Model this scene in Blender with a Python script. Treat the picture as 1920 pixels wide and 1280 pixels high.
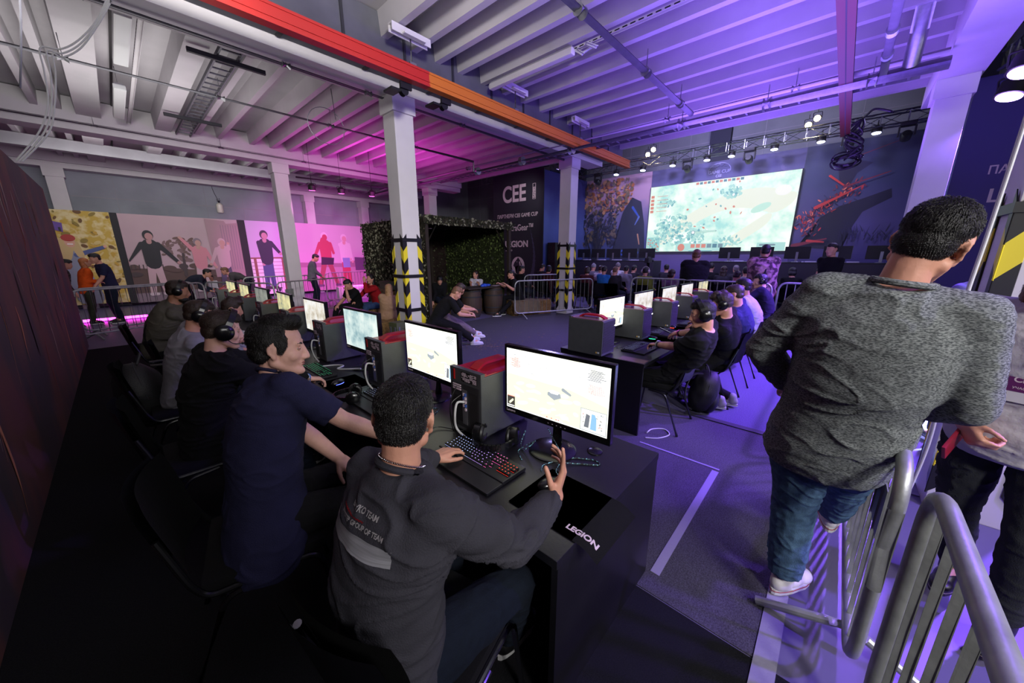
import bpy, bmesh, math, random
from mathutils import Vector, Matrix, Quaternion, noise
random.seed(7)
S = bpy.context.scene
COL = S.collection
for o in list(bpy.data.objects):
    bpy.data.objects.remove(o)
PI = math.pi
R = math.radians
V = Vector

# ------------------------------------------------------------------ camera
cam_d = bpy.data.cameras.new('camera')
cam_d.sensor_width = 36.0
cam_d.lens = 36.0 * 662.0 / 1920.0
cam_d.clip_start = 0.05
cam = bpy.data.objects.new('camera', cam_d)
cam.location = (0, 0, 1.75)
cam.rotation_euler = (R(90) - math.atan(162 / 662.0), 0, R(42.4 - 90))
COL.objects.link(cam)
S.camera = cam

# ------------------------------------------------------------------ view
S.view_settings.view_transform = 'Standard'
S.view_settings.look = 'None'
S.view_settings.gamma = 1.0
S.view_settings.use_curve_mapping = False
S.view_settings.exposure = 0.0
S.cycles.use_denoising = True
S.cycles.max_bounces = 6
S.cycles.diffuse_bounces = 3
S.cycles.glossy_bounces = 3
S.cycles.sample_clamp_indirect = 4.0
S.cycles.caustics_reflective = False
S.cycles.caustics_refractive = False

# ------------------------------------------------------------------ world and lights
w = bpy.data.worlds.new('world')
S.world = w
w.use_nodes = True
w.node_tree.nodes['Background'].inputs[0].default_value = (0.62, 0.62, 0.70, 1)
w.node_tree.nodes['Background'].inputs[1].default_value = 0.10


def aim(o, target):
    o.rotation_euler = (V(target) - o.location).to_track_quat('-Z', 'Y').to_euler()


def area(loc, target, col, power, sx, sy, spread=180):
    d = bpy.data.lights.new('area_light', 'AREA')
    d.shape = 'RECTANGLE'
    d.size, d.size_y = sx, sy
    d.color = col
    d.energy = power
    d.spread = R(spread)
    o = bpy.data.objects.new('area_light', d)
    o.location = loc
    COL.objects.link(o)
    aim(o, target)
    return o


def spot(loc, target, col, power, ang, blend=0.6, rad=0.08):
    d = bpy.data.lights.new('spot_light', 'SPOT')
    d.color = col
    d.energy = power
    d.spot_size = R(ang)
    d.spot_blend = blend
    d.shadow_soft_size = rad
    o = bpy.data.objects.new('spot_light', d)
    o.location = loc
    COL.objects.link(o)
    aim(o, target)
    return o


VIOLET = (0.24, 0.10, 1.0)
MAGENTA = (1.0, 0.06, 0.75)
WHITE = (1.0, 0.97, 0.95)
# added neutral fill behind and above the camera, area lights aimed at the ceiling
area((1.0, -5.5, 4.1), (4.0, 5.0, 2.4), WHITE, 240, 5, 1.2)
spot((0.2, -1.2, 3.7), (3.9, 6.2, 3.9), WHITE, 1600, 62, 0.9, 0.3)
spot((-0.2, 3.0, 3.9), (3.0, 14.5, 3.6), WHITE, 1100, 62, 0.9, 0.3)
spot((3.4, -3.0, 4.4), (4.0, 4.0, 0.0), (0.80, 0.78, 1.0), 380, 62, 0.9, 0.3)
area((-1.6, -3.5, 4.3), (0.8, 3.0, 0.8), WHITE, 16, 2, 1)
area((1.0, 2.4, 3.1), (1.0, 2.4, 5.0), WHITE, 48, 2.5, 2.5)
area((0.6, 9.2, 3.2), (0.6, 9.2, 5.0), WHITE, 60, 2.5, 3)
area((1.5, 14.0, 4.3), (2.0, 18.3, 1.8), WHITE, 70, 5, 0.5)
spot((11.5, 2.0, 6.9), (16.4, 4.0, 6.0), WHITE, 300, 130, 0.8, 0.3)
spot((-0.3, -2.6, 3.2), (1.9, -0.1, 1.3), WHITE, 460, 66, 0.8, 0.25)
spot((2.2, -2.6, 3.8), (4.2, 1.4, 0.9), WHITE, 260, 36, 0.9, 0.25)
spot((6.5, 3.2, 4.4), (6.3, 4.6, 0.0), (0.82, 0.82, 1.0), 330, 95, 0.9, 0.3)
# violet wash thrown up onto the ribbed ceiling and down over the right aisle
area((8.6, 1.6, 3.0), (8.6, 1.6, 5.0), (0.27, 0.13, 1.0), 250, 3, 3)
area((5.0, 0.4, 3.0), (5.0, 0.4, 5.0), (0.27, 0.15, 1.0), 230, 2.5, 2.5)
spot((8.1, -1.3, 3.75), (6.6, 0.3, 0), VIOLET, 2800, 95, 0.8)
spot((9.15, -1.4, 3.75), (8.6, 0.6, 0), VIOLET, 2100, 90, 0.8)
spot((5.6, -2.0, 3.6), (4.2, 0.0, 0), VIOLET, 2000, 84, 0.8)
spot((6.6, -2.2, 3.6), (5.0, -0.95, 0), (0.62, 0.80, 1.0), 15000, 25, 0.35)
spot((2.6, -2.8, 3.6), (2.3, -0.8, 0), VIOLET, 900, 62, 0.9)
# magenta wash by the skating posters
area((5.8, 10.6, 3.1), (5.8, 10.6, 4.9), MAGENTA, 90, 2.5, 1.6)
for x, y in ((4.28, 11.9), (5.1, 11.83), (5.98, 11.62)):
    spot((x, y, 3.5), (x + 1.4, 18.3, 1.2), (1.0, 0.22, 0.85), 620, 64, 0.7)
spot((6.0, 12.5, 3.4), (6.4, 15.5, 0), MAGENTA, 700, 80, 0.8)
# stage
for y in (7.49, 6.37, 5.24, 4.08, 3.33, 2.15, 1.03, -0.12):
    spot((14.3, y, 4.95), (14.9, y, 0.6), (0.22, 0.18, 1.0), 260, 38, 0.9)
spot((11.2, 4.0, 6.8), (15.25, 4.0, 3.0), (0.50, 0.45, 1.0), 1500, 120, 0.8, 0.4)
spot((12.6, 9.0, 5.0), (10.8, 4.0, 0.8), (0.45, 0.38, 1.0), 700, 100, 0.8, 0.3)
spot((12.2, -1.0, 5.0), (10.8, 4.0, 0.8), (0.45, 0.38, 1.0), 700, 100, 0.8, 0.3)
spot((10.8, 9.0, 4.9), (12.0, 11.0, 3.2), WHITE, 90, 90, 0.8, 0.3)

# ------------------------------------------------------------------ colours and materials


def rgb(h):
    h = h.lstrip('#')
    v = [int(h[i:i + 2], 16) / 255 for i in (0, 2, 4)]
    return tuple(c / 12.92 if c <= 0.04045 else ((c + 0.055) / 1.055) ** 2.4 for c in v) + (1,)


MC = {}


def mat(name, col, rough=0.6, metal=0.0, var=0.0, vs=8.0, bump=0.0, bs=60.0, emit=None, es=0.0, spec=0.5, col2=None, stretch=None, sheen=0.0):
    if name in MC:
        return MC[name]
    m = bpy.data.materials.new(name)
    m.use_nodes = True
    nt = m.node_tree
    b = nt.nodes['Principled BSDF']
    c = rgb(col) if isinstance(col, str) else tuple(col) + (1,)
    b.inputs['Base Color'].default_value = c
    b.inputs['Roughness'].default_value = rough
    b.inputs['Metallic'].default_value = metal
    b.inputs['Specular IOR Level'].default_value = spec
    if sheen:
        b.inputs['Sheen Weight'].default_value = sheen
    tc = nt.nodes.new('ShaderNodeTexCoord')
    src = tc.outputs['Object']
    if stretch:
        mp = nt.nodes.new('ShaderNodeMapping')
        mp.inputs['Scale'].default_value = stretch
        nt.links.new(src, mp.inputs[0])
        src = mp.outputs[0]
    if var or col2:
        n = nt.nodes.new('ShaderNodeTexNoise')
        n.inputs['Scale'].default_value = vs
        n.inputs['Detail'].default_value = 5
        nt.links.new(src, n.inputs[0])
        r = nt.nodes.new('ShaderNodeValToRGB')
        if col2:
            c2 = rgb(col2) if isinstance(col2, str) else tuple(col2) + (1,)
            r.color_ramp.elements[0].position = 0.42
            r.color_ramp.elements[1].position = 0.58
            r.color_ramp.elements[0].color = c
            r.color_ramp.elements[1].color = c2
        else:
            r.color_ramp.elements[0].position = 0.3
            r.color_ramp.elements[1].position = 0.7
            r.color_ramp.elements[0].color = tuple(max(0, x * (1 - var)) for x in c[:3]) + (1,)
            r.color_ramp.elements[1].color = tuple(min(1, x * (1 + var)) for x in c[:3]) + (1,)
        nt.links.new(n.outputs[0], r.inputs[0])
        nt.links.new(r.outputs[0], b.inputs['Base Color'])
    if bump:
        n2 = nt.nodes.new('ShaderNodeTexNoise')
        n2.inputs['Scale'].default_value = bs
        n2.inputs['Detail'].default_value = 4
        nt.links.new(src, n2.inputs[0])
        bp = nt.nodes.new('ShaderNodeBump')
        bp.inputs['Strength'].default_value = bump
        bp.inputs['Distance'].default_value = 0.01
        nt.links.new(n2.outputs[0], bp.inputs['Height'])
        nt.links.new(bp.outputs[0], b.inputs['Normal'])
    if emit:
        b.inputs['Emission Color'].default_value = rgb(emit) if isinstance(emit, str) else tuple(emit) + (1,)
        b.inputs['Emission Strength'].default_value = es
    MC[name] = m
    return m


# ------------------------------------------------------------------ mesh helpers


def box(bm, x0, y0, z0, x1, y1, z1, mi=0, bev=0.0):
    r = bmesh.ops.create_cube(bm, size=1)
    vs = r['verts']
    for v in vs:
        v.co = V(((x0 + x1) / 2 + v.co.x * (x1 - x0), (y0 + y1) / 2 + v.co.y * (y1 - y0), (z0 + z1) / 2 + v.co.z * (z1 - z0)))
    fs = set(f for v in vs for f in v.link_faces)
    for f in fs:
        f.material_index = mi
    if bev:
        es = list(set(e for v in vs for e in v.link_edges))
        bmesh.ops.bevel(bm, geom=es, offset=bev, segments=2, affect='EDGES', profile=0.7, material=mi)
    return vs


def obox(bm, c, ax, ay, az, hx, hy, hz, mi=0, bev=0.0):
    """box with its own axes"""
    r = bmesh.ops.create_cube(bm, size=2)
    vs = r['verts']
    for v in vs:
        v.co = V(c) + V(ax) * v.co.x * hx + V(ay) * v.co.y * hy + V(az) * v.co.z * hz
    fs = list(set(f for v in vs for f in v.link_faces))
    for f in fs:
        f.material_index = mi
    if bev:
        es = list(set(e for v in vs for e in v.link_edges))
        bmesh.ops.bevel(bm, geom=es, offset=bev, segments=2, affect='EDGES', profile=0.7, material=mi)
    return vs


def frame_of(d):
    d = V(d).normalized()
    a = V((0, 0, 1)) if abs(d.z) < 0.9 else V((1, 0, 0))
    x = d.cross(a).normalized()
    return x, x.cross(d).normalized(), d


def tube(bm, pts, r, seg=10, mi=0, cap=True, closed=False):
    pts = [V(p) for p in pts]
    n = len(pts)
    rs = r if isinstance(r, (list, tuple)) else [r] * n
    rings = []
    px = None
    for i, p in enumerate(pts):
        if closed:
            d = pts[(i + 1) % n] - pts[i - 1]
        else:
            d = pts[min(i + 1, n - 1)] - pts[max(i - 1, 0)]
        if d.length < 1e-9:
            d = V((0, 0, 1))
        d.normalize()
        if px is None:
            px, py, _ = frame_of(d)
        else:
            px = (px - d * px.dot(d))
            if px.length < 1e-6:
                px = frame_of(d)[0]
            px.normalize()
            py = d.cross(px)
        rings.append([bm.verts.new(p + (px * math.cos(2 * PI * k / seg) + py * math.sin(2 * PI * k / seg)) * rs[i]) for k in range(seg)])
    m = n if closed else n - 1
    for i in range(m):
        a, b = rings[i], rings[(i + 1) % n]
        for k in range(seg):
            f = bm.faces.new((a[k], a[(k + 1) % seg], b[(k + 1) % seg], b[k]))
            f.material_index = mi
            f.smooth = True
    if cap and not closed:
        bm.faces.new(rings[0][::-1]).material_index = mi
        bm.faces.new(rings[-1]).material_index = mi


def spline(pts, n=8):
    """Catmull-Rom through the points"""
    pts = [V(p) for p in pts]
    out = []
    for i in range(len(pts) - 1):
        p0 = pts[max(i - 1, 0)]
        p1, p2 = pts[i], pts[i + 1]
        p3 = pts[min(i + 2, len(pts) - 1)]
        for k in range(n):
            t = k / n
            out.append(0.5 * ((2 * p1) + (p2 - p0) * t + (2 * p0 - 5 * p1 + 4 * p2 - p3) * t * t + (3 * p1 - p0 - 3 * p2 + p3) * t ** 3))
    out.append(pts[-1])
    return out


def rounded(pts, rad, n=5, closed=False):
    """polyline with its corners rounded"""
    pts = [V(p) for p in pts]
    out = []
    N = len(pts)
    for i, p in enumerate(pts):
        if not closed and i in (0, N - 1):
            out.append(p)
            continue
        a = pts[i - 1]
        b = pts[(i + 1) % N]
        r = min(rad, (a - p).length * 0.49, (b - p).length * 0.49)
        s = p + (a - p).normalized() * r
        e = p + (b - p).normalized() * r
        for k in range(n + 1):
            t = k / n
            out.append(s * (1 - t) ** 2 + p * 2 * t * (1 - t) + e * t * t)
    return out


def cyl(bm, p0, p1, r0, r1=None, seg=20, mi=0):
    tube(bm, [p0, p1], [r0, r0 if r1 is None else r1], seg, mi)


def capsule(bm, p0, r0, p1, r1, seg=14, cap1=True):
    """tapered limb with round ends (flat far end when cap1 is off)"""
    p0, p1 = V(p0), V(p1)
    if (p1 - p0).length < 1e-5:
        p1 = p0 + V((0, 0, 1e-4))
    x, y, d = frame_of(p1 - p0)
    rings = []
    for k in range(4):
        t = (k + 0.5) / 4 * PI / 2
        rings.append((p0 - d * math.cos(t) * r0, math.sin(t) * r0))
    for k in range(1, 4):
        t = k / 4
        rings.append((p0.lerp(p1, t), r0 + (r1 - r0) * t))
    if cap1:
        for k in range(4):
            t = (k + 0.5) / 4 * PI / 2
            rings.append((p1 + d * math.sin(t) * r1, math.cos(t) * r1))
    else:
        rings.append((p1, r1))
    vr = [[bm.verts.new(c + (x * math.cos(2 * PI * j / seg) + y * math.sin(2 * PI * j / seg)) * r) for j in range(seg)] for c, r in rings]
    for a, b in zip(vr, vr[1:]):
        for j in range(seg):
            bm.faces.new((a[j], a[(j + 1) % seg], b[(j + 1) % seg], b[j]))
    bm.faces.new(vr[0][::-1])
    bm.faces.new(vr[-1])


def ellipsoid(bm, c, rx, ry, rz, fr=None, sub=3):
    """fr: 3 axes"""
    r = bmesh.ops.create_icosphere(bm, subdivisions=sub, radius=1)
    fr = fr or (V((1, 0, 0)), V((0, 1, 0)), V((0, 0, 1)))
    c = V(c)
    for v in r['verts']:
        q = v.co.copy()
        v.co = c + fr[0] * q.x * rx + fr[1] * q.y * ry + fr[2] * q.z * rz


def lathe(bm, c, prof, seg=24, mi=0, fr=None):
    """prof: list of (radius, height)"""
    fr = fr or (V((1, 0, 0)), V((0, 1, 0)), V((0, 0, 1)))
    c = V(c)
    rings = [[bm.verts.new(c + (fr[0] * math.cos(2 * PI * k / seg) + fr[1] * math.sin(2 * PI * k / seg)) * max(r, 1e-4) + fr[2] * h) for k in range(seg)] for r, h in prof]
    for a, b in zip(rings, rings[1:]):
        for k in range(seg):
            f = bm.faces.new((a[k], a[(k + 1) % seg], b[(k + 1) % seg], b[k]))
            f.smooth = True
            f.material_index = mi
    bm.faces.new(rings[0][::-1]).material_index = mi
    bm.faces.new(rings[-1]).material_index = mi


def link(name, me, parent=None):
    o = bpy.data.objects.new(name, me)
    COL.objects.link(o)
    if parent:
        o.parent = parent
    return o


def wloc(p):
    """world origin of a (chain of) unrotated roots"""
    t = V((0, 0, 0))
    while p:
        t += p.location
        p = p.parent
    return t


def obj(name, bm, mats, parent=None, smooth=False, world=False, sharp=35):
    """links bm as one object; world=True: bm is in world space and gets moved under its parent"""
    bmesh.ops.recalc_face_normals(bm, faces=bm.faces)
    if world and parent:
        t = wloc(parent)
        bmesh.ops.translate(bm, vec=-t, verts=bm.verts)
    me = bpy.data.meshes.new(name)
    bm.to_mesh(me)
    bm.free()
    for m in (mats if isinstance(mats, (list, tuple)) else [mats]):
        me.materials.append(m)
    if smooth:
        for p in me.polygons:
            p.use_smooth = True
        if sharp < 180:
            me.set_sharp_from_angle(angle=R(sharp))
    return link(name, me, parent)


def tag(o, label, cat, group=None, kind=None):
    o['label'] = label
    o['category'] = cat
    if group:
        o['group'] = group
    if kind:
        o['kind'] = kind
    return o


def thing(name, label, cat, loc=(0, 0, 0), rz=0, group=None, kind=None):
    o = bpy.data.objects.new(name, None)
    o.empty_display_size = 0.1
    COL.objects.link(o)
    o.location = loc
    o.rotation_euler = (0, 0, rz)
    return tag(o, label, cat, group, kind)


def struct(name, bm, mats, parent=None, smooth=False):
    o = obj(name, bm, mats, parent, smooth)
    if not parent:
        o['kind'] = 'structure'
    return o


def dup(root, loc, rz=None, label=None, group=None, scale=None):
    r = root.copy()
    COL.objects.link(r)
    r.location = loc
    if rz is not None:
        r.rotation_euler = (0, 0, rz)
    if scale:
        r.scale = scale
    if label:
        r['label'] = label
    if group:
        r['group'] = group
    for ch in list(root.children):
        c = ch.copy()
        COL.objects.link(c)
        c.parent = r
        for g in ch.children:
            d = g.copy()
            COL.objects.link(d)
            d.parent = c
    return r


def text(name, s, m, origin, ax, up, size, parent=None, ext=0.003, bold=0.0, align='LEFT', shear=0.0, sx=1.0, world=True):
    """a line of lettering as a thin mesh; ax = reading direction, up = letter height direction"""
    cu = bpy.data.curves.new(name, 'FONT')
    cu.body = s
    cu.size = size
    cu.extrude = ext
    cu.offset = bold
    cu.align_x = align
    cu.shear = shear
    t = bpy.data.objects.new('tmp', cu)
    COL.objects.link(t)
    bpy.context.view_layer.update()
    me = bpy.data.meshes.new_from_object(t.evaluated_get(bpy.context.evaluated_depsgraph_get()))
    bpy.data.objects.remove(t)
    bpy.data.curves.remove(cu)
    ax, up = V(ax).normalized(), V(up).normalized()
    n = ax.cross(up)
    M = Matrix((ax, up, n)).transposed()
    org = V(origin)
    if world and parent:
        org = org - wloc(parent)
    for v in me.vertices:
        v.co = org + M @ V((v.co.x * sx, v.co.y, v.co.z))
    me.materials.clear()
    me.materials.append(m)
    return link(name, me, parent)


def draw(bm, org, ax, up, shapes, palette, step=0.0006, base=0.001, clip=None):
    """printed picture: flat shapes in stacked hair-thin layers on one mesh. shapes in metres from org:
    ('e',cx,cy,rx,ry,col[,rot]) ('l',x0,y0,x1,y1,w0,w1,col) ('p',[(x,y)..],col)"""
    org, ax, up = V(org), V(ax).normalized(), V(up).normalized()
    n = ax.cross(up)
    for i, s in enumerate(shapes):
        h = base + i * step
        if s[0] == 'e':
            rot = s[6] if len(s) > 6 else 0
            pts = []
            for k in range(18):
                a, b = s[3] * math.cos(k * PI / 9), s[4] * math.sin(k * PI / 9)
                pts.append((s[1] + a * math.cos(rot) - b * math.sin(rot), s[2] + a * math.sin(rot) + b * math.cos(rot)))
            c = s[5]
        elif s[0] == 'l':
            x0, y0, x1, y1, w0, w1, c = s[1:]
            d = math.atan2(y1 - y0, x1 - x0)
            pts = [(x0 + w0 * math.cos(d + PI / 2 + k * PI / 6), y0 + w0 * math.sin(d + PI / 2 + k * PI / 6)) for k in range(7)]
            pts += [(x1 + w1 * math.cos(d - PI / 2 + k * PI / 6), y1 + w1 * math.sin(d - PI / 2 + k * PI / 6)) for k in range(7)]
        else:
            pts, c = s[1], s[2]
        if clip:
            pts = [(min(max(x, clip[0]), clip[2]), min(max(y, clip[1]), clip[3])) for x, y in pts]
        f = bm.faces.new([bm.verts.new(org + ax * x + up * y + n * h) for x, y in pts])
        f.material_index = palette.index(c)
        if len(pts) > 4:
            bmesh.ops.triangulate(bm, faces=[f])
# ------------------------------------------------------------------ shared materials
m_slab = mat('ceiling_paint', '#b4b0b4', 0.8, var=0.06, vs=2, bump=0.15, bs=30)
m_white = mat('white_paint', '#c9c5c8', 0.65, var=0.04, vs=3)
m_grey = mat('grey_paint', '#8f8d94', 0.7, var=0.08, vs=3)
m_dark = mat('dark_grey', '#26262b', 0.7)
m_black = mat('black', '#0c0c0e', 0.55)
m_conc = mat('concrete_wall', '#8b8e98', 0.85, var=0.12, vs=1.2, bump=0.2, bs=20)
m_steel = mat('galvanised', '#9a9ba0', 0.38, 0.85, var=0.1, vs=25)
m_pipe = mat('pipe_grey', '#6f6f76', 0.5, 0.5, var=0.1, vs=12)
m_alu = mat('truss_alu', '#b4b6be', 0.3, 0.9)
m_carpet = mat('carpet_shaded', '#1b1b1e', 0.97, var=0.35, vs=160, bump=0.5, bs=300, spec=0.1)  # same carpet as the grey one, aisle shade put into the colour
m_carpet2 = mat('carpet_grey', '#4a4850', 0.97, var=0.45, vs=140, bump=0.5, bs=300, spec=0.1)
m_floor = mat('hall_floor', '#625c7c', 0.4, var=0.06, vs=3)
m_cable = mat('cable_black', '#0a0a0b', 0.5)
m_wcable = mat('cable_white', '#bdbdbd', 0.65, spec=0.3)

# ------------------------------------------------------------------ floor, carpets
bm = bmesh.new()
box(bm, -3.5, -6.5, -0.2, 16.2, 19.1, 0.0)
struct('floor', bm, m_floor)
bm = bmesh.new()
box(bm, -0.649, -3.0, 0.0, 1.60, 10.30, 0.006)
tag(obj('carpet', bm, m_carpet), 'black carpet of the dark aisle behind the left row of chairs', 'carpet')
bm = bmesh.new()
box(bm, 1.61, 0.0, 0.0, 4.07, 9.5, 0.006)
box(bm, 4.07, 2.3, 0.0, 10.6, 7.25, 0.006)
tag(obj('carpet', bm, m_carpet2), 'speckled grey carpet between the two computer rows', 'carpet')
bm = bmesh.new()
box(bm, 4.09, 0.0, 0.0, 10.6, 2.28, 0.008)
tag(obj('carpet', bm, mat('carpet_aisle', '#5c5972', 0.95, var=0.3, vs=120, bump=0.4, bs=250, spec=0.1)), 'pale carpet lit violet under the right row of chairs', 'carpet')
bm = bmesh.new()
box(bm, 4.04, 0.02, 0.0081, 4.12, 1.05, 0.016)
tag(obj('carpet_seam_strip', bm, m_dark), 'dark metal strip covering the carpet seam behind the backpack', 'strip')

m_tape = mat('tape_clear', '#8c889c', 0.25, spec=0.8, bump=0.3, bs=40)


def tape(pts, wd, label):
    bm = bmesh.new()
    for (a, b) in zip(pts, pts[1:]):
        a, b = V(a + (0.0,)), V(b + (0.0,))
        d = (b - a).normalized()
        nn = V((-d.y, d.x, 0))
        for k in range(8):
            p, q = a.lerp(b, k / 8), a.lerp(b, (k + 1) / 8)
            h0, h1 = 0.0105 + 0.001 * (k % 2), 0.0105 + 0.001 * ((k + 1) % 2)
            vs = [p - nn * wd / 2, q - nn * wd / 2, q + nn * wd / 2, p + nn * wd / 2]
            top = [bm.verts.new(v + V((0, 0, h))) for v, h in zip(vs, (h0, h1, h1, h0))]
            bot = [bm.verts.new(v + V((0, 0, 0.0065))) for v in vs]
            bm.faces.new(top)
            bm.faces.new(bot[::-1])
            for i in range(4):
                bm.faces.new((bot[i], bot[(i + 1) % 4], top[(i + 1) % 4], top[i]))
    tag(obj('floor_tape', bm, m_tape), label, 'tape')


tape([(1.74, 0.50), (3.05, 0.50)], 0.05, 'shiny tape strip on the carpet parallel to the near desk end')
tape([(3.09, 0.48), (3.09, 1.16)], 0.022, 'thin pale tape line running to the foot of the right desk')
tape([(1.2, -0.03), (4.5, -0.03)], 0.085, 'wide pale tape along the carpet edge beside the barrier feet')
tape([(3.74, -0.35), (3.74, -0.85)], 0.03, 'white tape line on the violet floor behind the steel barrier')

# ------------------------------------------------------------------ walls
bm = bmesh.new()
box(bm, -3.5, 18.9, 0, 20.5, 19.1, 7.6)
for i in range(20):
    box(bm, -3.2 + i * 1.2, 18.893, 0, -3.185 + i * 1.2, 18.9, 7.6, 1)
box(bm, -3.5, 18.89, 3.62, 20, 18.9, 3.65, 1)
struct('wall_back', bm, [m_conc, m_grey])
bm = bmesh.new()
box(bm, 16.4, -6.5, 0, 16.6, 18.9, 7.6)
for i in range(20):
    box(bm, 16.39, -6.0 + i * 1.25, 0, 16.4, -5.985 + i * 1.25, 7.6, 1)
for z in (5.2, 6.0, 6.8):
    box(bm, 16.39, -6.5, z, 16.4, 18.9, z + 0.02, 1)
for y in (3.8, 10.0, -2.2):
    box(bm, 16.2, y, 0, 16.4, y + 0.7, 7.6, 2)
struct('wall_stage', bm, [mat('concrete_light', '#777a80', 0.9, var=0.15, vs=1), m_grey, mat('pillar_dark', '#2a2c3a', 0.8)])
bm = bmesh.new()
box(bm, -3.7, -6.5, 0, -3.5, 18.9, 7.6)
struct('wall_left', bm, m_conc)
bm = bmesh.new()
box(bm, 4.0, -6.7, 0, 16.6, -6.5, 7.6)
struct('wall_right', bm, mat('wall_dark', '#1b1a22', 0.9))

# ------------------------------------------------------------------ ceiling: slab with ribs running away on the left
RIBX = [-1.7, -1.1, -0.56, 1.27, 3.11, 3.59, 4.02, 4.48, 5.0, 5.55, 6.09, 6.7, 7.2, 7.75, 8.28, 8.87, 9.4, 9.95, 10.45]
bm = bmesh.new()
box(bm, -3.5, -1.15, 5.02, 10.6, 18.9, 5.25)


def rib(x, y0, y1, wt=0.1, wb=0.16, z0=4.72, z1=5.03, mi=0):
    vs = []
    for y in (y0, y1):
        for dx, z in ((-wt / 2, z0), (wt / 2, z0), (wb / 2, z1), (-wb / 2, z1)):
            vs.append(bm.verts.new((x + dx, y, z)))
    for q in ((0, 1, 2, 3), (7, 6, 5, 4), (0, 4, 5, 1), (1, 5, 6, 2), (2, 6, 7, 3), (3, 7, 4, 0)):
        bm.faces.new([vs[i] for i in q]).material_index = mi


BAYS = ((-0.65, 5.4), (6.4, 12.75), (13.2, 18.9))
for y0, y1 in BAYS:
    for x in RIBX:
        rib(x, y0, y1)
    for x in (-0.25, 2.4, 1.96):
        if y0 > 5:
            rib(x, y0, y1)
    rib(0.16, y0, y1, 0.36, 0.4, 4.68)
    rib(0.55, y0, y1, 0.03, 0.03, 4.98, 5.03, 1)
    if y0 > 5:
        rib(1.32, y0, y1, 0.28, 0.3, 4.66)
struct('ceiling', bm, [m_slab, m_black])
bm = bmesh.new()
box(bm, 10.6, -6.5, 7.4, 16.4, 18.9, 7.6)
box(bm, 4.0, -6.5, 6.2, 10.6, -1.15, 6.4)
box(bm, 10.5, -1.15, 5.25, 10.6, 18.9, 7.4)
struct('ceiling', bm, mat('roof_dark', '#33343c', 0.9))

bn = 0


def beam(y0, y1, z0, z1, x0=-3.5, x1=10.6, lips=True, m=None):
    bm = bmesh.new()
    box(bm, x0, y0, z0, x1, y1, z1)
    if lips:
        box(bm, x0, y0 - 0.10, z0 + 0.16, x1, y0 - 0.002, z1 - 0.02)
        box(bm, x0, y1 + 0.002, z0 + 0.16, x1, y1 + 0.10, z1 - 0.02)
        box(bm, x0, y0 - 0.012, z0 + 0.11, x1, y0 - 0.001, z0 + 0.13)
    global bn
    bn += 1
    struct('trim_%d' % bn, bm, m or m_white)


beam(5.92, 6.42, 4.38, 5.02, lips=False)
beam(12.72, 13.2, 4.38, 5.02)
beam(18.4, 18.85, 4.38, 5.02)
beam(-1.1, -0.62, 4.38, 5.02, x0=3.0, lips=False)
beam(15.6, 15.85, 4.42, 4.7, m=m_grey, lips=False)
# dark service duct soffit beside the first beam
bm = bmesh.new()
box(bm, -3.5, 5.28, 4.52, 10.6, 5.91, 5.01)
for i in range(14):
    box(bm, -2.0 + i * 0.9, 5.265, 4.50, -1.96 + i * 0.9, 5.279, 5.0, 1)
for i in range(9):
    box(bm, -0.4 + i * 1.15, 5.3, 4.50, -0.34 + i * 1.15, 5.88, 4.519, 1)
struct('trim_9', bm, [mat('soffit_grey', '#55555e', 0.75, var=0.12, vs=4), m_dark])

# ------------------------------------------------------------------ columns
CS = 0.185


def column(x, y, z1=4.38, wrap=True, label='', y_half=None):
    t = thing('column', label, 'column', (x, y, 0))
    bm = bmesh.new()
    box(bm, -CS, -CS, 0, CS, CS, z1 - 0.27, 0, 0.006)
    obj('shaft', bm, m_white, t)
    bm = bmesh.new()
    c = CS + 0.035
    box(bm, -c, -c, z1 - 0.27, c, c, z1, 0, 0.005)
    obj('capital', bm, m_white, t)
    if wrap:
        # hazard padding: three tiers of corner guards with black and yellow chevrons
        for sx in (-1, 1):
            for sy in (-1, 1):
                bm = bmesh.new()
                H0, H1, n = 0.12, 2.02, 9
                e = CS + 0.012
                wd = 0.085
                for k in range(n):
                    a = H0 + (H1 - H0) * k / n
                    b = H0 + (H1 - H0) * (k + 1) / n
                    dz = 0.11
                    for face in (0, 1):
                        def P(u, z):
                            return (sx * (e - u), sy * e, z) if face == 0 else (sx * e, sy * (e - u), z)
                        q = [P(-0.004, a), P(wd, a + dz), P(wd, b + dz), P(-0.004, b)]
                        q2 = [(p[0] * 0.97, p[1] * 0.97, p[2]) for p in q]
                        va = [bm.verts.new(p) for p in q]
                        vb = [bm.verts.new(p) for p in q2]
                        mi = k % 2
                        bm.faces.new(va).material_index = mi
                        bm.faces.new(vb[::-1]).material_index = mi
                        for i in range(4):
                            bm.faces.new((va[i], va[(i + 1) % 4], vb[(i + 1) % 4], vb[i])).material_index = mi
                obj('corner_guard', bm, [mat('hazard_black', '#111114', 0.45), mat('hazard_yellow', '#d8c62a', 0.45)], t)
        for z in (0.72, 1.36, 2.02):
            bm = bmesh.new()
            e = CS + 0.02
            box(bm, -e, -e, z - 0.03, e, e, z + 0.03)
            obj('strap', bm, mat('hazard_black', '#111114', 0.45), t)
    return t


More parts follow.
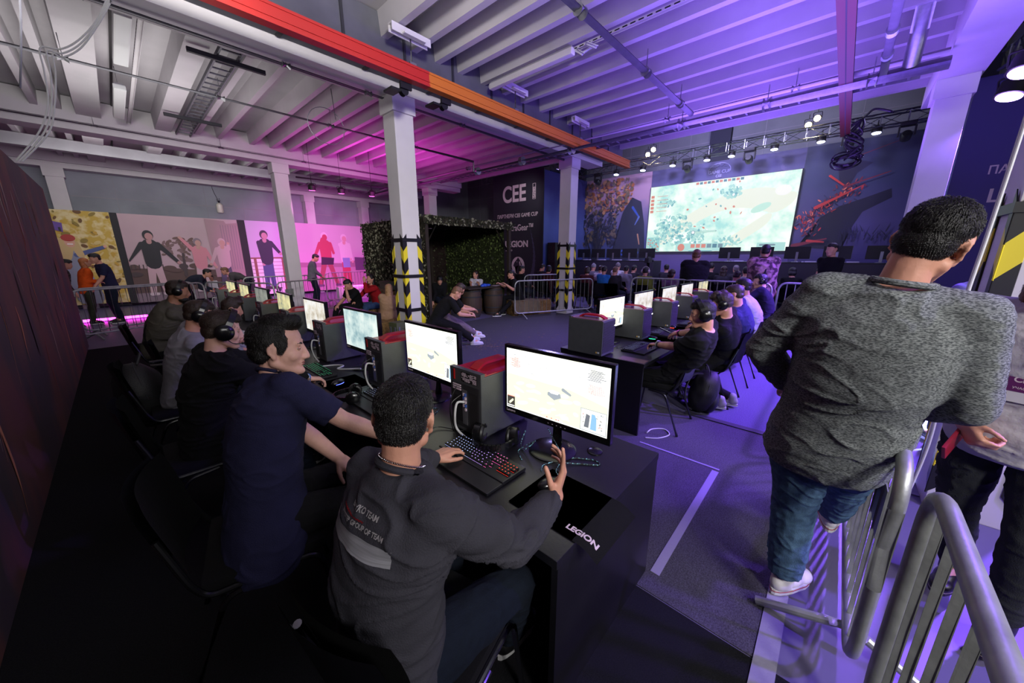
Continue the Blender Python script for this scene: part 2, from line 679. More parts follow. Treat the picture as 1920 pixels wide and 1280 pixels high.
column(3.78, 6.16, label='white column with black and yellow guards beside the camouflage hut')
column(9.18, 6.16, label='white column with black and yellow guards left of the stage screen')
column(3.78, 12.95, wrap=False, label='white column standing in front of the pink posters')
column(9.18, 12.95, wrap=False, label='plain white column rising behind the camouflage hut roof')
column(3.78, -0.89, label='white column with hazard guards and white cables behind the woman')
column(9.30, -0.85, wrap=False, label='tall white column at the right edge of the stage screen')
for i, (x, lb) in enumerate(((-0.82, 'wall column above the yellow autumn poster'), (6.45, 'wall column above the pink poster, nearer the tall column'), (9.05, 'wall column above the pink poster, right of the magenta lamps'))):
    column(x, 18.62, wrap=False, label=lb)
bm = bmesh.new()
for dx in (0, 0.03):
    tube(bm, spline([(3.57 + dx, -0.64, 3.9), (3.56 + dx, -0.63, 2.6), (3.56 + dx, -0.62, 1.9), (3.5 + dx, -0.6, 1.45), (3.42 + dx, -0.6, 1.0), (3.5 + dx, -0.63, 0.5), (3.5 + dx, -0.6, 0.02)], 8), 0.008, 8)
tag(obj('power_cable', bm, m_wcable, smooth=True), 'pair of white cables running down the hazard column behind the woman', 'cable')

# ------------------------------------------------------------------ pipes, crane rails, fittings under the ceiling


def pipe(pts, r, m, label, name='pipe', cat='pipe', joints=(), rad=0.05):
    t = thing(name, label, cat, pts[0])
    bm = bmesh.new()
    tube(bm, pts, r, 14)
    obj('pipe_run', bm, m, t, smooth=True, world=True)
    for p in joints:
        p = V(p)
        bm = bmesh.new()
        d = (V(pts[-1]) - V(pts[0])).normalized()
        cyl(bm, p - d * 0.05, p + d * 0.05, r * 1.35, seg=14)
        cyl(bm, p, p + V((0, 0, 0.28)), 0.006, seg=6)
        obj('pipe_clamp', bm, m_steel, t, smooth=True, world=True)
    return t


pipe([(-3, 6.22, 4.34), (9.0, 6.22, 4.34)], 0.03, m_pipe, 'grey pipe fixed under the long white beam above the columns', joints=[(x, 6.22, 4.34) for x in (0.2, 2.1, 3.3, 5.3, 7.0, 8.4)])
pipe([(-3, 7.8, 4.2), (6.99, 7.8, 4.2), (6.99, 7.8, 3.95)], 0.03, m_pipe, 'thin dark pipe crossing the left ceiling bay', joints=[(x, 7.8, 4.2) for x in (0.0, 1.6, 3.3, 5.2)])
pipe([(-3, 12.6, 4.5), (9, 12.6, 4.5)], 0.018, m_pipe, 'thin conduit along the upper edge of the left white beam', joints=[(x, 12.6, 4.5) for x in (0.2, 2.4, 4.4)])
pipe([(7.5, -0.6, 4.1), (7.5, 14.5, 4.1)], 0.075, m_steel, 'thick galvanised pipe crossing in front of the stage', joints=[(7.5, y, 4.1) for y in (0.1, 1.3, 2.6, 5.0, 6.5, 8.2)])
pipe([(7.85, -0.6, 4.35), (7.85, 14.5, 4.35)], 0.04, m_white, 'white conduit above the thick galvanised pipe', joints=[(7.85, y, 4.35) for y in (1, 3, 9)])
pipe([(0.5, 2.42, 4.2), (7.40, 2.42, 4.2)], 0.045, m_pipe, 'grey pipe slanting across the violet ceiling', joints=[(x, 2.42, 4.2) for x in (3.7, 5.4, 6.8)])
pipe([(2.0, 0.0, 4.3), (7.45, 0.0, 4.3), (7.45, 0.0, 4.1)], 0.045, m_pipe, 'thin pipe with couplings at the right of the ceiling', joints=[(x, 0.0, 4.3) for x in (5.0, 6.6, 7.3)])
pipe([(7.05, -0.25, 4.95), (7.35, -0.25, 4.5), (7.5, -0.25, 4.15)], 0.085, m_steel, 'short thick pipe with flanged elbow near the right beam')
# cable ladder
for (px, py0, py1, lb) in ((1.68, 6.5, 12.6, 'dark cable ladder between the ceiling ribs at the left'), (8.15, -0.4, 11.0, 'cable ladder hanging parallel to the thick pipe')):
    t = thing('cable_ladder', lb, 'cable ladder', (px, py0, 4.6))
    z = 4.62 if px < 5 else 4.22
    bm = bmesh.new()
    for s in (-1, 1):
        box(bm, px + s * 0.13 - 0.012, py0, z, px + s * 0.13 + 0.012, py1, z + 0.06)
    k = py0 + 0.1
    while k < py1:
        box(bm, px - 0.125, k, z + 0.01, px + 0.125, k + 0.03, z + 0.03)
        k += 0.25
    obj('ladder_frame', bm, m_pipe, t, world=True)
for y in (7.3, 10.8):
    bm = bmesh.new()
    box(bm, 1.2, y, 4.55, 2.15, y + 0.05, 4.61)
    tag(obj('support_bracket', bm, m_dark), 'dark bracket bar across the cable ladder, %s one' % ('nearer' if y < 8 else 'farther'), 'bracket')


def rail(y, x0, x1, z, m1, m2, xs, label, ht=0.19):
    t = thing('crane_rail', label, 'crane rail', (x0, y, z))
    for a, b, m in ((x0, xs, m1), (xs, x1, m2)):
        if b - a < 0.01:
            continue
        bm = bmesh.new()
        box(bm, a, y - 0.045, z, b, y + 0.045, z + ht)
        box(bm, a, y - 0.062, z, b, y - 0.0455, z + 0.03)
        box(bm, a, y + 0.0455, z, b, y + 0.062, z + 0.03)
        box(bm, a, y - 0.058, z + 0.06, b, y - 0.0455, z + 0.075)
        box(bm, a, y - 0.056, z + ht - 0.025, b, y + 0.056, z + ht + 0.004)
        obj('rail_section', bm, m, t, world=True)
    return t


m_red = mat('rail_red', '#a8201a', 0.5)
m_org = mat('rail_orange', '#b8641c', 0.5)
t = rail(4.85, -2.0, 10.12, 4.1, m_red, m_org, 3.5, 'long crane rail, red then orange, across the ceiling')
for i, x in enumerate((3.25, 5.4, 7.6)):
    bm = bmesh.new()
    cyl(bm, (x, 4.85, 4.29), (x, 4.85, 4.66), 0.012, seg=8)
    box(bm, x - 0.05, 4.81, 4.29, x + 0.05, 4.89, 4.33)
    obj('hanger_rod', bm, m_steel, t, world=True)
    bm = bmesh.new()
    box(bm, x - 0.3, 4.80, 4.68, x + 0.3, 4.90, 4.70)
    box(bm, x - 0.3, 4.80, 4.60, x + 0.3, 4.815, 4.68)
    box(bm, x - 0.3, 4.885, 4.60, x + 0.3, 4.90, 4.68)
    box(bm, x - 0.15, 4.74, 4.60, x + 0.18, 4.799, 4.62)
    tag(obj('ceiling_bracket', bm, m_white), ('white channel bracket over the red rail', 'white channel bracket over the middle of the orange rail', 'small white bracket over the far end of the orange rail')[i], 'bracket')
for x in (3.2, 3.9):
    bm = bmesh.new()
    cyl(bm, (x, 4.98, 4.02), (x, 5.06, 4.02), 0.06, seg=16)
    box(bm, x - 0.09, 4.94, 4.03, x + 0.09, 4.975, 4.11)
    box(bm, x - 0.2, 5.0, 4.0, x - 0.05, 5.22, 4.03)
    obj('trolley', bm, m_black, t, world=True)
bm = bmesh.new()
y = 0.37
box(bm, 1.5, y - 0.006, 4.1, 10.5, y + 0.006, 4.26)
box(bm, 1.5, y - 0.075, 4.1, 10.5, y - 0.0065, 4.125, 1)
box(bm, 1.5, y + 0.0065, 4.1, 10.5, y + 0.075, 4.125, 1)
box(bm, 1.5, y - 0.06, 4.26, 10.5, y + 0.06, 4.28)
tag(obj('crane_rail', bm, [m_dark, mat('rail_darkred', '#4a1012', 0.5)]), 'dark red crane rail pointing at the fiery stage backdrop', 'crane rail')

# fluorescent battens and perforated channels


def batten(x, y0, y1, z, label, wd=0.16, m=None):
    t = thing('fluorescent_light', label, 'light fixture', (x, y0, z))
    bm = bmesh.new()
    box(bm, x - wd / 2, y0, z, x + wd / 2, y1, z + 0.09, 0, 0.02)
    obj('diffuser', bm, m or mat('diffuser', '#c6c8c8', 0.35), t, world=True)
    bm = bmesh.new()
    box(bm, x - wd / 3, y0 + 0.02, z + 0.0905, x + wd / 3, y1 - 0.02, z + 0.112)
    for q in (y0 + 0.3, y1 - 0.3):
        cyl(bm, (x, q, z + 0.1), (x, q, 5.0), 0.006, seg=6)
    obj('housing', bm, m_grey, t, world=True)
    return t


batten(0.58, 6.9, 8.6, 4.55, 'unlit frosted ceiling light between ribs, nearer of the left pair')
batten(0.58, 9.8, 11.8, 4.55, 'unlit frosted ceiling light between ribs, farther of the left pair')
batten(4.98, 3.35, 5.05, 4.56, 'unlit narrow ceiling light under a perforated channel', 0.1, m_white)
for x, y0, y1, lb in ((5.1, 0.0, 5.2, 'white perforated channel running over the violet ceiling'), (0.76, 6.5, 12.7, 'perforated channel beside the left frosted lights')):
    bm = bmesh.new()
    box(bm, x - 0.03, y0, 4.70, x + 0.03, y1, 4.704)
    box(bm, x - 0.03, y0, 4.6635, x - 0.026, y1, 4.6995)
    box(bm, x + 0.026, y0, 4.6635, x + 0.03, y1, 4.6995)
    k = y0 + 0.05
    while k < y1 - 0.1:
        box(bm, x - 0.0302 - 0.001, k, 4.672, x - 0.0301, k + 0.07, 4.688, 1)
        k += 0.11
    tag(obj('cable_channel', bm, [m_white, m_black]), lb, 'channel')
bm = bmesh.new()
pts = [(5.0, 3.3, 4.62), (5.02, 3.2, 4.55), (5.1, 3.25, 4.6), (5.15, 3.1, 4.66), (5.05, 3.0, 4.58), (4.98, 3.12, 4.64)]
tube(bm, spline(pts, 6), 0.008, 6)
tube(bm, spline([(p[0] + 0.03, p[1] + 0.05, p[2] + 0.01) for p in pts[::-1]], 6), 0.02, 6)
tag(obj('wire_bundle', bm, m_wcable, smooth=True), 'tangled white wire bundle at the end of the ceiling light', 'wire')

# hanging cables at the upper left
for k, d in enumerate((0, 0.016, 0.03)):
    bm = bmesh.new()
    tube(bm, spline([(0.19, 2.6, 2.88 - d), (0.13, 2.6, 2.755 - d * 0.6), (0.06, 2.6, 2.655 - d), (0.0, 2.6, 2.60 - d), (-0.055 + d, 2.6, 2.585 - d * 0.4), (-0.062 + d, 2.6, 2.50), (-0.075 + d * 0.6, 2.6, 2.38), (-0.12 + d * 0.8, 2.6, 2.26), (-0.205 + d * 0.5, 2.6, 2.13)], 8), 0.0032, 6)
    tube(bm, [(0.19, 2.6, 2.88 - d), (0.21 + d, 2.6, 5.02)], 0.0032, 6)
    tag(obj('hanging_cable', bm, m_wcable, smooth=True), 'white cable sagging from the ceiling at upper left, %s of three running together' % ('outermost', 'middle', 'innermost')[k], 'cable', 'white cables looped together at the upper left')
bm = bmesh.new()
tube(bm, spline([(0.03, 4.5, 5.0), (-0.06, 4.5, 4.0), (-0.14, 4.5, 3.4), (-0.24, 4.5, 2.9)], 8), 0.006, 6)
tag(obj('hanging_cable', bm, m_pipe, smooth=True), 'single grey cable hanging straight behind the white ones', 'cable')
bm = bmesh.new()
cx, cy, cz = 3.05, 7.4, 4.05
tube(bm, [(cx + 0.32 * math.cos(a / 24 * 2 * PI), cy, cz + 0.3 * math.sin(a / 24 * 2 * PI)) for a in range(25)], 0.006, 6)
tube(bm, [(cx + 0.15, cy, 4.7), (cx + 0.18, cy, 4.2)], 0.008, 6)
tag(obj('wire_loop', bm, m_pipe, smooth=True), 'loop of thin wire hanging in the left ceiling bay', 'wire')

# magenta and violet par lamps


def par(loc, aimp, label, em, es, r=0.1, group=None):
    t = thing('stage_lamp', label, 'stage lamp', loc, group=group)
    L = V(loc)
    d = (V(aimp) - L).normalized()
    x, y, d = frame_of(d)
    bm = bmesh.new()
    lathe(bm, (0, 0, 0), [(r * 0.55, -r * 1.6), (r * 0.95, -r * 1.3), (r, -r * 0.2), (r * 1.04, 0)], 20, fr=(x, y, d))
    obj('housing', bm, m_black, t, smooth=True)
    bm = bmesh.new()
    lathe(bm, (0, 0, 0), [(r * 0.86, 0.004), (r * 0.84, 0.012), (r * 0.5, 0.018)], 20, fr=(x, y, d))
    obj('lens', bm, mat('lens_' + em, '#ffffff', 0.3, emit=em, es=es), t, smooth=True)
    bm = bmesh.new()
    h = x.cross(V((0, 0, 1)))
    sd = V((-d.y, d.x, 0))
    sd = sd.normalized() if sd.length > 0.05 else V((0, 1, 0))
    pts = rounded([-d * r * 0.8 + sd * r * 1.12, sd * r * 1.12 + V((0, 0, r * 1.8)), -sd * r * 1.12 + V((0, 0, r * 1.8)), -d * r * 0.8 - sd * r * 1.12], 0.03)
    tube(bm, pts, r * 0.09, 6)
    cyl(bm, V((0, 0, r * 1.8)), V((0, 0, r * 1.8 + 0.12)), r * 0.12, seg=8)
    obj('yoke', bm, m_black, t, smooth=True)
    return t


for i, (x, y) in enumerate(((4.28, 11.9), (5.1, 11.83), (5.98, 11.62))):
    par((x, y, 3.62), (x + 0.4, y + 1.2, 0), ('leftmost', 'middle', 'rightmost')[i] + ' of three magenta lamps hanging in front of the posters', '#ff50d0', 9)
bm = bmesh.new()
for x, y in ((4.28, 11.9), (5.1, 11.83), (5.98, 11.62)):
    cyl(bm, (x, y, 3.78), (x, y, 5.015), 0.01, seg=6)
cyl(bm, (3.9, 11.95, 3.92), (7.4, 11.5, 3.92), 0.022, seg=10)
tag(obj('lamp_bar', bm, m_dark, smooth=True), 'dark bar from which three magenta lamps hang', 'bar')
par((8.1, -1.3, 3.98), (7.0, -0.6, 0), 'bright violet lamp at the right picture edge, nearer one', '#b48cff', 26, 0.15)
par((9.15, -1.4, 3.98), (8.3, -0.6, 0), 'bright violet lamp beside the tall right column, farther one', '#b48cff', 26, 0.15)

# ------------------------------------------------------------------ trusses


def truss(a, b, sz, label, seg=0.5):
    t = thing('lighting_truss', label, 'truss', a)
    a, b = V(a), V(b)
    d = (b - a).normalized()
    sx = V((0, 0, 1)).cross(d).normalized() * sz / 2
    up = V((0, 0, sz / 2))
    cs = [(sx + up), (sx - up), (-sx - up), (-sx + up)]
    bm = bmesh.new()
    for c in cs:
        cyl(bm, a + c, b + c, 0.024, seg=8)
    obj('chords', bm, m_alu, t, world=True, smooth=True)
    bm = bmesh.new()
    n = int((b - a).length / seg)
    for i in range(n):
        p, q = a + d * i * (b - a).length / n, a + d * (i + 1) * (b - a).length / n
        for k in range(4):
            c0, c1 = cs[k], cs[(k + 1) % 4]
            if i % 2:
                c0, c1 = c1, c0
            cyl(bm, p + c0, q + c1, 0.011, seg=6)
            cyl(bm, p + cs[k], p + cs[(k + 1) % 4], 0.009, seg=6)
    obj('bracing', bm, m_alu, t, world=True, smooth=True)
    return t


truss((14.6, 9.2, 5.25), (14.6, -1.2, 5.25), 0.3, 'long aluminium truss with spotlights over the stage')
truss((12.4, 9.1, 5.2), (14.5, 9.1, 5.2), 0.3, 'short aluminium truss above the left stage return wall')
truss((12.3, 13.0, 5.1), (12.3, 9.3, 5.1), 0.3, 'aluminium truss behind the top of the dark partner banner')
truss((5.5, -1.75, 4.25), (11.9, -1.75, 5.3), 0.3, 'aluminium truss along the right side above the violet lamps')
for i, y in enumerate((7.49, 6.37, 5.24, 4.08, 3.33, 2.15, 1.03, -0.12)):
    par((14.6, y, 4.98), (14.0, y, 0), ('leftmost', 'second', 'third', 'fourth', 'fifth', 'sixth', 'seventh', 'rightmost')[i] + ' of eight blue-white stage lamps from the left', '#b9c0ff', 22, 0.11, 'blue-white lamps on the stage truss')
for i, (y, z) in enumerate(((6.22, 5.52), (6.02, 5.66), (1.40, 5.50), (1.22, 5.64))):
    par((14.6, y, z), (3.0, 2.0, 1.5), ('warm lamp above the left screen corner, lower one', 'warm lamp above the left screen corner, upper one', 'warm lamp above the right screen corner, lower one', 'warm lamp above the right screen corner, upper one')[i], '#ffe2a8', 60, 0.09)
for y in (8.3, 4.7, 2.8, 0.4, -0.7):
    t = thing('moving_head', {8.3: 'black moving-head lamp at the left end of the stage truss', 4.7: 'black moving-head lamp hanging left of the cup logo', 2.8: 'black moving-head lamp hanging right of the cup logo', 0.4: 'black moving-head lamp beside the dangling cable bundle', -0.7: 'black moving-head lamp at the right end of the stage truss'}[y], 'stage lamp', (14.55, y, 4.9))
    bm = bmesh.new()
    box(bm, -0.13, -0.15, 0.12, 0.13, 0.15, 0.22, 0, 0.02)
    obj('base', bm, m_black, t)
    bm = bmesh.new()
    for s in (-1, 1):
        box(bm, -0.05, s * 0.15 - 0.02, -0.12, 0.05, s * 0.15 + 0.02, 0.119, 0, 0.01)
    obj('yoke', bm, m_black, t)
    bm = bmesh.new()
    lathe(bm, (-0.02, 0, -0.1), [(0.06, -0.17), (0.11, -0.14), (0.12, 0.02), (0.08, 0.1)], 16, fr=(V((0, 1, 0)), V((0.3, 0, 1)).normalized(), V((-1, 0, 0.3)).normalized()))
    obj('head', bm, mat('gloss_black', '#0d0d10', 0.3), t, smooth=True)
# cable bundle at the end of the right rail
bm = bmesh.new()
for k in range(16):
    r0 = random.random() * 0.1
    a0 = random.random() * 6.28
    p = [(10.35, 0.15, 4.35)]
    for j in range(5):
        p.append((10.35 + r0 * math.cos(a0 + j) * 1.2, 0.25 + 0.14 * math.sin(a0 + 1.7 * j) - j * 0.02, 4.2 - j * 0.14 + random.uniform(-0.03, 0.03)))
    tube(bm, spline(p, 5), 0.014, 6)
for k in range(7):
    cz = 3.62 + random.uniform(-0.05, 0.05)
    cr = random.uniform(0.15, 0.24)
    ph = random.random() * 6
    tube(bm, [(10.35 + 0.05 * math.sin(3 * a + ph), 0.28 + cr * math.cos(a), cz + cr * 0.55 * math.sin(a)) for a in [q * PI / 10 for q in range(21)]], 0.015, 6)
tube(bm, spline([(9.9, -0.25, 4.25), (10.0, 0.0, 4.38), (10.2, 0.1, 4.36), (10.35, 0.15, 4.35)], 5), 0.02, 6)
tag(obj('cable_bundle', bm, m_cable, smooth=True), 'tangled black cable bundle hanging at the end of the red rail', 'cable')
# ------------------------------------------------------------------ dark printed partition on the left
m_part = mat('partition_print', '#463c44', 0.7, col2='#6c4440', vs=1.1, stretch=(1, 1.5, 0.7))
bm = bmesh.new()
box(bm, -0.70, -3.0, 0, -0.65, 10.75, 2.9)
t = tag(obj('display_wall', bm, m_part), 'tall dark printed partition running along the left edge', 'partition')
pal = ['#b05a48', '#c0aca4', '#1c1620', '#d08a68']
bm = bmesh.new()
sh = []
rr = random.Random(3)
for k in range(70):
    y = rr.uniform(1.0, 9.8)
    z = rr.uniform(0.9, 2.7)
    h = rr.uniform(0.2, 0.9)
    d = rr.uniform(-0.25, 0.05)
    w0 = rr.uniform(0.004, 0.03)
    c = rr.choice(pal)
    pts = []
    q = 7
    for i in range(q + 1):
        f = i / q
        pts.append((y + d * f + 0.03 * math.sin(6 * f + k), z - h * f, w0 * math.sin(PI * min(f + 0.1, 1)) + 0.002))
    sh.append(('p', [(a - b, c2) for a, c2, b in pts] + [(a + b, c2) for a, c2, b in pts[::-1]], c))
draw(bm, (-0.65, 0, 0), (0, 1, 0), (0, 0, 1), sh, pal, 0.00004, 0.001, clip=(-3, 0.05, 10.7, 2.88))
o = obj('printed_flames', bm, [mat('pp' + c, c, 0.7) for c in pal], t)

# ------------------------------------------------------------------ posters on the back wall
Yp_ = 18.3


def poster(x0, x1, z0, z1, mback, shapes, pal, label):
    bm = bmesh.new()
    box(bm, x0, Yp_, z0, x1, Yp_ + 0.06, z1)
    o = tag(obj('wall_poster', bm, mback), label, 'poster')
    if shapes:
        bm = bmesh.new()
        draw(bm, (0, Yp_, 0), (1, 0, 0), (0, 0, 1), shapes, pal, 0.0004, 0.002, clip=(x0, z0, x1, z1))
        p = obj('printed_picture', bm, [mat('pr' + c, c, 0.6) for c in pal], o)
        p.data.transform(Matrix.Translation((0, 0, 0)))
    return o


def figure(x, z, h, pose, c, skin, hair, top, bot, shoe='#e0dce0', helmet=None):
    """flat printed person, x centre, z feet, h height; pose: arm end offsets and leg spread"""
    (lx, lz), (rx, rz), sp = pose
    s = h
    out = [('l', x - 0.03 * s, z + 0.5 * s, x - sp * s, z + 0.02 * s, 0.05 * s, 0.035 * s, bot),
           ('l', x + 0.03 * s, z + 0.5 * s, x + sp * s, z + 0.02 * s, 0.05 * s, 0.035 * s, bot),
           ('l', x - sp * s - 0.02 * s, z + 0.01 * s, x - sp * s + 0.05 * s, z + 0.01 * s, 0.025 * s, 0.02 * s, shoe),
           ('l', x + sp * s - 0.02 * s, z + 0.01 * s, x + sp * s + 0.05 * s, z + 0.01 * s, 0.025 * s, 0.02 * s, shoe),
           ('l', x - 0.09 * s, z + 0.79 * s, x + lx * s, z + lz * s, 0.035 * s, 0.022 * s, top),
           ('l', x + 0.09 * s, z + 0.79 * s, x + rx * s, z + rz * s, 0.035 * s, 0.022 * s, top),
           ('e', x + lx * s, z + lz * s, 0.025 * s, 0.025 * s, skin),
           ('e', x + rx * s, z + rz * s, 0.025 * s, 0.025 * s, skin),
           ('l', x, z + 0.5 * s, x, z + 0.76 * s, 0.095 * s, 0.105 * s, top),
           ('l', x, z + 0.82 * s, x, z + 0.88 * s, 0.03 * s, 0.03 * s, skin),
           ('e', x, z + 0.925 * s, 0.062 * s, 0.075 * s, hair if not helmet else helmet),
           ('e', x + 0.008 * s, z + 0.905 * s, 0.045 * s, 0.055 * s, skin)]
    return out


# 1 autumn leaves and a girl in a red helmet
pal = ['#c9a23c', '#8f7a30', '#d8c27a', '#6b4a20', '#b03a34', '#d8a58c', '#4a5a8c', '#8a8fa0', '#cdb27a', '#6a4aa0', '#2a2a30']
sh = []
rr = random.Random(5)
for k in range(90):
    sh.append(('e', rr.uniform(-1.15, 0.15), rr.uniform(0.6, 3.1), rr.uniform(0.02, 0.1), rr.uniform(0.02, 0.07), rr.choice(pal[:4]), rr.uniform(0, 3)))
sh += [('l', -1.0, 1.9, -0.75, 0.4, 0.24, 0.3, '#8a8fa0'), ('l', -0.8, 1.75, -0.2, 2.0, 0.07, 0.05, '#4a5a8c'), ('l', -0.95, 2.15, -1.05, 1.7, 0.17, 0.14, '#cdb27a'), ('l', -0.8, 2.1, -0.72, 1.75, 0.1, 0.08, '#cdb27a'),
       ('e', -0.88, 2.14, 0.11, 0.15, '#d8a58c'), ('e', -0.89, 2.28, 0.15, 0.11, '#b03a34'), ('e', -0.15, 2.03, 0.04, 0.05, '#d8a58c'),
       ('l', -0.93, 2.09, -0.83, 2.09, 0.012, 0.012, '#ffffff'),
       ('p', [(-1.12, 2.78), (-0.93, 2.73), (-0.95, 2.45), (-1.13, 2.52)], '#6a4aa0'), ('p', [(-1.03, 2.6), (-0.98, 2.6), (-0.98, 2.47), (-1.03, 2.49)], '#2a2a30')]
pal.append('#ffffff')
poster(-1.2, 0.12, 0.15, 3.13, mat('poster_yellow', '#c8a840', 0.6, col2='#e0d098', vs=5), sh, pal, 'yellow autumn poster of a girl in a red helmet')
for a_, b_, lb in ((0.125, 0.295, 'dark strip between the yellow poster and the children poster'), (3.575, 3.825, 'dark strip between the children poster and the lilac poster')):
    bm = bmesh.new()
    box(bm, a_, Yp_ + 0.01, 0.1, b_, Yp_ + 0.07, 3.13)
    tag(obj('poster_gap_panel', bm, m_dark), lb, 'panel')
# 2 three children with arms spread
pal = ['#6f5550', '#5b4540', '#473a3c', '#1f1f26', '#b98a8a', '#c79a90', '#d68a98', '#8a7884', '#7d6264', '#caa8b0', '#a88890', '#4d4a60', '#d7c3cc']
sh = [('p', [(0.3, 0.1), (3.57, 0.1), (3.57, 1.15), (0.3, 1.3)], '#5b4540'), ('p', [(0.3, 0.1), (3.57, 0.1), (3.57, 0.5), (0.3, 0.42)], '#8a7884')]
rr = random.Random(9)
for k in range(60):
    a, b = rr.uniform(0, 6.3), rr.uniform(0, 1) ** 0.6
    sh.append(('e', 1.75 + 0.62 * b * math.cos(a), 1.95 + 0.42 * b * math.sin(a), rr.uniform(0.04, 0.12), rr.uniform(0.03, 0.08), rr.choice(('#6f5550', '#7d6264')), rr.uniform(0, 3)))
for k in range(25):
    sh.append(('e', rr.uniform(0.3, 3.5), rr.uniform(0.9, 1.35), rr.uniform(0.08, 0.2), rr.uniform(0.05, 0.12), rr.choice(('#473a3c', '#5b4540')), 0))
sh += [('l', 1.72, 1.0, 1.75, 1.8, 0.05, 0.03, '#473a3c'), ('p', [(2.62, 0.9), (3.57, 0.9), (3.57, 3.0), (3.2, 2.95), (3.15, 3.05), (2.55, 3.1)], '#a88890')]
for k in range(7):
    sh.append(('p', [(3.0 + k * 0.08, 1.2), (3.02 + k * 0.08, 1.2), (3.02 + k * 0.08, 2.9), (3.0 + k * 0.08, 2.9)], '#8a7884'))
for k in range(9):
    sh.append(('p', [(0.32 + k * 0.1, 1.25), (0.35 + k * 0.1, 1.25), (0.35 + k * 0.1, 1.42), (0.32 + k * 0.1, 1.42)], '#473a3c'))
sh += figure(0.92, 0.35, 2.25, ((-0.29, 0.52), (0.30, 0.50), 0.08), None, '#b98a8a', '#1f1f26', '#1f1f26', '#caa8b0', '#d7c3cc', '#1f1f26')
sh += figure(2.22, 0.4, 1.98, ((-0.24, 1.0), (0.22, 0.45), 0.09), None, '#c79a90', '#473a3c', '#d68a98', '#caa8b0', '#d7c3cc', '#8a7884')
sh += figure(2.95, 0.4, 2.0, ((-0.22, 0.5), (0.10, 0.9), 0.08), None, '#c79a90', '#caa8b0', '#caa8b0', '#4d4a60', '#d7c3cc', '#caa8b0')
poster(0.3, 3.57, 0.1, 3.12, mat('poster_dusk', '#bfa4ac', 0.6, var=0.05, vs=1), sh, pal, 'wide poster of three children in helmets with arms spread')
# 3 skater on a railing, 4 rollerskaters
pal = ['#c9b0d8', '#a8879c', '#2a2a40', '#46507e', '#c08a9a', '#8c5a50', '#e6dbe8', '#3a3040']
sh = [('p', [(3.83, 0.1), (5.62, 0.1), (5.62, 1.6), (3.83, 1.6)], '#e6dbe8')]
for z in (1.62, 1.45, 1.3, 1.15, 1.0, 0.85):
    sh.append(('l', 3.85, z, 5.6, z + 0.02, 0.012 if z < 1.6 else 0.03, 0.012 if z < 1.6 else 0.03, '#8c5a50' if z > 1.6 else '#a8879c'))
sh += [('l', 3.98, 0.2, 3.98, 1.6, 0.05, 0.05, '#8c5a50'), ('l', 5.0, 0.2, 5.0, 1.6, 0.05, 0.05, '#8c5a50')]
sh += figure(4.42, 0.35, 2.42, ((-0.06, 0.42), (0.22, 0.60), 0.05), None, '#c08a9a', '#3a3040', '#2a2a40', '#46507e', '#3a3040', '#3a3040')
sh += [('l', 4.2, 0.33, 4.8, 0.33, 0.03, 0.03, '#3a3040'), ('e', 4.3, 0.25, 0.06, 0.06, '#2a2a40'), ('e', 4.72, 0.25, 0.06, 0.06, '#2a2a40')]
poster(3.83, 5.62, 0.1, 3.13, mat('poster_lilac', '#c9b0d8', 0.6), sh, pal, 'lilac poster of a skater in denim beside a railing')
pal = ['#d0a8c8', '#a0708c', '#c04060', '#a04858', '#3a2040', '#e0c0d8', '#8c8cc8', '#d89aa8', '#6a4a70', '#b98aa8']
sh = [('p', [(5.63, 0.1), (9.4, 0.1), (9.4, 1.25), (5.63, 1.3)], '#b98aa8'), ('p', [(5.63, 1.2), (9.4, 1.15), (9.4, 1.38), (8.3, 1.5), (7.6, 1.36), (5.63, 1.42)], '#a0708c'), ('p', [(8.2, 1.0), (8.8, 1.0), (8.8, 1.62), (8.2, 1.65)], '#6a4a70')]
sh += figure(6.85, 0.3, 2.5, ((-0.22, 0.52), (0.14, 0.62), 0.16), None, '#c04060', '#e0c0d8', '#c04060', '#a04858', '#6a4a70', '#e0c0d8')
sh += [('p', [(6.58, 1.3), (7.14, 1.3), (7.2, 1.62), (6.62, 1.66)], '#3a2040'), ('e', 6.8, 2.28, 0.17, 0.3, '#c04060')]
sh += figure(7.75, 0.35, 2.4, ((0.10, 0.50), (0.14, 0.45), 0.05), None, '#d89aa8', '#e0c0d8', '#e0c0d8', '#c04060', '#6a4a70', '#e0c0d8')
sh += [('p', [(7.6, 1.15), (7.95, 1.15), (7.95, 1.62), (7.6, 1.62)], '#8c8cc8')]
poster(5.63, 9.4, 0.1, 3.15, mat('poster_pink', '#d0a8c8', 0.6), sh, pal, 'pink poster of two rollerskaters in caps')
# small white glass jar lamp on the wall
t = thing('wall_lamp', 'small glass wall lamp hanging above the children poster', 'lamp', (3.2, 18.8, 3.75))
bm = bmesh.new()
lathe(bm, (0, 0, 0), [(0.09, -0.35), (0.11, -0.3), (0.11, -0.05), (0.05, 0.02)], 16)
obj('glass_shade', bm, mat('milk_glass', '#d8d4c8', 0.3), t, smooth=True)
bm = bmesh.new()
cyl(bm, (0, 0, 0.02), (0, 0, 0.1), 0.05)
cyl(bm, (0.04, 0, 0.1), (0.03, 0, 0.2), 0.012)
cyl(bm, (-0.04, 0, 0.08), (-0.06, 0, 0.16), 0.012)
tube(bm, spline([(0, 0, 0.1), (-0.1, 0, 0.4), (-0.15, 0, 0.7)], 5), 0.008, 6)
obj('fitting', bm, m_black, t, smooth=True)
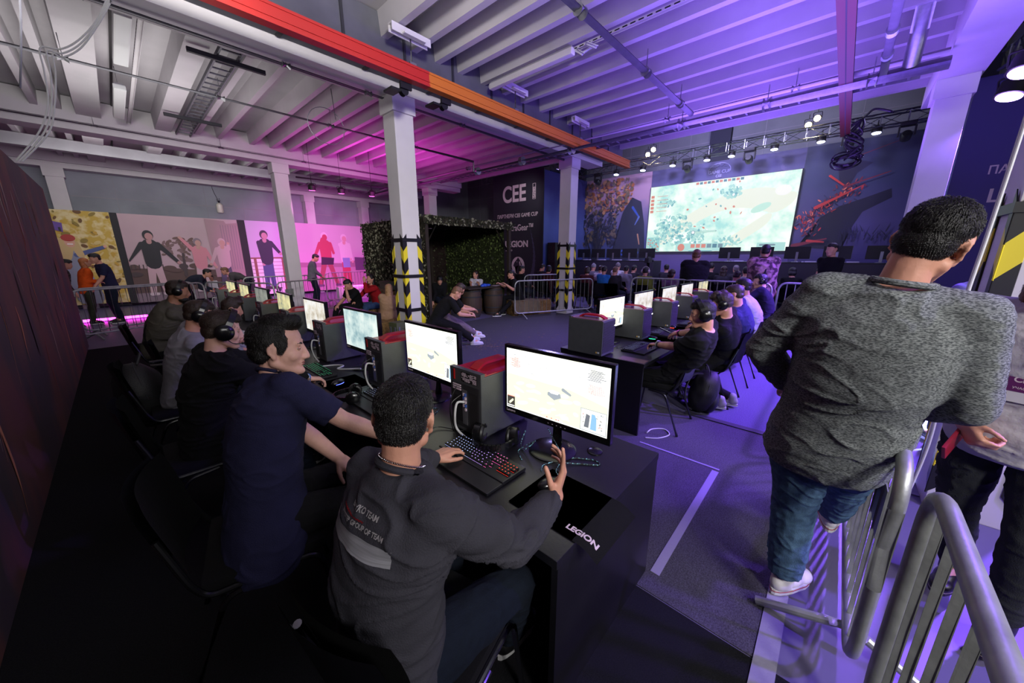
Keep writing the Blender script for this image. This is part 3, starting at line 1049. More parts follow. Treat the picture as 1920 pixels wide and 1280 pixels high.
# low pink light strips near the posters
for (a, b, lb) in (((-1.0, 14.4, 0.04), (0.35, 14.5, 0.04), 'glowing magenta light strip on the floor at far left'), ((6.0, 14.6, 0.5), (7.3, 14.6, 0.5), 'glowing magenta light strip behind the barriers')):
    bm = bmesh.new()
    box(bm, a[0], a[1] - 0.02, a[2], b[0], b[1] + 0.02, a[2] + 0.05)
    tag(obj('light_strip', bm, mat('magenta_glow', '#ff60e0', 0.4, emit='#ff40e0', es=9)), lb, 'light strip')
bm = bmesh.new()
box(bm, 5.8, 14.62, 0, 9.0, 14.9, 0.49)
tag(obj('low_platform', bm, m_white), 'low white platform glowing pink behind the barriers', 'platform')

# ------------------------------------------------------------------ stage
pal = ['#c7773a', '#e0a468', '#7c6a4a', '#2a3040', '#1a2034', '#5a6a90', '#8a7fa8', '#3a3c62', '#6a86c8', '#3060c0', '#141626']
BX = 15.25


def bshape(shapes):  # y grows to the left in the picture: convert (y,z) to draw coords (-y,z)
    out = []
    for s in shapes:
        if s[0] == 'e':
            out.append(('e', -s[1]) + tuple(s[2:]))
        elif s[0] == 'l':
            out.append(('l', -s[1], s[2], -s[3], s[4]) + tuple(s[5:]))
        else:
            out.append(('p', [(-a, b) for a, b in s[1]], s[2]))
    return out


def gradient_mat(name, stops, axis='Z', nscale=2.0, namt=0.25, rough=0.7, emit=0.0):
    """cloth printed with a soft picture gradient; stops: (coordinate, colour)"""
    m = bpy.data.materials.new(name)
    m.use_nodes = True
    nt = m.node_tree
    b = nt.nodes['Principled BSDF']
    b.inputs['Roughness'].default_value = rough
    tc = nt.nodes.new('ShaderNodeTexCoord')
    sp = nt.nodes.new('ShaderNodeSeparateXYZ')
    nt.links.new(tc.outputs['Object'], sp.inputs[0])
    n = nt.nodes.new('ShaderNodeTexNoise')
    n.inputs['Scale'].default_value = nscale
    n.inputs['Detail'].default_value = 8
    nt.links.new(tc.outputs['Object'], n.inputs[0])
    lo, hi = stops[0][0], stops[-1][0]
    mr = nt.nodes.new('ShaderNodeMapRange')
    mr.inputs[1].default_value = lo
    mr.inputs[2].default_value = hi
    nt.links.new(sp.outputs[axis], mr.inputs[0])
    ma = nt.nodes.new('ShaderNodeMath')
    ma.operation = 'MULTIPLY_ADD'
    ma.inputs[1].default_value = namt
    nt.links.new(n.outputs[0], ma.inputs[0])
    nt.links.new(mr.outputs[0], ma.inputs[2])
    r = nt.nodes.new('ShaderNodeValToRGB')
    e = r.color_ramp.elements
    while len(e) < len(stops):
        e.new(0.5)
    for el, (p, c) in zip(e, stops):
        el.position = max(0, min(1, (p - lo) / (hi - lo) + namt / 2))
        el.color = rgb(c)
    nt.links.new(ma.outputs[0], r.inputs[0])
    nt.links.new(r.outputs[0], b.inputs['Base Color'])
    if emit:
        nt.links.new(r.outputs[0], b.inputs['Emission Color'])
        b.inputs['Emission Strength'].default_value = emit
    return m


def backdrop(y0, y1, label, m, shapes, pal):
    bm = bmesh.new()
    box(bm, BX, min(y0, y1), 0, BX + 0.05, max(y0, y1), 5.03)
    o = tag(obj('stage_backdrop', bm, m), label, 'backdrop')
    if shapes:
        bm = bmesh.new()
        draw(bm, (BX, 0, 0), (0, -1, 0), (0, 0, 1), bshape(shapes), pal, 0.0003, 0.002)
        obj('printed_picture', bm, [mat('bd' + c, c, 0.7) for c in pal], o)
    return o


rr = random.Random(11)
sh = []
for k in range(520):
    y, z = rr.uniform(7.0, 9.3), rr.uniform(2.2, 4.9)
    if z < 2.9 + (9.3 - y) * 0.4 and y < 7.6:
        continue
    c = rr.choice(pal[0:3]) if z > 3.7 + rr.uniform(-0.3, 0.3) else rr.choice(pal[2:5])
    sh.append(('e', y, z, rr.uniform(0.02, 0.12), rr.uniform(0.02, 0.09), c, rr.uniform(0, 3)))
for k in range(9):
    y = 8.9 - k * 0.12
    sh.append(('l', 8.6, 1.2, y + rr.uniform(-0.5, 0.5), 3.4, 0.05, 0.012, '#141626'))
sh += [('p', [(7.9, 1.2), (7.5, 2.6), (7.3, 3.6), (6.95, 4.1), (6.55, 3.9), (6.35, 3.0), (6.3, 1.9), (6.2, 1.2)], '#1a2034'), ('e', 6.95, 1.85, 0.45, 0.16, '#3060c0'), ('e', 6.95, 1.85, 0.34, 0.1, '#141626'), ('e', 6.9, 1.85, 0.16, 0.05, '#6a86c8'),
       ('l', 6.9, 3.7, 6.6, 3.3, 0.05, 0.03, '#3060c0'), ('l', 6.6, 3.3, 6.75, 3.0, 0.04, 0.02, '#6a86c8'), ('l', 6.6, 2.6, 6.5, 2.2, 0.03, 0.02, '#e0a468')]
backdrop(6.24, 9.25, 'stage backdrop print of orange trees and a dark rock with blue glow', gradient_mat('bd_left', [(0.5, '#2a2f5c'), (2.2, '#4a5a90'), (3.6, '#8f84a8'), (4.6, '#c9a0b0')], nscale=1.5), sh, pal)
pal = ['#e04030', '#ff8a60', '#8c2a30', '#1c1a2a', '#35324c', '#4c4870', '#232038', '#5c5488']
sh = [('p', [(1.2, 2.0), (0.9, 2.3), (0.75, 2.9), (0.35, 3.2), (-0.2, 3.4), (-0.7, 3.6), (-0.75, 3.35), (-0.2, 3.0), (-0.05, 2.6), (0.1, 2.2), (0.1, 1.9)], '#1c1a2a'),
      ('p', [(0.55, 4.35), (0.2, 4.5), (-0.2, 4.35), (0.1, 4.1), (0.2, 3.8), (0.45, 3.85)], '#232038')]
for k in range(230):
    f = rr.random()
    cy, cz = 0.95 - 0.55 * f + 0.25 * math.sin(f * 5), 2.45 + 1.35 * f
    y, z = cy + rr.gauss(0, 0.13), cz + rr.gauss(0, 0.10)
    w_ = rr.uniform(0.02, 0.075)
    sh.append(('e', y, z, w_, w_ * rr.uniform(0.15, 0.4), rr.choice(('#e04030', '#8c2a30', '#8c2a30', '#ff8a60', '#35324c')), rr.uniform(0.5, 2.6)))
sh += [('l', 0.9, 3.2, -0.1, 3.75, 0.05, 0.01, '#e04030'), ('l', 0.7, 4.1, 0.35, 3.8, 0.03, 0.02, '#e04030'), ('l', 0.3, 3.75, -0.6, 4.05, 0.03, 0.01, '#8c2a30'), ('l', 0.2, 4.55, -0.7, 4.85, 0.015, 0.006, '#8c2a30'),
       ('l', 1.3, 2.05, 0.5, 2.25, 0.06, 0.02, '#8c2a30'), ('l', 0.95, 2.2, 0.55, 2.15, 0.04, 0.02, '#e04030')]
for k in range(40):
    y = rr.uniform(-0.9, 0.3)
    z = 2.15 + rr.uniform(0, 0.3)
    sh.append(('l', y, z, y + rr.uniform(-0.12, 0.12), z + rr.uniform(0.1, 0.3), 0.015, 0.003, '#232038'))
backdrop(-1.38, 1.36, 'stage backdrop print of dark cliffs with fiery lava streaks', gradient_mat('bd_right', [(0.4, '#3c3766'), (2.0, '#4c4470'), (2.7, '#605880'), (3.8, '#3e4660'), (5.0, '#3a4258')], nscale=1.2), sh, pal)
bm = bmesh.new()
box(bm, BX, 1.37, 0, BX + 0.05, 6.23, 1.86)
box(bm, BX, 1.37, 4.42, BX + 0.05, 6.23, 5.03)
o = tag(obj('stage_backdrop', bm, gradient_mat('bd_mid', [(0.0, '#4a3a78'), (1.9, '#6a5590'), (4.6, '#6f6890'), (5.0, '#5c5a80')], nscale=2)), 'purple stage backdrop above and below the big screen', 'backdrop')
# cup emblem printed over the screen
m_pr = mat('emblem_print', '#b6b4d8', 0.6)
bm = bmesh.new()
tube(bm, [(BX - 0.01, 3.8 + 0.36 * math.cos(a), 4.70 + 0.26 * math.sin(a)) for a in [q * PI / 12 for q in range(13)]], 0.012, 6)
tube(bm, [(BX - 0.01, 3.8 + s * 0.12 * (1 - f), 4.78 + 0.18 * f) for s in (1,) for f in (0, 0.5, 1)], 0.008, 6)
for q in range(5):
    a = PI * (q + 1) / 6
    tube(bm, [(BX - 0.01, 3.8 + 0.12 * math.cos(a), 4.79 + 0.05 * math.sin(a)), (BX - 0.01, 3.8 + 0.34 * math.cos(a), 4.71 + 0.24 * math.sin(a))], 0.006, 6)
obj('emblem_lines', bm, m_pr, o)
text('emblem_word', 'GAME CUP', m_pr, (BX - 0.012, 3.8, 4.615), (0, -1, 0), (0, 0, 1), 0.15, o, 0.002, 0.004, 'CENTER')
text('emblem_word', 'CEE', m_pr, (BX - 0.012, 3.8, 4.49), (0, -1, 0), (0, 0, 1), 0.12, o, 0.002, 0.004, 'CENTER')


# big LED screen
def screen_mat(name, top, mid, bot, es, sc=3.0, org=(0, 0, 0)):
    m = bpy.data.materials.new(name)
    m.use_nodes = True
    nt = m.node_tree
    b = nt.nodes['Principled BSDF']
    b.inputs['Base Color'].default_value = (0.02, 0.02, 0.02, 1)
    b.inputs['Roughness'].default_value = 0.35
    tc = nt.nodes.new('ShaderNodeTexCoord')
    n = nt.nodes.new('ShaderNodeTexNoise')
    n.inputs['Scale'].default_value = sc
    n.inputs['Detail'].default_value = 9
    n.inputs['Roughness'].default_value = 0.65
    nt.links.new(tc.outputs['Object'], n.inputs[0])
    r = nt.nodes.new('ShaderNodeValToRGB')
    e = r.color_ramp.elements
    e[0].position, e[0].color = 0.36, rgb(bot)
    e[1].position, e[1].color = 0.62, rgb(top)
    x = e.new(0.48)
    x.color = rgb(mid)
    nt.links.new(n.outputs[0], r.inputs[0])
    nt.links.new(r.outputs[0], b.inputs['Emission Color'])
    b.inputs['Emission Strength'].default_value = es
    MC[name] = m
    return m


t = thing('led_screen', 'big bright screen on the stage showing a game map', 'screen', (BX - 0.08, 3.8, 1.87))
bm = bmesh.new()
box(bm, 0, -2.42, 0, 0.07, 2.42, 2.54)
obj('screen_frame', bm, m_black, t)
bm = bmesh.new()
box(bm, -0.01, -2.4, 0.02, -0.001, 2.4, 2.53)
obj('display', bm, screen_mat('led_img', '#f4fcf4', '#d4f0e2', '#a4dcd4', 1.15, 1.4), t)
pal = ['#b4e4de', '#b8e6dc', '#f2f8e8', '#78b8c0', '#e4f2ea', '#dc8c7c', '#5c8a9c', '#ffffff', '#7c98a4', '#c8f0e0', '#98d2d0']
rr = random.Random(21)
sh = []
for k in range(26):
    f = k / 25
    sh.append(('e', -1.6 + 3.6 * f, 0.6 + 1.2 * math.sin(f * 2.2), 0.45, 0.22, '#f2f8e8', 0.6))
for k in range(16):
    sh.append(('e', 0.5 + 1.0 * (k / 15), 0.2 + 0.05 * k, 0.4, 0.16, '#f2f8e8', 0.8))
for (cx, cy, rx, ry, n) in ((-1.35, 0.85, 0.75, 0.6, 240), (-0.5, 0.55, 0.3, 0.3, 50), (0.5, 2.05, 0.35, 0.2, 50), (-1.7, 1.9, 0.3, 0.15, 40), (0.6, 0.4, 0.5, 0.2, 40)):
    for k in range(n):
        a, b = rr.uniform(0, 6.3), rr.uniform(0, 1) ** 0.6
        sh.append(('e', cx + rx * b * math.cos(a), cy + ry * b * math.sin(a), rr.uniform(0.02, 0.08), rr.uniform(0.015, 0.06), rr.choice(('#b4e4de', '#98d2d0', '#b8e6dc')) if rr.random() < 0.85 else '#78b8c0', rr.uniform(0, 3)))
for k in range(26):
    sh.append(('e', rr.uniform(-1.0, 0.9), rr.uniform(0.8, 2.4), rr.uniform(0.02, 0.06), rr.uniform(0.015, 0.04), rr.choice(('#dc8c7c', '#ffffff', '#78b8c0')), rr.uniform(0, 3)))
sh += [('e', 2.0, 1.95, 0.22, 0.16, '#ffffff'), ('e', 1.45, 1.45, 0.3, 0.12, '#c8f0e0', 0.4), 
       ('p', [(-2.38, 0.03), (-1.85, 0.03), (-1.85, 0.58), (-2.38, 0.58)], '#98d2d0')]
for k in range(40):
    sh.append(('e', rr.uniform(-2.33, -1.9), rr.uniform(0.06, 0.54), 0.03, 0.025, rr.choice(('#dc8c7c', '#c8f0e0', '#78b8c0', '#7c98a4')), 0))
sh += [('p', [(-1.2, 0.03), (0.5, 0.03), (0.5, 0.32), (-1.2, 0.32)], '#b4e4de'), ('e', -1.0, 0.17, 0.13, 0.14, '#dc8c7c'), ('l', -0.7, 0.09, 0.1, 0.09, 0.02, 0.02, '#c8f0e0'), ('l', -0.7, 0.04, 0.1, 0.04, 0.015, 0.015, '#78b8c0')]
for k in range(6):
    sh.append(('p', [(-0.65 + k * 0.19, 0.15), (-0.5 + k * 0.19, 0.15), (-0.5 + k * 0.19, 0.29), (-0.65 + k * 0.19, 0.29)], ('#dc8c7c', '#dc8c7c', '#dc8c7c', '#7c98a4', '#5c8a9c', '#7c98a4')[k]))
sh += [('p', [(1.5, 0.03), (2.3, 0.03), (2.3, 0.3), (1.5, 0.3)], '#b4e4de'), ('l', 1.6, 0.22, 2.0, 0.22, 0.03, 0.03, '#7c98a4'), ('l', -0.55, 0.72, 0.15, 0.75, 0.03, 0.03, '#7c98a4'), ('l', -0.54, 0.72, 0.14, 0.75, 0.022, 0.022, '#c8f0e0'), ('e', -0.62, 0.72, 0.07, 0.07, '#5c8a9c'), ('e', -0.62, 0.72, 0.055, 0.055, '#ffffff')]
for k in range(5):
    sh += [('p', [(-2.35, 2.1 - k * 0.14), (-2.22, 2.1 - k * 0.14), (-2.22, 2.2 - k * 0.14), (-2.35, 2.2 - k * 0.14)], '#dc8c7c'), ('l', -2.1, 2.15 - k * 0.14, -1.7, 2.15 - k * 0.14, 0.008, 0.008, '#dc8c7c')]
for k in range(12):
    sh.append(('p', [(-0.7 + k * 0.13, 2.42), (-0.6 + k * 0.13, 2.42), (-0.6 + k * 0.13, 2.5), (-0.7 + k * 0.13, 2.5)], ('#dc8c7c', '#5c8a9c')[k % 2]))
bm = bmesh.new()
draw(bm, (-0.01, 0, 0), (0, -1, 0), (0, 0, 1), sh, pal, 0.00003, 0.001, clip=(-2.4, 0.02, 2.4, 2.53))
obj('game_picture', bm, [mat('led' + c, '#050505', 0.4, emit=c, es=1.0) for c in pal], t)

# side walls of the stage and partner banners
bm = bmesh.new()
box(bm, 12.05, 9.25, 0, 15.25, 9.3, 5.03)
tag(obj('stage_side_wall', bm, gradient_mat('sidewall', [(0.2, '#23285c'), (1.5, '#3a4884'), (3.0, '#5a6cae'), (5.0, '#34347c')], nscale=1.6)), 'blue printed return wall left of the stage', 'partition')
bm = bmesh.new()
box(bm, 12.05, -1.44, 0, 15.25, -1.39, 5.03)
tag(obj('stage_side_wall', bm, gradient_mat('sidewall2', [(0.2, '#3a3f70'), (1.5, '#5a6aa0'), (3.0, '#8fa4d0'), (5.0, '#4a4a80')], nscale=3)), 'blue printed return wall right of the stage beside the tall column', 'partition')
m_ban = mat('banner_dark', '#1d1c2a', 0.75, var=0.12, vs=1.5)
m_let = mat('letter_pale', '#c9b6c2', 0.6)
BN = (0, -1, 0)
UP = (0, 0, 1)
bm = bmesh.new()
box(bm, 12.0, 9.25, 0, 12.05, 12.1, 5.1)
b1 = tag(obj('partner_banner', bm, m_ban), 'dark partner banner with pale sponsor lettering left of the stage', 'banner')
text('lettering', 'CEE', m_let, (11.998, 11.52, 3.98), BN, UP, 0.92, b1, 0.003, 0.022, sx=0.86)
bm = bmesh.new()
for a in (((9.80, 3.98), (9.80, 4.58)), ((9.66, 3.98), (9.66, 4.58))):
    box(bm, 11.99, a[0][0] - 0.008, a[0][1], 11.999, a[1][0] + 0.008, a[1][1])
for z in (3.98, 4.57):
    box(bm, 11.99, 9.66, z, 11.999, 9.80, z + 0.014)
obj('letter_box', bm, m_let, b1)
text('lettering', 'GAMES', m_let, (11.998, 9.685, 4.02), UP, (0, 1, 0), 0.14, b1, 0.003, 0.003, sx=0.98)
text('lettering', 'ПАРТНЕРИ CEE GAME CUP', m_let, (11.998, 11.85, 3.33), BN, UP, 0.215, b1, 0.003, 0.003, sx=0.86)
text('lettering', 'LG', m_let, (11.998, 11.86, 2.78), BN, UP, 0.36, b1, 0.003, 0.008, sx=0.84)
text('lettering', 'UltraGear™', m_let, (11.998, 11.28, 2.78), BN, UP, 0.36, b1, 0.003, 0.004, sx=0.84)
text('lettering', 'LEGION', m_let, (11.998, 11.38, 2.10), BN, UP, 0.36, b1, 0.003, 0.012, sx=1.05)
text('lettering', 'lenovo', m_let, (11.998, 11.35, 1.92), BN, UP, 0.15, b1, 0.003, 0.001)
pal = ['#c9b6c2', '#1d1c2a', '#3c3c58']
sh = [('e', -10.6, 1.30, 0.38, 0.38, '#c9b6c2'), ('p', [(-10.72, 0.95), (-10.75, 1.15), (-10.6, 1.3), (-10.78, 1.22), (-10.88, 1.28), (-10.82, 1.42), (-10.66, 1.58), (-10.6, 1.66), (-10.5, 1.55), (-10.38, 1.38), (-10.33, 1.15), (-10.38, 1.0), (-10.5, 0.92)], '#1d1c2a'),
      ('l', -10.5, 1.45, -10.42, 1.05, 0.03, 0.02, '#c9b6c2'), ('e', -10.66, 1.46, 0.02, 0.02, '#c9b6c2')]
for k in range(12):
    f = k / 11
    sh.append(('l', -9.9 + 0.2 * math.sin(3 * f), 0.6 + 2.0 * f, -9.86 + 0.2 * math.sin(3 * f + 0.3), 0.8 + 2.0 * f, 0.09 * (1 - f) + 0.01, 0.07 * (1 - f) + 0.01, '#3c3c58'))
bm = bmesh.new()
draw(bm, (12.0, 0, 0), BN, UP, sh, pal, 0.0005, 0.001)
obj('horse_emblem', bm, [mat('em' + c, c, 0.6) for c in pal], b1)
bm = bmesh.new()
box(bm, 12.0, -5.5, 0, 12.05, -1.39, 5.1)
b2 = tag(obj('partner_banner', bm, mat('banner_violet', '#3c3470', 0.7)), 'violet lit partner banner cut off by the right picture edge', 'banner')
text('lettering', 'ПАРТНЕРИ CEE GAME CUP', m_let, (11.998, -1.84, 3.31), BN, UP, 0.215, b2, 0.003, 0.003, sx=0.86)
text('lettering', 'LG UltraGear™', m_let, (11.998, -1.92, 2.78), BN, UP, 0.36, b2, 0.003, 0.006, sx=1.0)

# stage desks with monitors and players' headsets
bm = bmesh.new()
box(bm, 13.3, -1.2, 0, 15.2, 9.1, 0.72)
tag(obj('stage_platform', bm, mat('stage_black', '#17151f', 0.6)), 'low dark platform under the stage desks', 'stage')
for i, (y0, y1, lb) in enumerate(((5.2, 9.0, 'long dark stage desk below the orange tree backdrop'), (-1.2, 3.3, 'long dark stage desk below the fiery backdrop'))):
    t = thing('stage_desk', lb, 'desk', (13.6, y0, 0.72))
    bm = bmesh.new()
    box(bm, 13.5, y0, 1.50, 14.3, y1, 1.54)
    obj('desktop', bm, m_black, t, world=True)
    bm = bmesh.new()
    box(bm, 13.5, y0, 0.72, 13.54, y1, 1.499)
    obj('front_panel', bm, mat('desk_front', '#26222f', 0.6), t, world=True)
    for y in (y0, y1 - 0.04):
        bm = bmesh.new()
        box(bm, 13.541, y, 0.72, 14.3, y + 0.04, 1.499)
        obj('side_panel', bm, m_black, t, world=True)
m_bluelit = mat('pale_cloth', '#b8b4d0', 0.7)
stage_first = None
names = ['first', 'second', 'third', 'fourth', 'fifth']
for si, ys in enumerate(((8.45, 7.75, 7.05, 6.35, 5.65), (2.85, 1.95, 1.05, 0.15, -0.75))):
    for k, y in enumerate(ys):
        lb = 'back of a dark stage monitor, %s from the left on the %s stage desk' % (names[k], ('left', 'right')[si])
        if stage_first is None:
            t = thing('stage_monitor', lb, 'monitor', (13.95, y, 1.54), group='monitors on the stage desks')
            bm = bmesh.new()
            box(bm, -0.02, -0.31, 0.1, 0.02, 0.31, 0.46, 0, 0.008)
            obj('screen_back', bm, mat('gloss_black', '#0d0d10', 0.3), t)
            bm = bmesh.new()
            box(bm, -0.05, -0.03, 0.01, -0.021, 0.03, 0.3)
            lathe(bm, (-0.03, 0, 0), [(0.11, 0), (0.11, 0.012), (0.02, 0.02)], 16)
            obj('stand', bm, m_alu, t)
            stage_first = t
        else:
            dup(stage_first, (13.95, y, 1.54), None, lb)
    for k, y in enumerate([q - 0.35 for q in ys[:4]]):
        bm = bmesh.new()
        box(bm, 13.6, y - 0.14, 1.541, 13.75, y + 0.12, 1.575, 0, 0.01)
        box(bm, 13.62, y + 0.14, 1.541, 13.7, y + 0.2, 1.57, 0, 0.01)
        tag(obj('headset_stand', bm, m_bluelit), 'pale gear lying right of the %s monitor on the %s stage desk' % (names[k], ('left', 'right')[si]), 'gear', 'gear on the stage desks')
# loudspeaker and camera tripod before the stage
t = thing('loudspeaker', 'tall black loudspeaker left of the stage screen', 'speaker', (12.4, 8.95, 0))
bm = bmesh.new()
box(bm, -0.2, -0.2, 0, 0.2, 0.2, 1.45)
obj('stand', bm, m_black, t)
bm = bmesh.new()
box(bm, -0.2, -0.2, 1.451, 0.2, 0.2, 2.25, 0, 0.02)
obj('cabinet', bm, mat('speaker_black', '#15151a', 0.5), t)
bm = bmesh.new()
cyl(bm, (-0.201, 0, 1.7), (-0.215, 0, 1.7), 0.14, seg=24)
cyl(bm, (-0.201, 0, 2.05), (-0.215, 0, 2.05), 0.06, seg=20)
obj('grille', bm, m_dark, t)
t = thing('video_camera', 'video camera on a tripod in front of the stage', 'camera', (11.9, 4.75, 0))
for a in (0.4, 2.5, 4.6):
    bm = bmesh.new()
    cyl(bm, (0.45 * math.cos(a), 0.45 * math.sin(a), 0), (0, 0, 1.3), 0.015, 0.022, 8)
    obj('leg', bm, m_black, t)
bm = bmesh.new()
cyl(bm, (0, 0, 1.28), (0, 0, 1.5), 0.05)
cyl(bm, (0, 0, 1.45), (-0.35, 0.05, 1.3), 0.01)
obj('tripod_head', bm, m_black, t)
bm = bmesh.new()
box(bm, -0.16, -0.07, 1.5, 0.16, 0.07, 1.66, 0, 0.01)
cyl(bm, (0.16, 0, 1.58), (0.32, 0, 1.58), 0.05)
box(bm, -0.12, -0.02, 1.66, 0.1, 0.02, 1.7)
cyl(bm, (0.05, -0.08, 1.66), (0.05, -0.2, 1.85), 0.008)
obj('camera_body', bm, m_dark, t)

# thin haze hanging in the stage light
m_haze = bpy.data.materials.new('stage_haze')
m_haze.use_nodes = True
nt = m_haze.node_tree
nt.nodes.remove(nt.nodes['Principled BSDF'])
vs_ = nt.nodes.new('ShaderNodeVolumeScatter')
vs_.inputs['Density'].default_value = 0.05
vs_.inputs['Anisotropy'].default_value = 0.2
nt.links.new(vs_.outputs[0], nt.nodes['Material Output'].inputs['Volume'])
bm = bmesh.new()
box(bm, 13.32, -1.3, 1.0, 15.12, 9.15, 4.93)
tag(obj('stage_haze', bm, m_haze), 'thin haze catching the blue beams in front of the stage screen', 'haze', kind='stuff')
# ------------------------------------------------------------------ computer desks
m_desk = mat('desk_black', '#141318', 0.38, var=0.15, vs=6, bump=0.04, bs=80)


def desk(x0, y0, x1, y1, label, ends):
    t = thing('computer_desk', label, 'desk', (x0, y0, 0), group=None)
    bm = bmesh.new()
    box(bm, x0, y0, 0.715, x1, y1, 0.75, 0, 0.002)
    obj('desktop', bm, m_desk, t, world=True)
    for a in ends:
        bm = bmesh.new()
        if a in ('y0', 'y1'):
            yy = y0 if a == 'y0' else y1 - 0.03
            box(bm, x0 + 0.01, yy + 0.002, 0.006, x1 - 0.005, yy + 0.028, 0.7149)
        else:
            xx = x0 if a == 'x0' else x1 - 0.03
            box(bm, xx + 0.002, y0 + 0.01, 0.006, xx + 0.028, y1 - 0.005, 0.7149)
        obj('side_panel', bm, m_desk, t, world=True)
    bm = bmesh.new()
    if ends[0][0] == 'y':
        box(bm, x1 - 0.07, y0 + 0.035, 0.1, x1 - 0.045, y1 - 0.035, 0.714)
    else:
        box(bm, x0 + 0.035, y1 - 0.07, 0.1, x1 - 0.035, y1 - 0.045, 0.714)
    obj('back_panel', bm, m_desk, t, world=True)
    return t


LY = [0.975, 2.03, 3.09, 4.19, 5.25, 6.31, 7.37, 8.4]      # monitor centres, left row
RX = [3.80, 4.70, 5.67, 6.52, 7.48]                        # monitor centres, right row
for i, (a, b, lb) in enumerate(((0.545, 2.585, 'black computer desk nearest the camera with the mouse mat'), (2.59, 4.73, 'black computer desk second in the left row'), (4.735, 6.85, 'black computer desk third in the left row'), (6.855, 8.98, 'black computer desk farthest in the left row'))):
    desk(0.82, a, 1.73, b, lb, ('y0', 'y1'))
for i, (a, b, lb) in enumerate(((3.18, 5.15, 'black desk at the near end of the right row'), (5.155, 7.0, 'black desk in the middle of the right row'), (7.005, 8.3, 'black desk at the far end of the right row'))):
    desk(a, 1.22, b, 2.17, lb, ('x0', 'x1'))
bm = bmesh.new()
box(bm, 3.195, 1.235, 0.7505, 3.33, 1.50, 0.7515)
tag(obj('desk_sticker', bm, mat('brown_paper', '#5a4440', 0.5)), 'brown rectangle of bare board on the right desk corner', 'sticker')

# ------------------------------------------------------------------ monitors (screen faces local -X)
m_bez = mat('bezel_black', '#0b0b0d', 0.22)
m_scrL = screen_mat('game_light', '#ffffff', '#fbfbf0', '#e8e8d0', 1.7, 5.0)
m_scrB = screen_mat('game_blue', '#f4fff8', '#cfe6e4', '#8fb4bc', 1.0, 5.0)
m_scrY = screen_mat('game_yellow', '#fff4b8', '#d8d2a0', '#7c8c88', 0.95, 5.0)
m_scrG = screen_mat('game_grey', '#b8bab0', '#a0a49c', '#6c7470', 0.7, 5.0)
m_scrW = screen_mat('game_beige', '#ffffff', '#e8e2d4', '#c0b4a0', 1.0, 7.0)
gp = ['#f4f4d8', '#eef0c8', '#fffff4', '#c8ccd0', '#98a0a8', '#e08078', '#403c38', '#88b4d8', '#ffffff', '#6c7078', '#d8dcc0']
GP = [mat('gp' + c, '#040404', 0.4, emit=c, es=1.5) for c in gp]


def game_shapes(seed, full=True):
    r = random.Random(seed)
    s = [('p', [(-0.295, -0.165), (0.295, -0.165), (0.295, -0.02), (0.1, 0.02), (-0.295, 0.03)], '#eef0c8')]
    for k in range(40):
        s.append(('e', r.uniform(-0.29, 0.29), r.uniform(-0.16, -0.01), r.uniform(0.01, 0.04), r.uniform(0.004, 0.012), r.choice(('#eef0c8', '#f4f4d8', '#fffff4')), r.uniform(-0.4, 0.4)))
    for k in range(60):
        x = r.choice((-0.2, -0.12, 0.2, 0.24)) + r.gauss(0, 0.05)
        y = r.uniform(0.02, 0.16)
        s.append(('l', x, y, x + r.uniform(-0.03, 0.03), y + r.uniform(-0.02, 0.03), 0.0012, 0.0006, r.choice(('#c8ccd0', '#98a0a8'))))
    for k in range(9):
        s.append(('l', -0.27 + r.uniform(0, 0.03), 0.075 + k * 0.006, -0.22 + r.uniform(0, 0.03), 0.075 + k * 0.006, 0.0015, 0.0015, '#e08078'))
        s.append(('l', 0.18 + r.uniform(0, 0.03), 0.095 + k * 0.006, 0.25 + r.uniform(0, 0.03), 0.095 + k * 0.006, 0.0015, 0.0015, '#6c7078'))
        s.append(('l', 0.19 + r.uniform(0, 0.03), 0.03 + k * 0.005, 0.26 + r.uniform(0, 0.02), 0.03 + k * 0.005, 0.001, 0.001, '#e08078'))
    s += [('p', [(-0.03, -0.02), (0.0, -0.01), (0.045, -0.015), (0.05, -0.035), (0.01, -0.055), (-0.03, -0.035)], '#98a0a8'), ('p', [(-0.025, -0.012), (0.0, -0.002), (0.04, -0.008), (0.03, -0.022), (-0.01, -0.022)], '#ffffff'),
          ('l', 0.06, 0.012, 0.1, -0.005, 0.009, 0.006, '#98a0a8'),
          ('p', [(-0.293, -0.163), (-0.24, -0.163), (-0.24, -0.1), (-0.293, -0.1)], '#403c38'), ('l', -0.275, -0.14, -0.255, -0.12, 0.006, 0.006, '#eef0c8'), ('l', -0.288, -0.155, -0.246, -0.155, 0.003, 0.003, '#ffffff'), ('l', -0.29, -0.1, -0.245, -0.1, 0.002, 0.002, '#e08078'),
          ('p', [(0.16, -0.164), (0.294, -0.164), (0.294, -0.05), (0.16, -0.05)], '#98a0a8'), ('p', [(0.163, -0.16), (0.291, -0.16), (0.291, -0.053), (0.163, -0.053)], '#fffff4'),
          ('p', [(0.18, -0.145), (0.205, -0.145), (0.21, -0.08), (0.19, -0.075)], '#6c7078'), ('p', [(0.213, -0.15), (0.245, -0.15), (0.243, -0.09), (0.235, -0.07), (0.218, -0.07)], '#88b4d8')]
    for k in range(45):
        x, y = r.uniform(0.165, 0.285), r.uniform(-0.158, -0.058)
        if 0.178 < x < 0.247:
            continue
        s.append(('l', x, y, x + r.uniform(-0.006, 0.006), y + r.uniform(-0.006, 0.006), 0.0018, 0.0018, r.choice(('#6c7078', '#98a0a8', '#e08078', '#403c38'))))
    for k in range(10):
        s.append(('l', -0.06 + k * 0.014, -0.157, -0.056 + k * 0.014, -0.157, 0.003, 0.003, r.choice(('#d8dcc0', '#e08078'))))
    return s


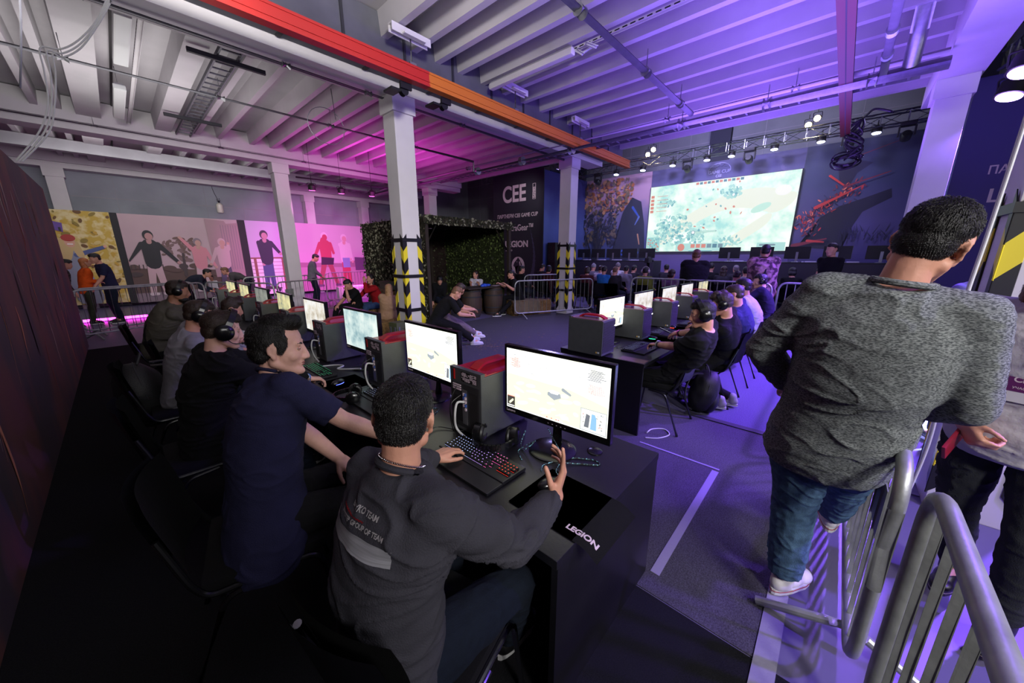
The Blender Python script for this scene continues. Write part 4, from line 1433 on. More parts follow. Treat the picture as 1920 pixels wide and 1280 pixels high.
def make_monitor(label, ms, seed, detail, logo=False):
    t = thing('monitor', label, 'monitor', (0, 0, 0.75), group=None)
    bm = bmesh.new()
    box(bm, -0.012, -0.315, 0.135, 0.022, 0.315, 0.53, 0, 0.004)
    box(bm, 0.0225, -0.22, 0.20, 0.05, 0.22, 0.44, 0, 0.012)
    obj('screen_housing', bm, m_bez, t)
    bm = bmesh.new()
    box(bm, -0.0135, -0.298, 0.172, -0.0125, 0.298, 0.512)
    sc = obj('display', bm, ms, t)
    if detail:
        bm = bmesh.new()
        draw(bm, (-0.0135, 0, 0.342), (0, -1, 0), (0, 0, 1), game_shapes(seed), gp, 0.000012, 0.0003, clip=(-0.298, -0.17, 0.298, 0.17))
        obj('game_picture', bm, GP, sc)
    bm = bmesh.new()
    cyl(bm, (0.045, 0, 0.012), (0.045, 0, 0.20), 0.028, 0.024)
    obj('stand', bm, m_bez, t, smooth=True)
    bm = bmesh.new()
    lathe(bm, (0.0, 0, 0), [(0.125, 0.0), (0.125, 0.005), (0.11, 0.012), (0.03, 0.018)], 32)
    obj('base', bm, m_bez, t, smooth=True)
    if logo:
        text('brand_word', 'Lenovo', m_let, (-0.0125, 0.30, 0.148), (0, -1, 0), (0, 0, 1), 0.02, t, 0.0006, world=False)
        bm = bmesh.new()
        for k in range(5):
            box(bm, -0.0132, 0.02 - k * 0.025, 0.15, -0.0121, 0.026 - k * 0.025, 0.152)
        obj('buttons', bm, m_let, t)
    return t


ordn = ['nearest', 'second', 'third', 'fourth', 'fifth', 'sixth', 'seventh', 'eighth']
mL = [m_scrL, m_scrL, m_scrB, m_scrW, m_scrY, m_scrG, m_scrY, m_scrY]
for i, y in enumerate(LY):
    t = make_monitor('lit monitor, %s one of the left row' % ordn[i] if i else 'big lit monitor in the foreground showing a tank game map', mL[i], 5 + i % 2, i < 2, i < 3)
    t.location = (1.385, y, 0.7505)
    t.rotation_euler = (0, 0, R((4, 0, 2, 0, -2, 1, 0, 2)[i]))
for i, x in enumerate(RX):
    t = make_monitor('lit monitor, %s one of the right row' % ordn[i], [m_scrL, m_scrW, m_scrW, m_scrW, m_scrY][i], 9, i == 0)
    t.location = (x, 1.90, 0.7505)
    t.rotation_euler = (0, 0, R(90))

# ------------------------------------------------------------------ game computers: dark case, red top tray and handle
m_case = mat('case_grey', '#3b3d40', 0.5, bump=0.15, bs=250, var=0.08, vs=20)
m_redglow = mat('case_red', '#7a1c24', 0.22, emit='#ff1828', es=0.05)
m_vent = mat('vent_black', '#101012', 0.6)


def make_pc(label, detail=True):
    """local: rear panel faces -X, x 0..0.40, width 0.26, height 0.38"""
    t = thing('game_computer', label, 'computer', (0, 0, 0.7505))
    bm = bmesh.new()
    box(bm, 0, -0.13, 0.012, 0.40, 0.13, 0.365, 0, 0.006)
    box(bm, 0, -0.13, 0.365, 0.03, 0.13, 0.385)
    obj('case', bm, m_case, t)
    bm = bmesh.new()
    box(bm, 0.0305, -0.125, 0.3655, 0.39, 0.125, 0.372)
    box(bm, 0.0305, -0.122, 0.3721, 0.05, 0.122, 0.379)
    obj('red_tray', bm, m_redglow, t)
    bm = bmesh.new()
    pts = rounded([(0.07, 0, 0.372), (0.12, 0, 0.402), (0.30, 0, 0.402), (0.36, 0, 0.372)], 0.03)
    for a, b in zip(pts, pts[1:]):
        d = (b - a).normalized()
        obox(bm, (a + b) / 2, d, (0, 1, 0), d.cross(V((0, 1, 0))), (b - a).length / 2 + 0.001, 0.032, 0.007)
    obj('handle', bm, mat('handle_red', '#8a121c', 0.35, emit='#ff1020', es=0.03), t)
    bm = bmesh.new()
    for k in range(22):
        box(bm, 0.401, -0.12, 0.04 + k * 0.0145, 0.406, 0.12, 0.047 + k * 0.0145)
    obj('front_grille', bm, m_vent, t)
    bm = bmesh.new()
    cyl(bm, (0.4, 0.118, 0.30), (0.408, 0.118, 0.30), 0.008, seg=12)
    obj('power_button', bm, mat('button_white', '#ffffff', 0.3, emit='#ffffff', es=6), t)
    bm = bmesh.new()
    for s in (-1, 1):
        for k in (0.03, 0.33):
            box(bm, k, s * 0.10 - 0.02, 0, k + 0.04, s * 0.10 + 0.02, 0.0119)
    obj('feet', bm, m_black, t)
    bm = bmesh.new()
    for (a, c) in ((0.335, 0), (0.352, 1), (0.362, 1)):
        for s in (-1, 1):
            box(bm, a, s * 0.1305 - 0.0006, 0.035, a + (0.011 if a != 0.352 else 0.006), s * 0.1305 + 0.0006, 0.052, c)
    obj('sticker', bm, [mat('sticker_orange', '#c8a050', 0.5), mat('sticker_white', '#c8ccd4', 0.5)], t)
    if detail:
        bm = bmesh.new()
        box(bm, -0.003, -0.115, 0.04, -0.0005, 0.115, 0.30)
        for r_ in range(26):
            for c_ in range(9):
                for y0 in (-0.105, 0.03):
                    if y0 > 0 and r_ > 20:
                        continue
                    box(bm, -0.0042, y0 + c_ * 0.008, 0.07 + r_ * 0.0075, -0.0031, y0 + c_ * 0.008 + 0.004, 0.0745 + r_ * 0.0075, 1)
        obj('rear_panel', bm, [mat('rear_metal', '#2c2c30', 0.5, 0.3), m_black], t)
        bm = bmesh.new()
        box(bm, -0.006, -0.02, 0.06, -0.0043, 0.022, 0.27, 0)
        for k in range(9):
            box(bm, -0.012, -0.014 + (k % 2) * 0.014, 0.235 - (k // 2) * 0.022, -0.0061, -0.003 + (k % 2) * 0.014, 0.25 - (k // 2) * 0.022, 1 if k % 3 else 2)
        for k in range(3):
            box(bm, -0.008, 0.03, 0.285 - k * 0.013, -0.0045, 0.10, 0.292 - k * 0.013, 1)
        obj('port_panel', bm, [m_steel, m_let, mat('port_blue', '#4060b0', 0.5)], t)
        bm = bmesh.new()
        box(bm, -0.0012, -0.10, 0.315, -0.0002, 0.03, 0.372)
        rr = random.Random(4)
        for rw in range(9):
            x = -0.095
            while x < 0.022:
                wl = rr.uniform(0.004, 0.018)
                if rr.random() < 0.75:
                    box(bm, -0.0020, x, 0.319 + rw * 0.0056, -0.0013, min(x + wl, 0.026), 0.3225 + rw * 0.0056, 1)
                x += wl + 0.004
        obj('rating_label', bm, [m_black, m_let], t)
        bm = bmesh.new()
        box(bm, -0.004, 0.085, 0.315, -0.0004, 0.095, 0.375)
        obj('red_tab', bm, mat('tab_red', '#b01818', 0.5), t)
        bm = bmesh.new()
        tube(bm, spline([(-0.012, -0.005, 0.20), (-0.06, 0.0, 0.21), (-0.075, 0.005, 0.14), (-0.055, 0.02, 0.05), (-0.045, -0.05, 0.008)], 8), 0.0065, 8)
        tube(bm, spline([(-0.012, 0.06, 0.28), (-0.05, 0.07, 0.2), (-0.05, 0.08, 0.1), (-0.04, 0.07, 0.006)], 8), 0.0025, 6, 1)
        tube(bm, spline([(-0.012, 0.02, 0.24), (-0.08, 0.03, 0.2), (-0.07, 0.04, 0.1), (-0.03, 0.06, 0.006)], 8), 0.003, 6, 1)
        obj('plugged_cables', bm, [m_wcable, m_cable], t, smooth=True)
    return t


pcl = make_pc('dark game computer with red top beside the foreground monitor')
pcl.location = (1.19, 1.44, 0.7505)
wh = [2.50, 3.60, 4.66, 5.72, 6.78, 7.80, 8.75]
for i, y in enumerate(wh):
    dup(pcl, (1.19, y, 0.7505), 0, 'dark game computer with red top, %s one of the left row' % (ordn[i + 1] if i < 7 else 'last'))
pcr = make_pc('dark game computer at the near corner of the right desk row', False)
for c_ in pcr.children:
    if c_.name.startswith('red_tray'):
        c_.data.materials[0] = mat('case_tray_dull', '#6a5054', 0.25)
        c_.name = 'tray'
pcr.location = (3.24, 2.03, 0.7505)
pcr.rotation_euler = (0, 0, R(-90))
for i, x in enumerate((4.22, 5.18, 6.10, 7.02)):
    dup(pcr, (x, 2.03, 0.7505), R(-90), 'dark game computer with red handle, %s one of the right row' % ordn[i + 1])

# ------------------------------------------------------------------ keyboards
KW = [mat('key_' + n, '#0a0a0c', 0.4, emit=c, es=1.6) for n, c in (('white', '#b8c4ff'), ('lilac', '#c8a0ff'), ('pink', '#ff70c0'), ('red', '#ff4030'), ('green', '#40ffb0'))]
m_key = mat('key_black', '#0e0e10', 0.45)
keymesh = {}


def key_me(w, mi):
    k = (round(w, 4), mi)
    if k not in keymesh:
        bm = bmesh.new()
        box(bm, -w / 2, -0.0085, 0, w / 2, 0.0085, 0.009, 0, 0.0018)
        box(bm, -0.0028, 0.001, 0.0091, 0.0028, 0.0042, 0.0094, 1)
        box(bm, -w / 2, -0.0092, -0.001, w / 2, -0.0088, 0.0002, 1)
        me = bpy.data.meshes.new('key')
        bm.to_mesh(me)
        bm.free()
        me.materials.append(m_key)
        me.materials.append(KW[mi])
        keymesh[k] = me
    return keymesh[k]


def keyboard(loc, rz, label, fine, tone):
    """local: x along the rows (left to right for the player), y away from the player"""
    t = thing('keyboard', label, 'keyboard', loc, rz)
    bm = bmesh.new()
    box(bm, -0.235, -0.075, 0, 0.235, 0.085, 0.018, 0, 0.006)
    box(bm, -0.235, -0.172, 0, 0.235, -0.0755, 0.013, 0, 0.004)
    obj('case', bm, mat('kb_case', '#18181b', 0.4), t)
    rows = [[1] * 13, [1] * 13 + [2], [1.5] + [1] * 12 + [1.5], [1.75] + [1] * 11 + [2.25], [2.25] + [1] * 10 + [2.75], [1.25, 1.25, 1.25, 6.25, 1.25, 1.25, 1.25, 1.25]]
    u = 0.0195
    keys = []
    for ri, row in enumerate(rows):
        x = -0.222
        gap = 0.0145 if ri == 0 else 0
        yy = 0.066 - ri * u - (0.006 if ri else 0)
        for ki, wd in enumerate(row):
            keys.append((x + wd * u / 2, yy, wd * u - 0.0022))
            x += wd * u
            if ri == 0 and ki in (0, 4, 8):
                x += gap
        if ri < 3:
            for k in range(3):
                keys.append((0.087 + k * u, yy, u - 0.0022))
        if ri == 4:
            keys.append((0.087 + u, yy, u - 0.0022))
        if ri == 5:
            for k in range(3):
                keys.append((0.087 + k * u, yy, u - 0.0022))
        if ri:
            for k in range(4 if ri in (1, 2, 4) else 3):
                keys.append((0.156 + k * u, yy, u - 0.0022))
    if fine:
        for (x, y, wd) in keys[:100]:
            mi = tone if tone is not None else (0 if x < -0.05 else 1 if x < 0.06 else 2 if x < 0.15 else 3)
            o = bpy.data.objects.new('key', key_me(wd, mi))
            COL.objects.link(o)
            o.parent = t
            o.location = (x, y, 0.0185)
    else:
        bm = bmesh.new()
        for (x, y, wd) in keys:
            box(bm, x - wd / 2, y - 0.0085, 0.0182, x + wd / 2, y + 0.0085, 0.027)
            box(bm, x - 0.0018, y, 0.0271, x + 0.0018, y + 0.002, 0.0274, 1)
        o = obj('keycaps', bm, [m_key, KW[tone or 0]], t)
        o['kind'] = 'stuff'
    return t


kbz = 0.7525
keyboard((1.06, 1.19, kbz), R(-90), 'backlit keyboard glowing white to red before the foreground monitor', True, None)
m_bkd = [(1.10, 2.22, 'backlit keyboard in front of the second left monitor', 0), (1.02, 3.25, 'green lit keyboard under the black-hoodie player hands', 4), (1.05, 4.3, 'dim keyboard before the fourth left monitor', 4), (1.05, 5.35, 'dim keyboard before the fifth left monitor', 0)]
kA = None
for x, y, lb, tn in m_bkd:
    keyboard((x, y, kbz), R(-90), lb, False, tn)
for x, y, lb, tn in ((3.72, 1.52, 'keyboard under the hands of the nearest right-row player', 0), (4.72, 1.62, 'keyboard lying before the second right monitor', 0), (5.6, 1.55, 'keyboard lying before the third right monitor', 0)):
    keyboard((x, y, kbz), 0, lb, False, tn)

# mouse mats, mice
m_mat_ = mat('mat_black', '#0c0c0e', 0.9, bump=0.2, bs=400)


def mousemat(x0, y0, x1, y1, label, z=0.7505, word=False, droop=False):
    bm = bmesh.new()
    n = 12
    rows = []
    for j in range(n + 1):
        row = []
        for i in range(n + 1):
            x = x0 + (x1 - x0) * i / n
            y = y0 + (y1 - y0) * j / n
            zz = z + 0.003
            if droop and y < 0.54:
                zz -= (0.54 - y) ** 2 * 5
            row.append(bm.verts.new((x, y, zz)))
        rows.append(row)
    for j in range(n):
        for i in range(n):
            bm.faces.new((rows[j][i], rows[j][i + 1], rows[j + 1][i + 1], rows[j + 1][i]))
    r = bmesh.ops.solidify(bm, geom=list(bm.faces), thickness=0.0025)
    o = tag(obj('mouse_mat', bm, m_mat_, smooth=True), label, 'mouse mat')
    return o


o = mousemat(0.93, 0.455, 1.24, 0.87, 'black mouse mat with pale brand word hanging over the near desk end', droop=True)
o2 = text('brand_word', 'LEGION', m_let, (0.968, 0.612, 0.7540), (0, -1, 0), (1, 0, 0), 0.034, o, 0.0004, 0.0012, sx=1.1)
for v in o2.data.vertices:
    if v.co.y < 0.54:
        v.co.z -= (0.54 - v.co.y) ** 2 * 5
mousemat(0.95, 1.80, 1.22, 2.02, 'small black mat behind the grey-shirt player, between keyboards')
mousemat(0.92, 2.62, 1.22, 2.95, 'black mouse mat under the braceleted hand')
mousemat(4.10, 1.30, 4.45, 1.62, 'black mouse mat under the right-row mouse')
mousemat(4.95, 1.28, 5.3, 1.62, 'black mouse mat under the white phone holder hands')


def mouse(loc, rz, label, glow):
    t = thing('mouse', label, 'mouse', loc, rz)
    bm = bmesh.new()
    ellipsoid(bm, (0, 0, 0.012), 0.06, 0.032, 0.026, sub=3)
    bmesh.ops.bisect_plane(bm, geom=bm.verts[:] + bm.edges[:] + bm.faces[:], plane_co=(0, 0, 0.001), plane_no=(0, 0, -1), clear_outer=True)
    obj('shell', bm, m_bez, t, smooth=True)
    bm = bmesh.new()
    tube(bm, [(0.05 * math.cos(a), 0.0335 * math.sin(a), 0.006) for a in [q * PI / 10 for q in range(-9, 10)]], 0.002, 6)
    obj('glow_strip', bm, mat('glow_' + glow, '#101010', 0.4, emit=glow, es=5), t)
    return t


mouse((1.02, 2.80, 0.757), R(20), 'black mouse with blue glow under the braceleted hand', '#5060ff')
mouse((4.25, 1.56, 0.757), R(100), 'black mouse with green glow in the right row', '#30ffa0')
mouse((5.1, 1.62, 0.757), R(90), 'black mouse with red glow beside the white phone', '#ff4030')
mouse((1.12, 0.80, 0.757), R(160), 'dark mouse hidden under the raised hand on the mat', '#203020')

# ------------------------------------------------------------------ headphones


def headphones(name, label, loc=None, rz=0, lay=False, parent=None, big=1.0, fr=None, cat='headphones'):
    """local frame: cups at +-x, band over +z"""
    t = thing(name, label, cat, loc) if parent is None else None
    par_ = t or parent
    if fr is None:
        if lay:
            fr = (V((math.cos(rz), math.sin(rz), 0)), V((0, 0, 1)), V((-math.sin(rz), math.cos(rz), 0)))
        else:
            fr = (V((math.cos(rz), math.sin(rz), 0)), V((-math.sin(rz), math.cos(rz), 0)), V((0, 0, 1)))
    T = lambda x, y, z: fr[0] * x * big + fr[1] * y * big + fr[2] * z * big
    org = V((0, 0, 0)) if parent is None else V(loc)
    for s in (-1, 1):
        bm = bmesh.new()
        lathe(bm, org + T(s * 0.072, 0, 0), [(0.044 * big, 0), (0.047 * big, 0.012 * big), (0.045 * big, 0.03 * big), (0.032 * big, 0.04 * big), (0.012 * big, 0.043 * big)], 24, fr=(fr[1], fr[2], fr[0] * s))
        o = obj('ear_cup', bm, m_bez, par_, smooth=True, world=(parent is not None))
        bm = bmesh.new()
        pts = [org + T(s * 0.065, 0.032 * math.cos(a), 0.036 * math.sin(a)) for a in [q * PI / 9 for q in range(18)]]
        tube(bm, pts, 0.012 * big, 8, closed=True)
        obj('ear_cushion', bm, m_cable, par_, smooth=True, world=(parent is not None))
    bm = bmesh.new()
    pts = [org + T(0.098 * math.cos(a), 0, 0.02 + 0.112 * math.sin(a)) for a in [q * PI / 16 for q in range(17)]]
    ps = [org + T(0.095, 0, -0.01)] + pts + [org + T(-0.095, 0, -0.01)]
    for a, b in zip(ps, ps[1:]):
        d = (b - a).normalized()
        obox(bm, (a + b) / 2, d, fr[1], d.cross(fr[1]), (b - a).length / 2 + 0.002, 0.015 * big, 0.005 * big)
    obj('headband', bm, m_bez, par_, smooth=True, world=(parent is not None))
    return t


headphones('headphones', 'black headphones lying by the foreground monitor base', (1.23, 1.24, 0.806), R(118), True, big=1.15)
headphones('headphones', 'black headphones lying beside the navy T-shirt man forearm', (0.98, 2.42, 0.79), R(60), True)
headphones('headphones', 'black headphones lying before the third right monitor', (5.35, 1.72, 0.79), R(30), True)
headphones('headphones', 'headphones resting on the far right-row computer', (6.8, 2.02, 1.18), R(10), True)


# cords with a braided pattern
def cord(pts, r, m, label, name='cord'):
    bm = bmesh.new()
    tube(bm, spline(pts, 8), r, 6)
    return tag(obj(name, bm, m, smooth=True), label, 'cord')


m_braid = mat('braided_cord', '#0e1012', 0.6, col2='#7fc0cc', vs=140)
m_braid.node_tree.nodes['Color Ramp'].color_ramp.elements[0].position = 0.55
m_braid.node_tree.nodes['Color Ramp'].color_ramp.elements[1].position = 0.57
z = 0.7535
cord([(1.40, 1.02, z + 0.1), (1.38, 0.93, z + 0.02), (1.36, 0.88, z), (1.40, 0.83, z), (1.44, 0.76, z), (1.42, 0.72, z), (1.36, 0.80, z), (1.30, 0.86, z + 0.004), (1.23, 0.84, z), (1.22, 0.79, z), (1.27, 0.82, z), (1.31, 0.88, z), (1.24, 0.92, z), (1.19, 0.90, z)], 0.0028, m_braid, 'braided blue-flecked cord knotted in a bow on the near desk')
cord([(1.36, 1.14, z + 0.06), (1.30, 1.12, z + 0.02), (1.27, 1.08, z), (1.32, 1.04, z + 0.05), (1.26, 1.10, z), (1.22, 1.06, z), (1.2, 1.03, z)], 0.0028, m_braid, 'braided cord curled beside the foreground headphones')
cord([(0.80, 1.60, z), (0.95, 1.55, z), (1.1, 1.62, z + 0.01), (1.18, 1.5, z), (1.22, 1.46, z)], 0.003, m_cable, 'thin black cord crossing the near desk behind the keyboard')
cord([(1.30, 2.05, z + 0.05), (1.22, 1.98, z), (1.25, 1.90, z), (1.28, 1.83, z), (1.2, 1.78, z)], 0.0028, m_braid, 'braided cord hanging under the second left monitor')
cord([(1.02, 3.42, z), (1.2, 3.35, z), (1.25, 3.25, z + 0.004), (1.18, 3.2, z), (1.3, 3.0, z + 0.02)], 0.007, m_wcable, 'white cable lying before the third left monitor')
bm = bmesh.new()
lathe(bm, (1.52, 0.80, 0.7502), [(0.04, 0), (0.04, 0.004), (0.034, 0.007)], 24)
tag(obj('cable_grommet', bm, m_bez, smooth=True), 'round black cable grommet behind the foreground monitor', 'grommet')
bm = bmesh.new()
cx, cy = 3.38, 1.12
tube(bm, spline([(3.30, 1.18, 0.012), (3.42, 1.17, 0.012), (3.50, 1.08, 0.012), (3.42, 1.0, 0.012), (3.28, 1.05, 0.012), (3.2, 1.15, 0.012)], 8), 0.006, 8)
tag(obj('floor_cable', bm, m_wcable, smooth=True), 'white cable loop on the carpet by the right desk end', 'cable')
for k, (x, y, z0) in enumerate(((3.55, 1.72, 0.76), (4.5, 1.8, 0.76), (5.4, 1.85, 0.76))):
    cord([(x, y + 0.15, z0 + 0.08), (x - 0.05, y + 0.05, z0), (x + 0.08, y, z0), (x - 0.02, y - 0.05, z0), (x + 0.1, y - 0.08, z0)], 0.003, m_cable, 'black cords tangled behind the %s right-row keyboard' % ordn[k])

# ------------------------------------------------------------------ office chairs
m_cloth = mat('chair_cloth', '#101012', 0.95, bump=0.4, bs=350, spec=0.2)
m_tubek = mat('chair_tube', '#151518', 0.3, 0.4)
m_chrome = mat('chrome', '#c8c8d0', 0.12, 1.0)
m_shell = mat('chair_shell', '#1a1a20', 0.35)


def make_chair(label, chrome=False):
    """local: sitter faces +X; seat height 0.47"""
    t = thing('conference_chair', label, 'chair', (0, 0, 0))
    mt = m_chrome if chrome else m_tubek
    bm = bmesh.new()
    box(bm, -0.21, -0.23, 0.435, 0.23, 0.23, 0.485, 0, 0.022)
    obj('seat', bm, m_cloth, t, smooth=True, sharp=60)
    lean = 0.22
    bm = bmesh.new()
    n = 8
    for side, off, mi in ((0, 0.0, 0), (1, 0.028, 1)):
        pass
    rows = []
    for j in range(9):
        f = j / 8
        row = []
        for i in range(9):
            g = i / 8 * 2 - 1
            wdt = 0.225 * (1 - 0.25 * max(0, f - 0.75) ** 2 * 16 * 0.5 - 0.08 * (1 - f))
            zz = 0.53 + 0.37 * f
            xx = -0.225 - lean * (zz - 0.5) - 0.035 * (1 - g * g)
            row.append(bm.verts.new((xx, g * wdt, zz)))
        rows.append(row)
    for j in range(8):
        for i in range(8):
            bm.faces.new((rows[j][i], rows[j][i + 1], rows[j + 1][i + 1], rows[j + 1][i]))
    bmesh.ops.solidify(bm, geom=list(bm.faces), thickness=-0.035)
    bmesh.ops.bevel(bm, geom=[e for e in bm.edges if e.calc_face_angle(0) > 1.2], offset=0.012, segments=2, affect='EDGES')
    bk = obj('backrest', bm, m_cloth, t, smooth=True, sharp=70)
    bm = bmesh.new()
    rows = []
    for j in range(9):
        f = j / 8
        row = []
        for i in range(9):
            g = i / 8 * 2 - 1
            wdt = 0.215 * (1 - 0.25 * max(0, f - 0.75) ** 2 * 16 * 0.5 - 0.08 * (1 - f))
            zz = 0.535 + 0.36 * f
            xx = -0.262 - lean * (zz - 0.5) - 0.035 * (1 - g * g)
            row.append(bm.verts.new((xx, g * wdt, zz)))
        rows.append(row)
    for j in range(8):
        for i in range(8):
            bm.faces.new((rows[j][i], rows[j][i + 1], rows[j + 1][i + 1], rows[j + 1][i]))
    bmesh.ops.solidify(bm, geom=list(bm.faces), thickness=0.006)
    obj('back_shell', bm, m_shell, bk, smooth=True)
    for s in (-1, 1):
        bm = bmesh.new()
        tube(bm, rounded([(0.26, s * 0.25, 0.0), (0.20, s * 0.235, 0.43), (-0.19, s * 0.235, 0.43), (-0.23, s * 0.235, 0.50), (-0.30, s * 0.20, 0.72)], 0.06), 0.0125, 10)
        obj('side_frame', bm, mt, t, smooth=True)
        bm = bmesh.new()
        tube(bm, rounded([(-0.30, s * 0.255, 0.0), (-0.14, s * 0.24, 0.40), (0.02, s * 0.24, 0.415)], 0.05), 0.0125, 10)
        obj('leg', bm, mt, t, smooth=True)
    for xq, zq in ((0.17, 0.415), (-0.15, 0.40)):
        bm = bmesh.new()
        cyl(bm, (xq, -0.24, zq), (xq, 0.24, zq), 0.01, seg=8)
        obj('crossbar', bm, mt, t, smooth=True)
    return t


chA = make_chair('black padded chair with chrome frame under the grey-shirt player', True)
chA.location = (0.51, 0.87, 0.006)
chA.rotation_euler = (0, 0, R(15))
ch0 = make_chair('black padded chair under the navy T-shirt man')
ch0.location = (0.25, 1.83, 0.006)
ch0.rotation_euler = (0, 0, R(-12))
for (x, y, a, lb) in ((0.20, 3.0, 0, 'black chair under the black-hoodie headset player'), (0.19, 4.12, 0, 'black chair with a backpack hung on it, under the grey T-shirt player'),
                      (0.42, 4.97, 0, 'black chair under the young spiky-haired player'), (0.26, 6.40, 0, 'black chair under the bearded player')):
    dup(ch0, (x, y, 0.006), R(a), lb)
for i, (x, y, a, lb) in enumerate(((3.68, 1.24, 92, 'black chair under the nearest headset boy of the right row'), (4.75, 1.00, 88, 'black chair under the second black T-shirt player of the right row'),
                                   (5.70, 0.97, 90, 'black chair at the third seat of the right row'), (6.60, 0.97, 90, 'black chair at the fourth seat of the right row'), (7.72, 0.97, 90, 'black chair at the far seat of the right row'))):
    dup(ch0, (x, y, 0.008), R(a), lb)

# ------------------------------------------------------------------ crowd barriers
m_bar = mat('barrier_zinc', '#a6a9a6', 0.45, 0.6, var=0.18, vs=14, bump=0.1, bs=50)


def barrier(p0, p1, ht, label, nb=16, r=0.019, feet=True, fside=1, rb=0.008, plate=False, group=None):
    p0, p1 = V(p0 + (0,)), V(p1 + (0,))
    L = (p1 - p0).length
    d = (p1 - p0).normalized()
    n = V((-d.y, d.x, 0)) * fside
    t = thing('crowd_barrier', label, 'barrier', p0, group=group)
    z0 = 0.14
    bm = bmesh.new()
    P = lambda s, z: d * s + V((0, 0, z))
    pts = rounded([P(0, z0 + 0.4), P(0, ht), P(L, ht), P(L, z0), P(0, z0), P(0, z0 + 0.4)], 0.16, 7)
    tube(bm, pts, r, 12)
    obj('outer_frame', bm, m_bar, t, smooth=True)
    for k in range(nb):
        s = L * (k + 1) / (nb + 1)
        bm = bmesh.new()
        dz = 0.0
        if s < 0.16:
            dz = 0.16 - math.sqrt(max(0, 0.16 ** 2 - (0.16 - s) ** 2))
        if L - s < 0.16:
            dz = 0.16 - math.sqrt(max(0, 0.16 ** 2 - (0.16 - (L - s)) ** 2))
        cyl(bm, P(s, z0 + dz), P(s, ht - dz), rb, seg=8)
        obj('bar', bm, m_bar, t, smooth=True)
    if feet:
        for s in (0.22, L - 0.22):
            bm = bmesh.new()
            tube(bm, [P(s, z0), P(s, z0 - 0.02) + n * 0.06, P(s, 0.025) + n * 0.33], r * 0.9, 10)
            tube(bm, [P(s, z0), P(s, z0 - 0.02) - n * 0.06, P(s, 0.025) - n * 0.25], r * 0.9, 10)
            obj('foot', bm, m_bar, t, smooth=True)
    if plate:
        bm = bmesh.new()
        box(bm, -0.001, -0.001, 0, 0.001, 0.001, 0.001)
        bm.clear()
        a, b = L * 0.08 + 0.02, L * 0.19
        q = [P(a, ht - 0.20), P(b, ht - 0.20), P(b, ht - 0.42), P(a, ht - 0.42)]
        v1 = [bm.verts.new(v + n * 0.002) for v in q]
        v2 = [bm.verts.new(v - n * 0.002) for v in q]
        bm.faces.new(v1)
        bm.faces.new(v2[::-1])
        for i in range(4):
            bm.faces.new((v1[i], v2[i], v2[(i + 1) % 4], v1[(i + 1) % 4]))
        obj('number_plate', bm, m_bar, t)
    return t


barrier((1.70, -0.28), (3.95, -0.28), 1.04, 'steel barrier the grey-shirt man leans against', 15, 0.023, plate=True, rb=0.0085)
barrier((-0.5, -0.30), (1.60, -0.33), 1.06, 'closest steel barrier cut off at the lower right corner', 14, 0.024, rb=0.011)
barrier((4.05, -0.30), (6.2, -0.30), 1.04, 'steel barrier continuing behind the grey-shirt man', 15, 0.021)
barrier((7.35, 6.60), (9.75, 5.55), 1.05, 'steel barrier standing open before the second hazard column', 17, fside=-1)
barrier((8.75, 7.45), (10.6, 6.75), 1.12, 'steel barrier angled behind the open one by the hay bale', 15, feet=False)
barrier((8.7, 3.85), (8.7, 0.95), 1.20, 'steel barrier across the end of the right desk row', 20, fside=1)
barrier((8.75, 0.85), (8.75, -1.2), 1.22, 'steel barrier continuing right behind the headset boy', 15)
barrier((-0.75, 11.30), (1.45, 12.35), 1.05, 'dark steel barrier in front of the kissing couple', 15)
barrier((-0.72, 11.9), (1.3, 12.85), 1.05, 'second steel barrier just behind the leftmost one', 15)
barrier((1.5, 12.45), (2.6, 10.6), 1.05, 'steel barrier turning at the end of the left desk row', 9)
barrier((2.65, 14.1), (4.8, 13.9), 1.05, 'steel barrier left of the white column before the lilac poster', 15)
barrier((2.75, 10.9), (5.0, 11.9), 1.05, 'steel barrier crossing before the white column and pink poster', 17, plate=True)
barrier((5.0, 13.7), (7.3, 14.3), 1.12, 'pink lit steel barrier in front of the rollerskater poster', 16)

# ------------------------------------------------------------------ camouflage hut
TX0, TX1, TY0, TY1, TZ = 5.0, 8.0, 7.33, 10.5, 2.62
m_net = mat('camo_net', '#2a2f1e', 0.95, col2='#4a4436', vs=14, bump=0.8, bs=40)
m_leaf = mat('camo_leaf', '#5a5a44', 0.95, col2='#23261a', vs=9)
m_leaf2 = mat('camo_leaf_green', '#3c4424', 0.95, col2='#262a18', vs=9)
m_wood = mat('dark_timber', '#2a2018', 0.8, var=0.2, vs=10)
t = thing('camouflage_hut', 'camouflage net hut on timber posts beside the hazard column', 'hut', (TX0, TY0, 0))


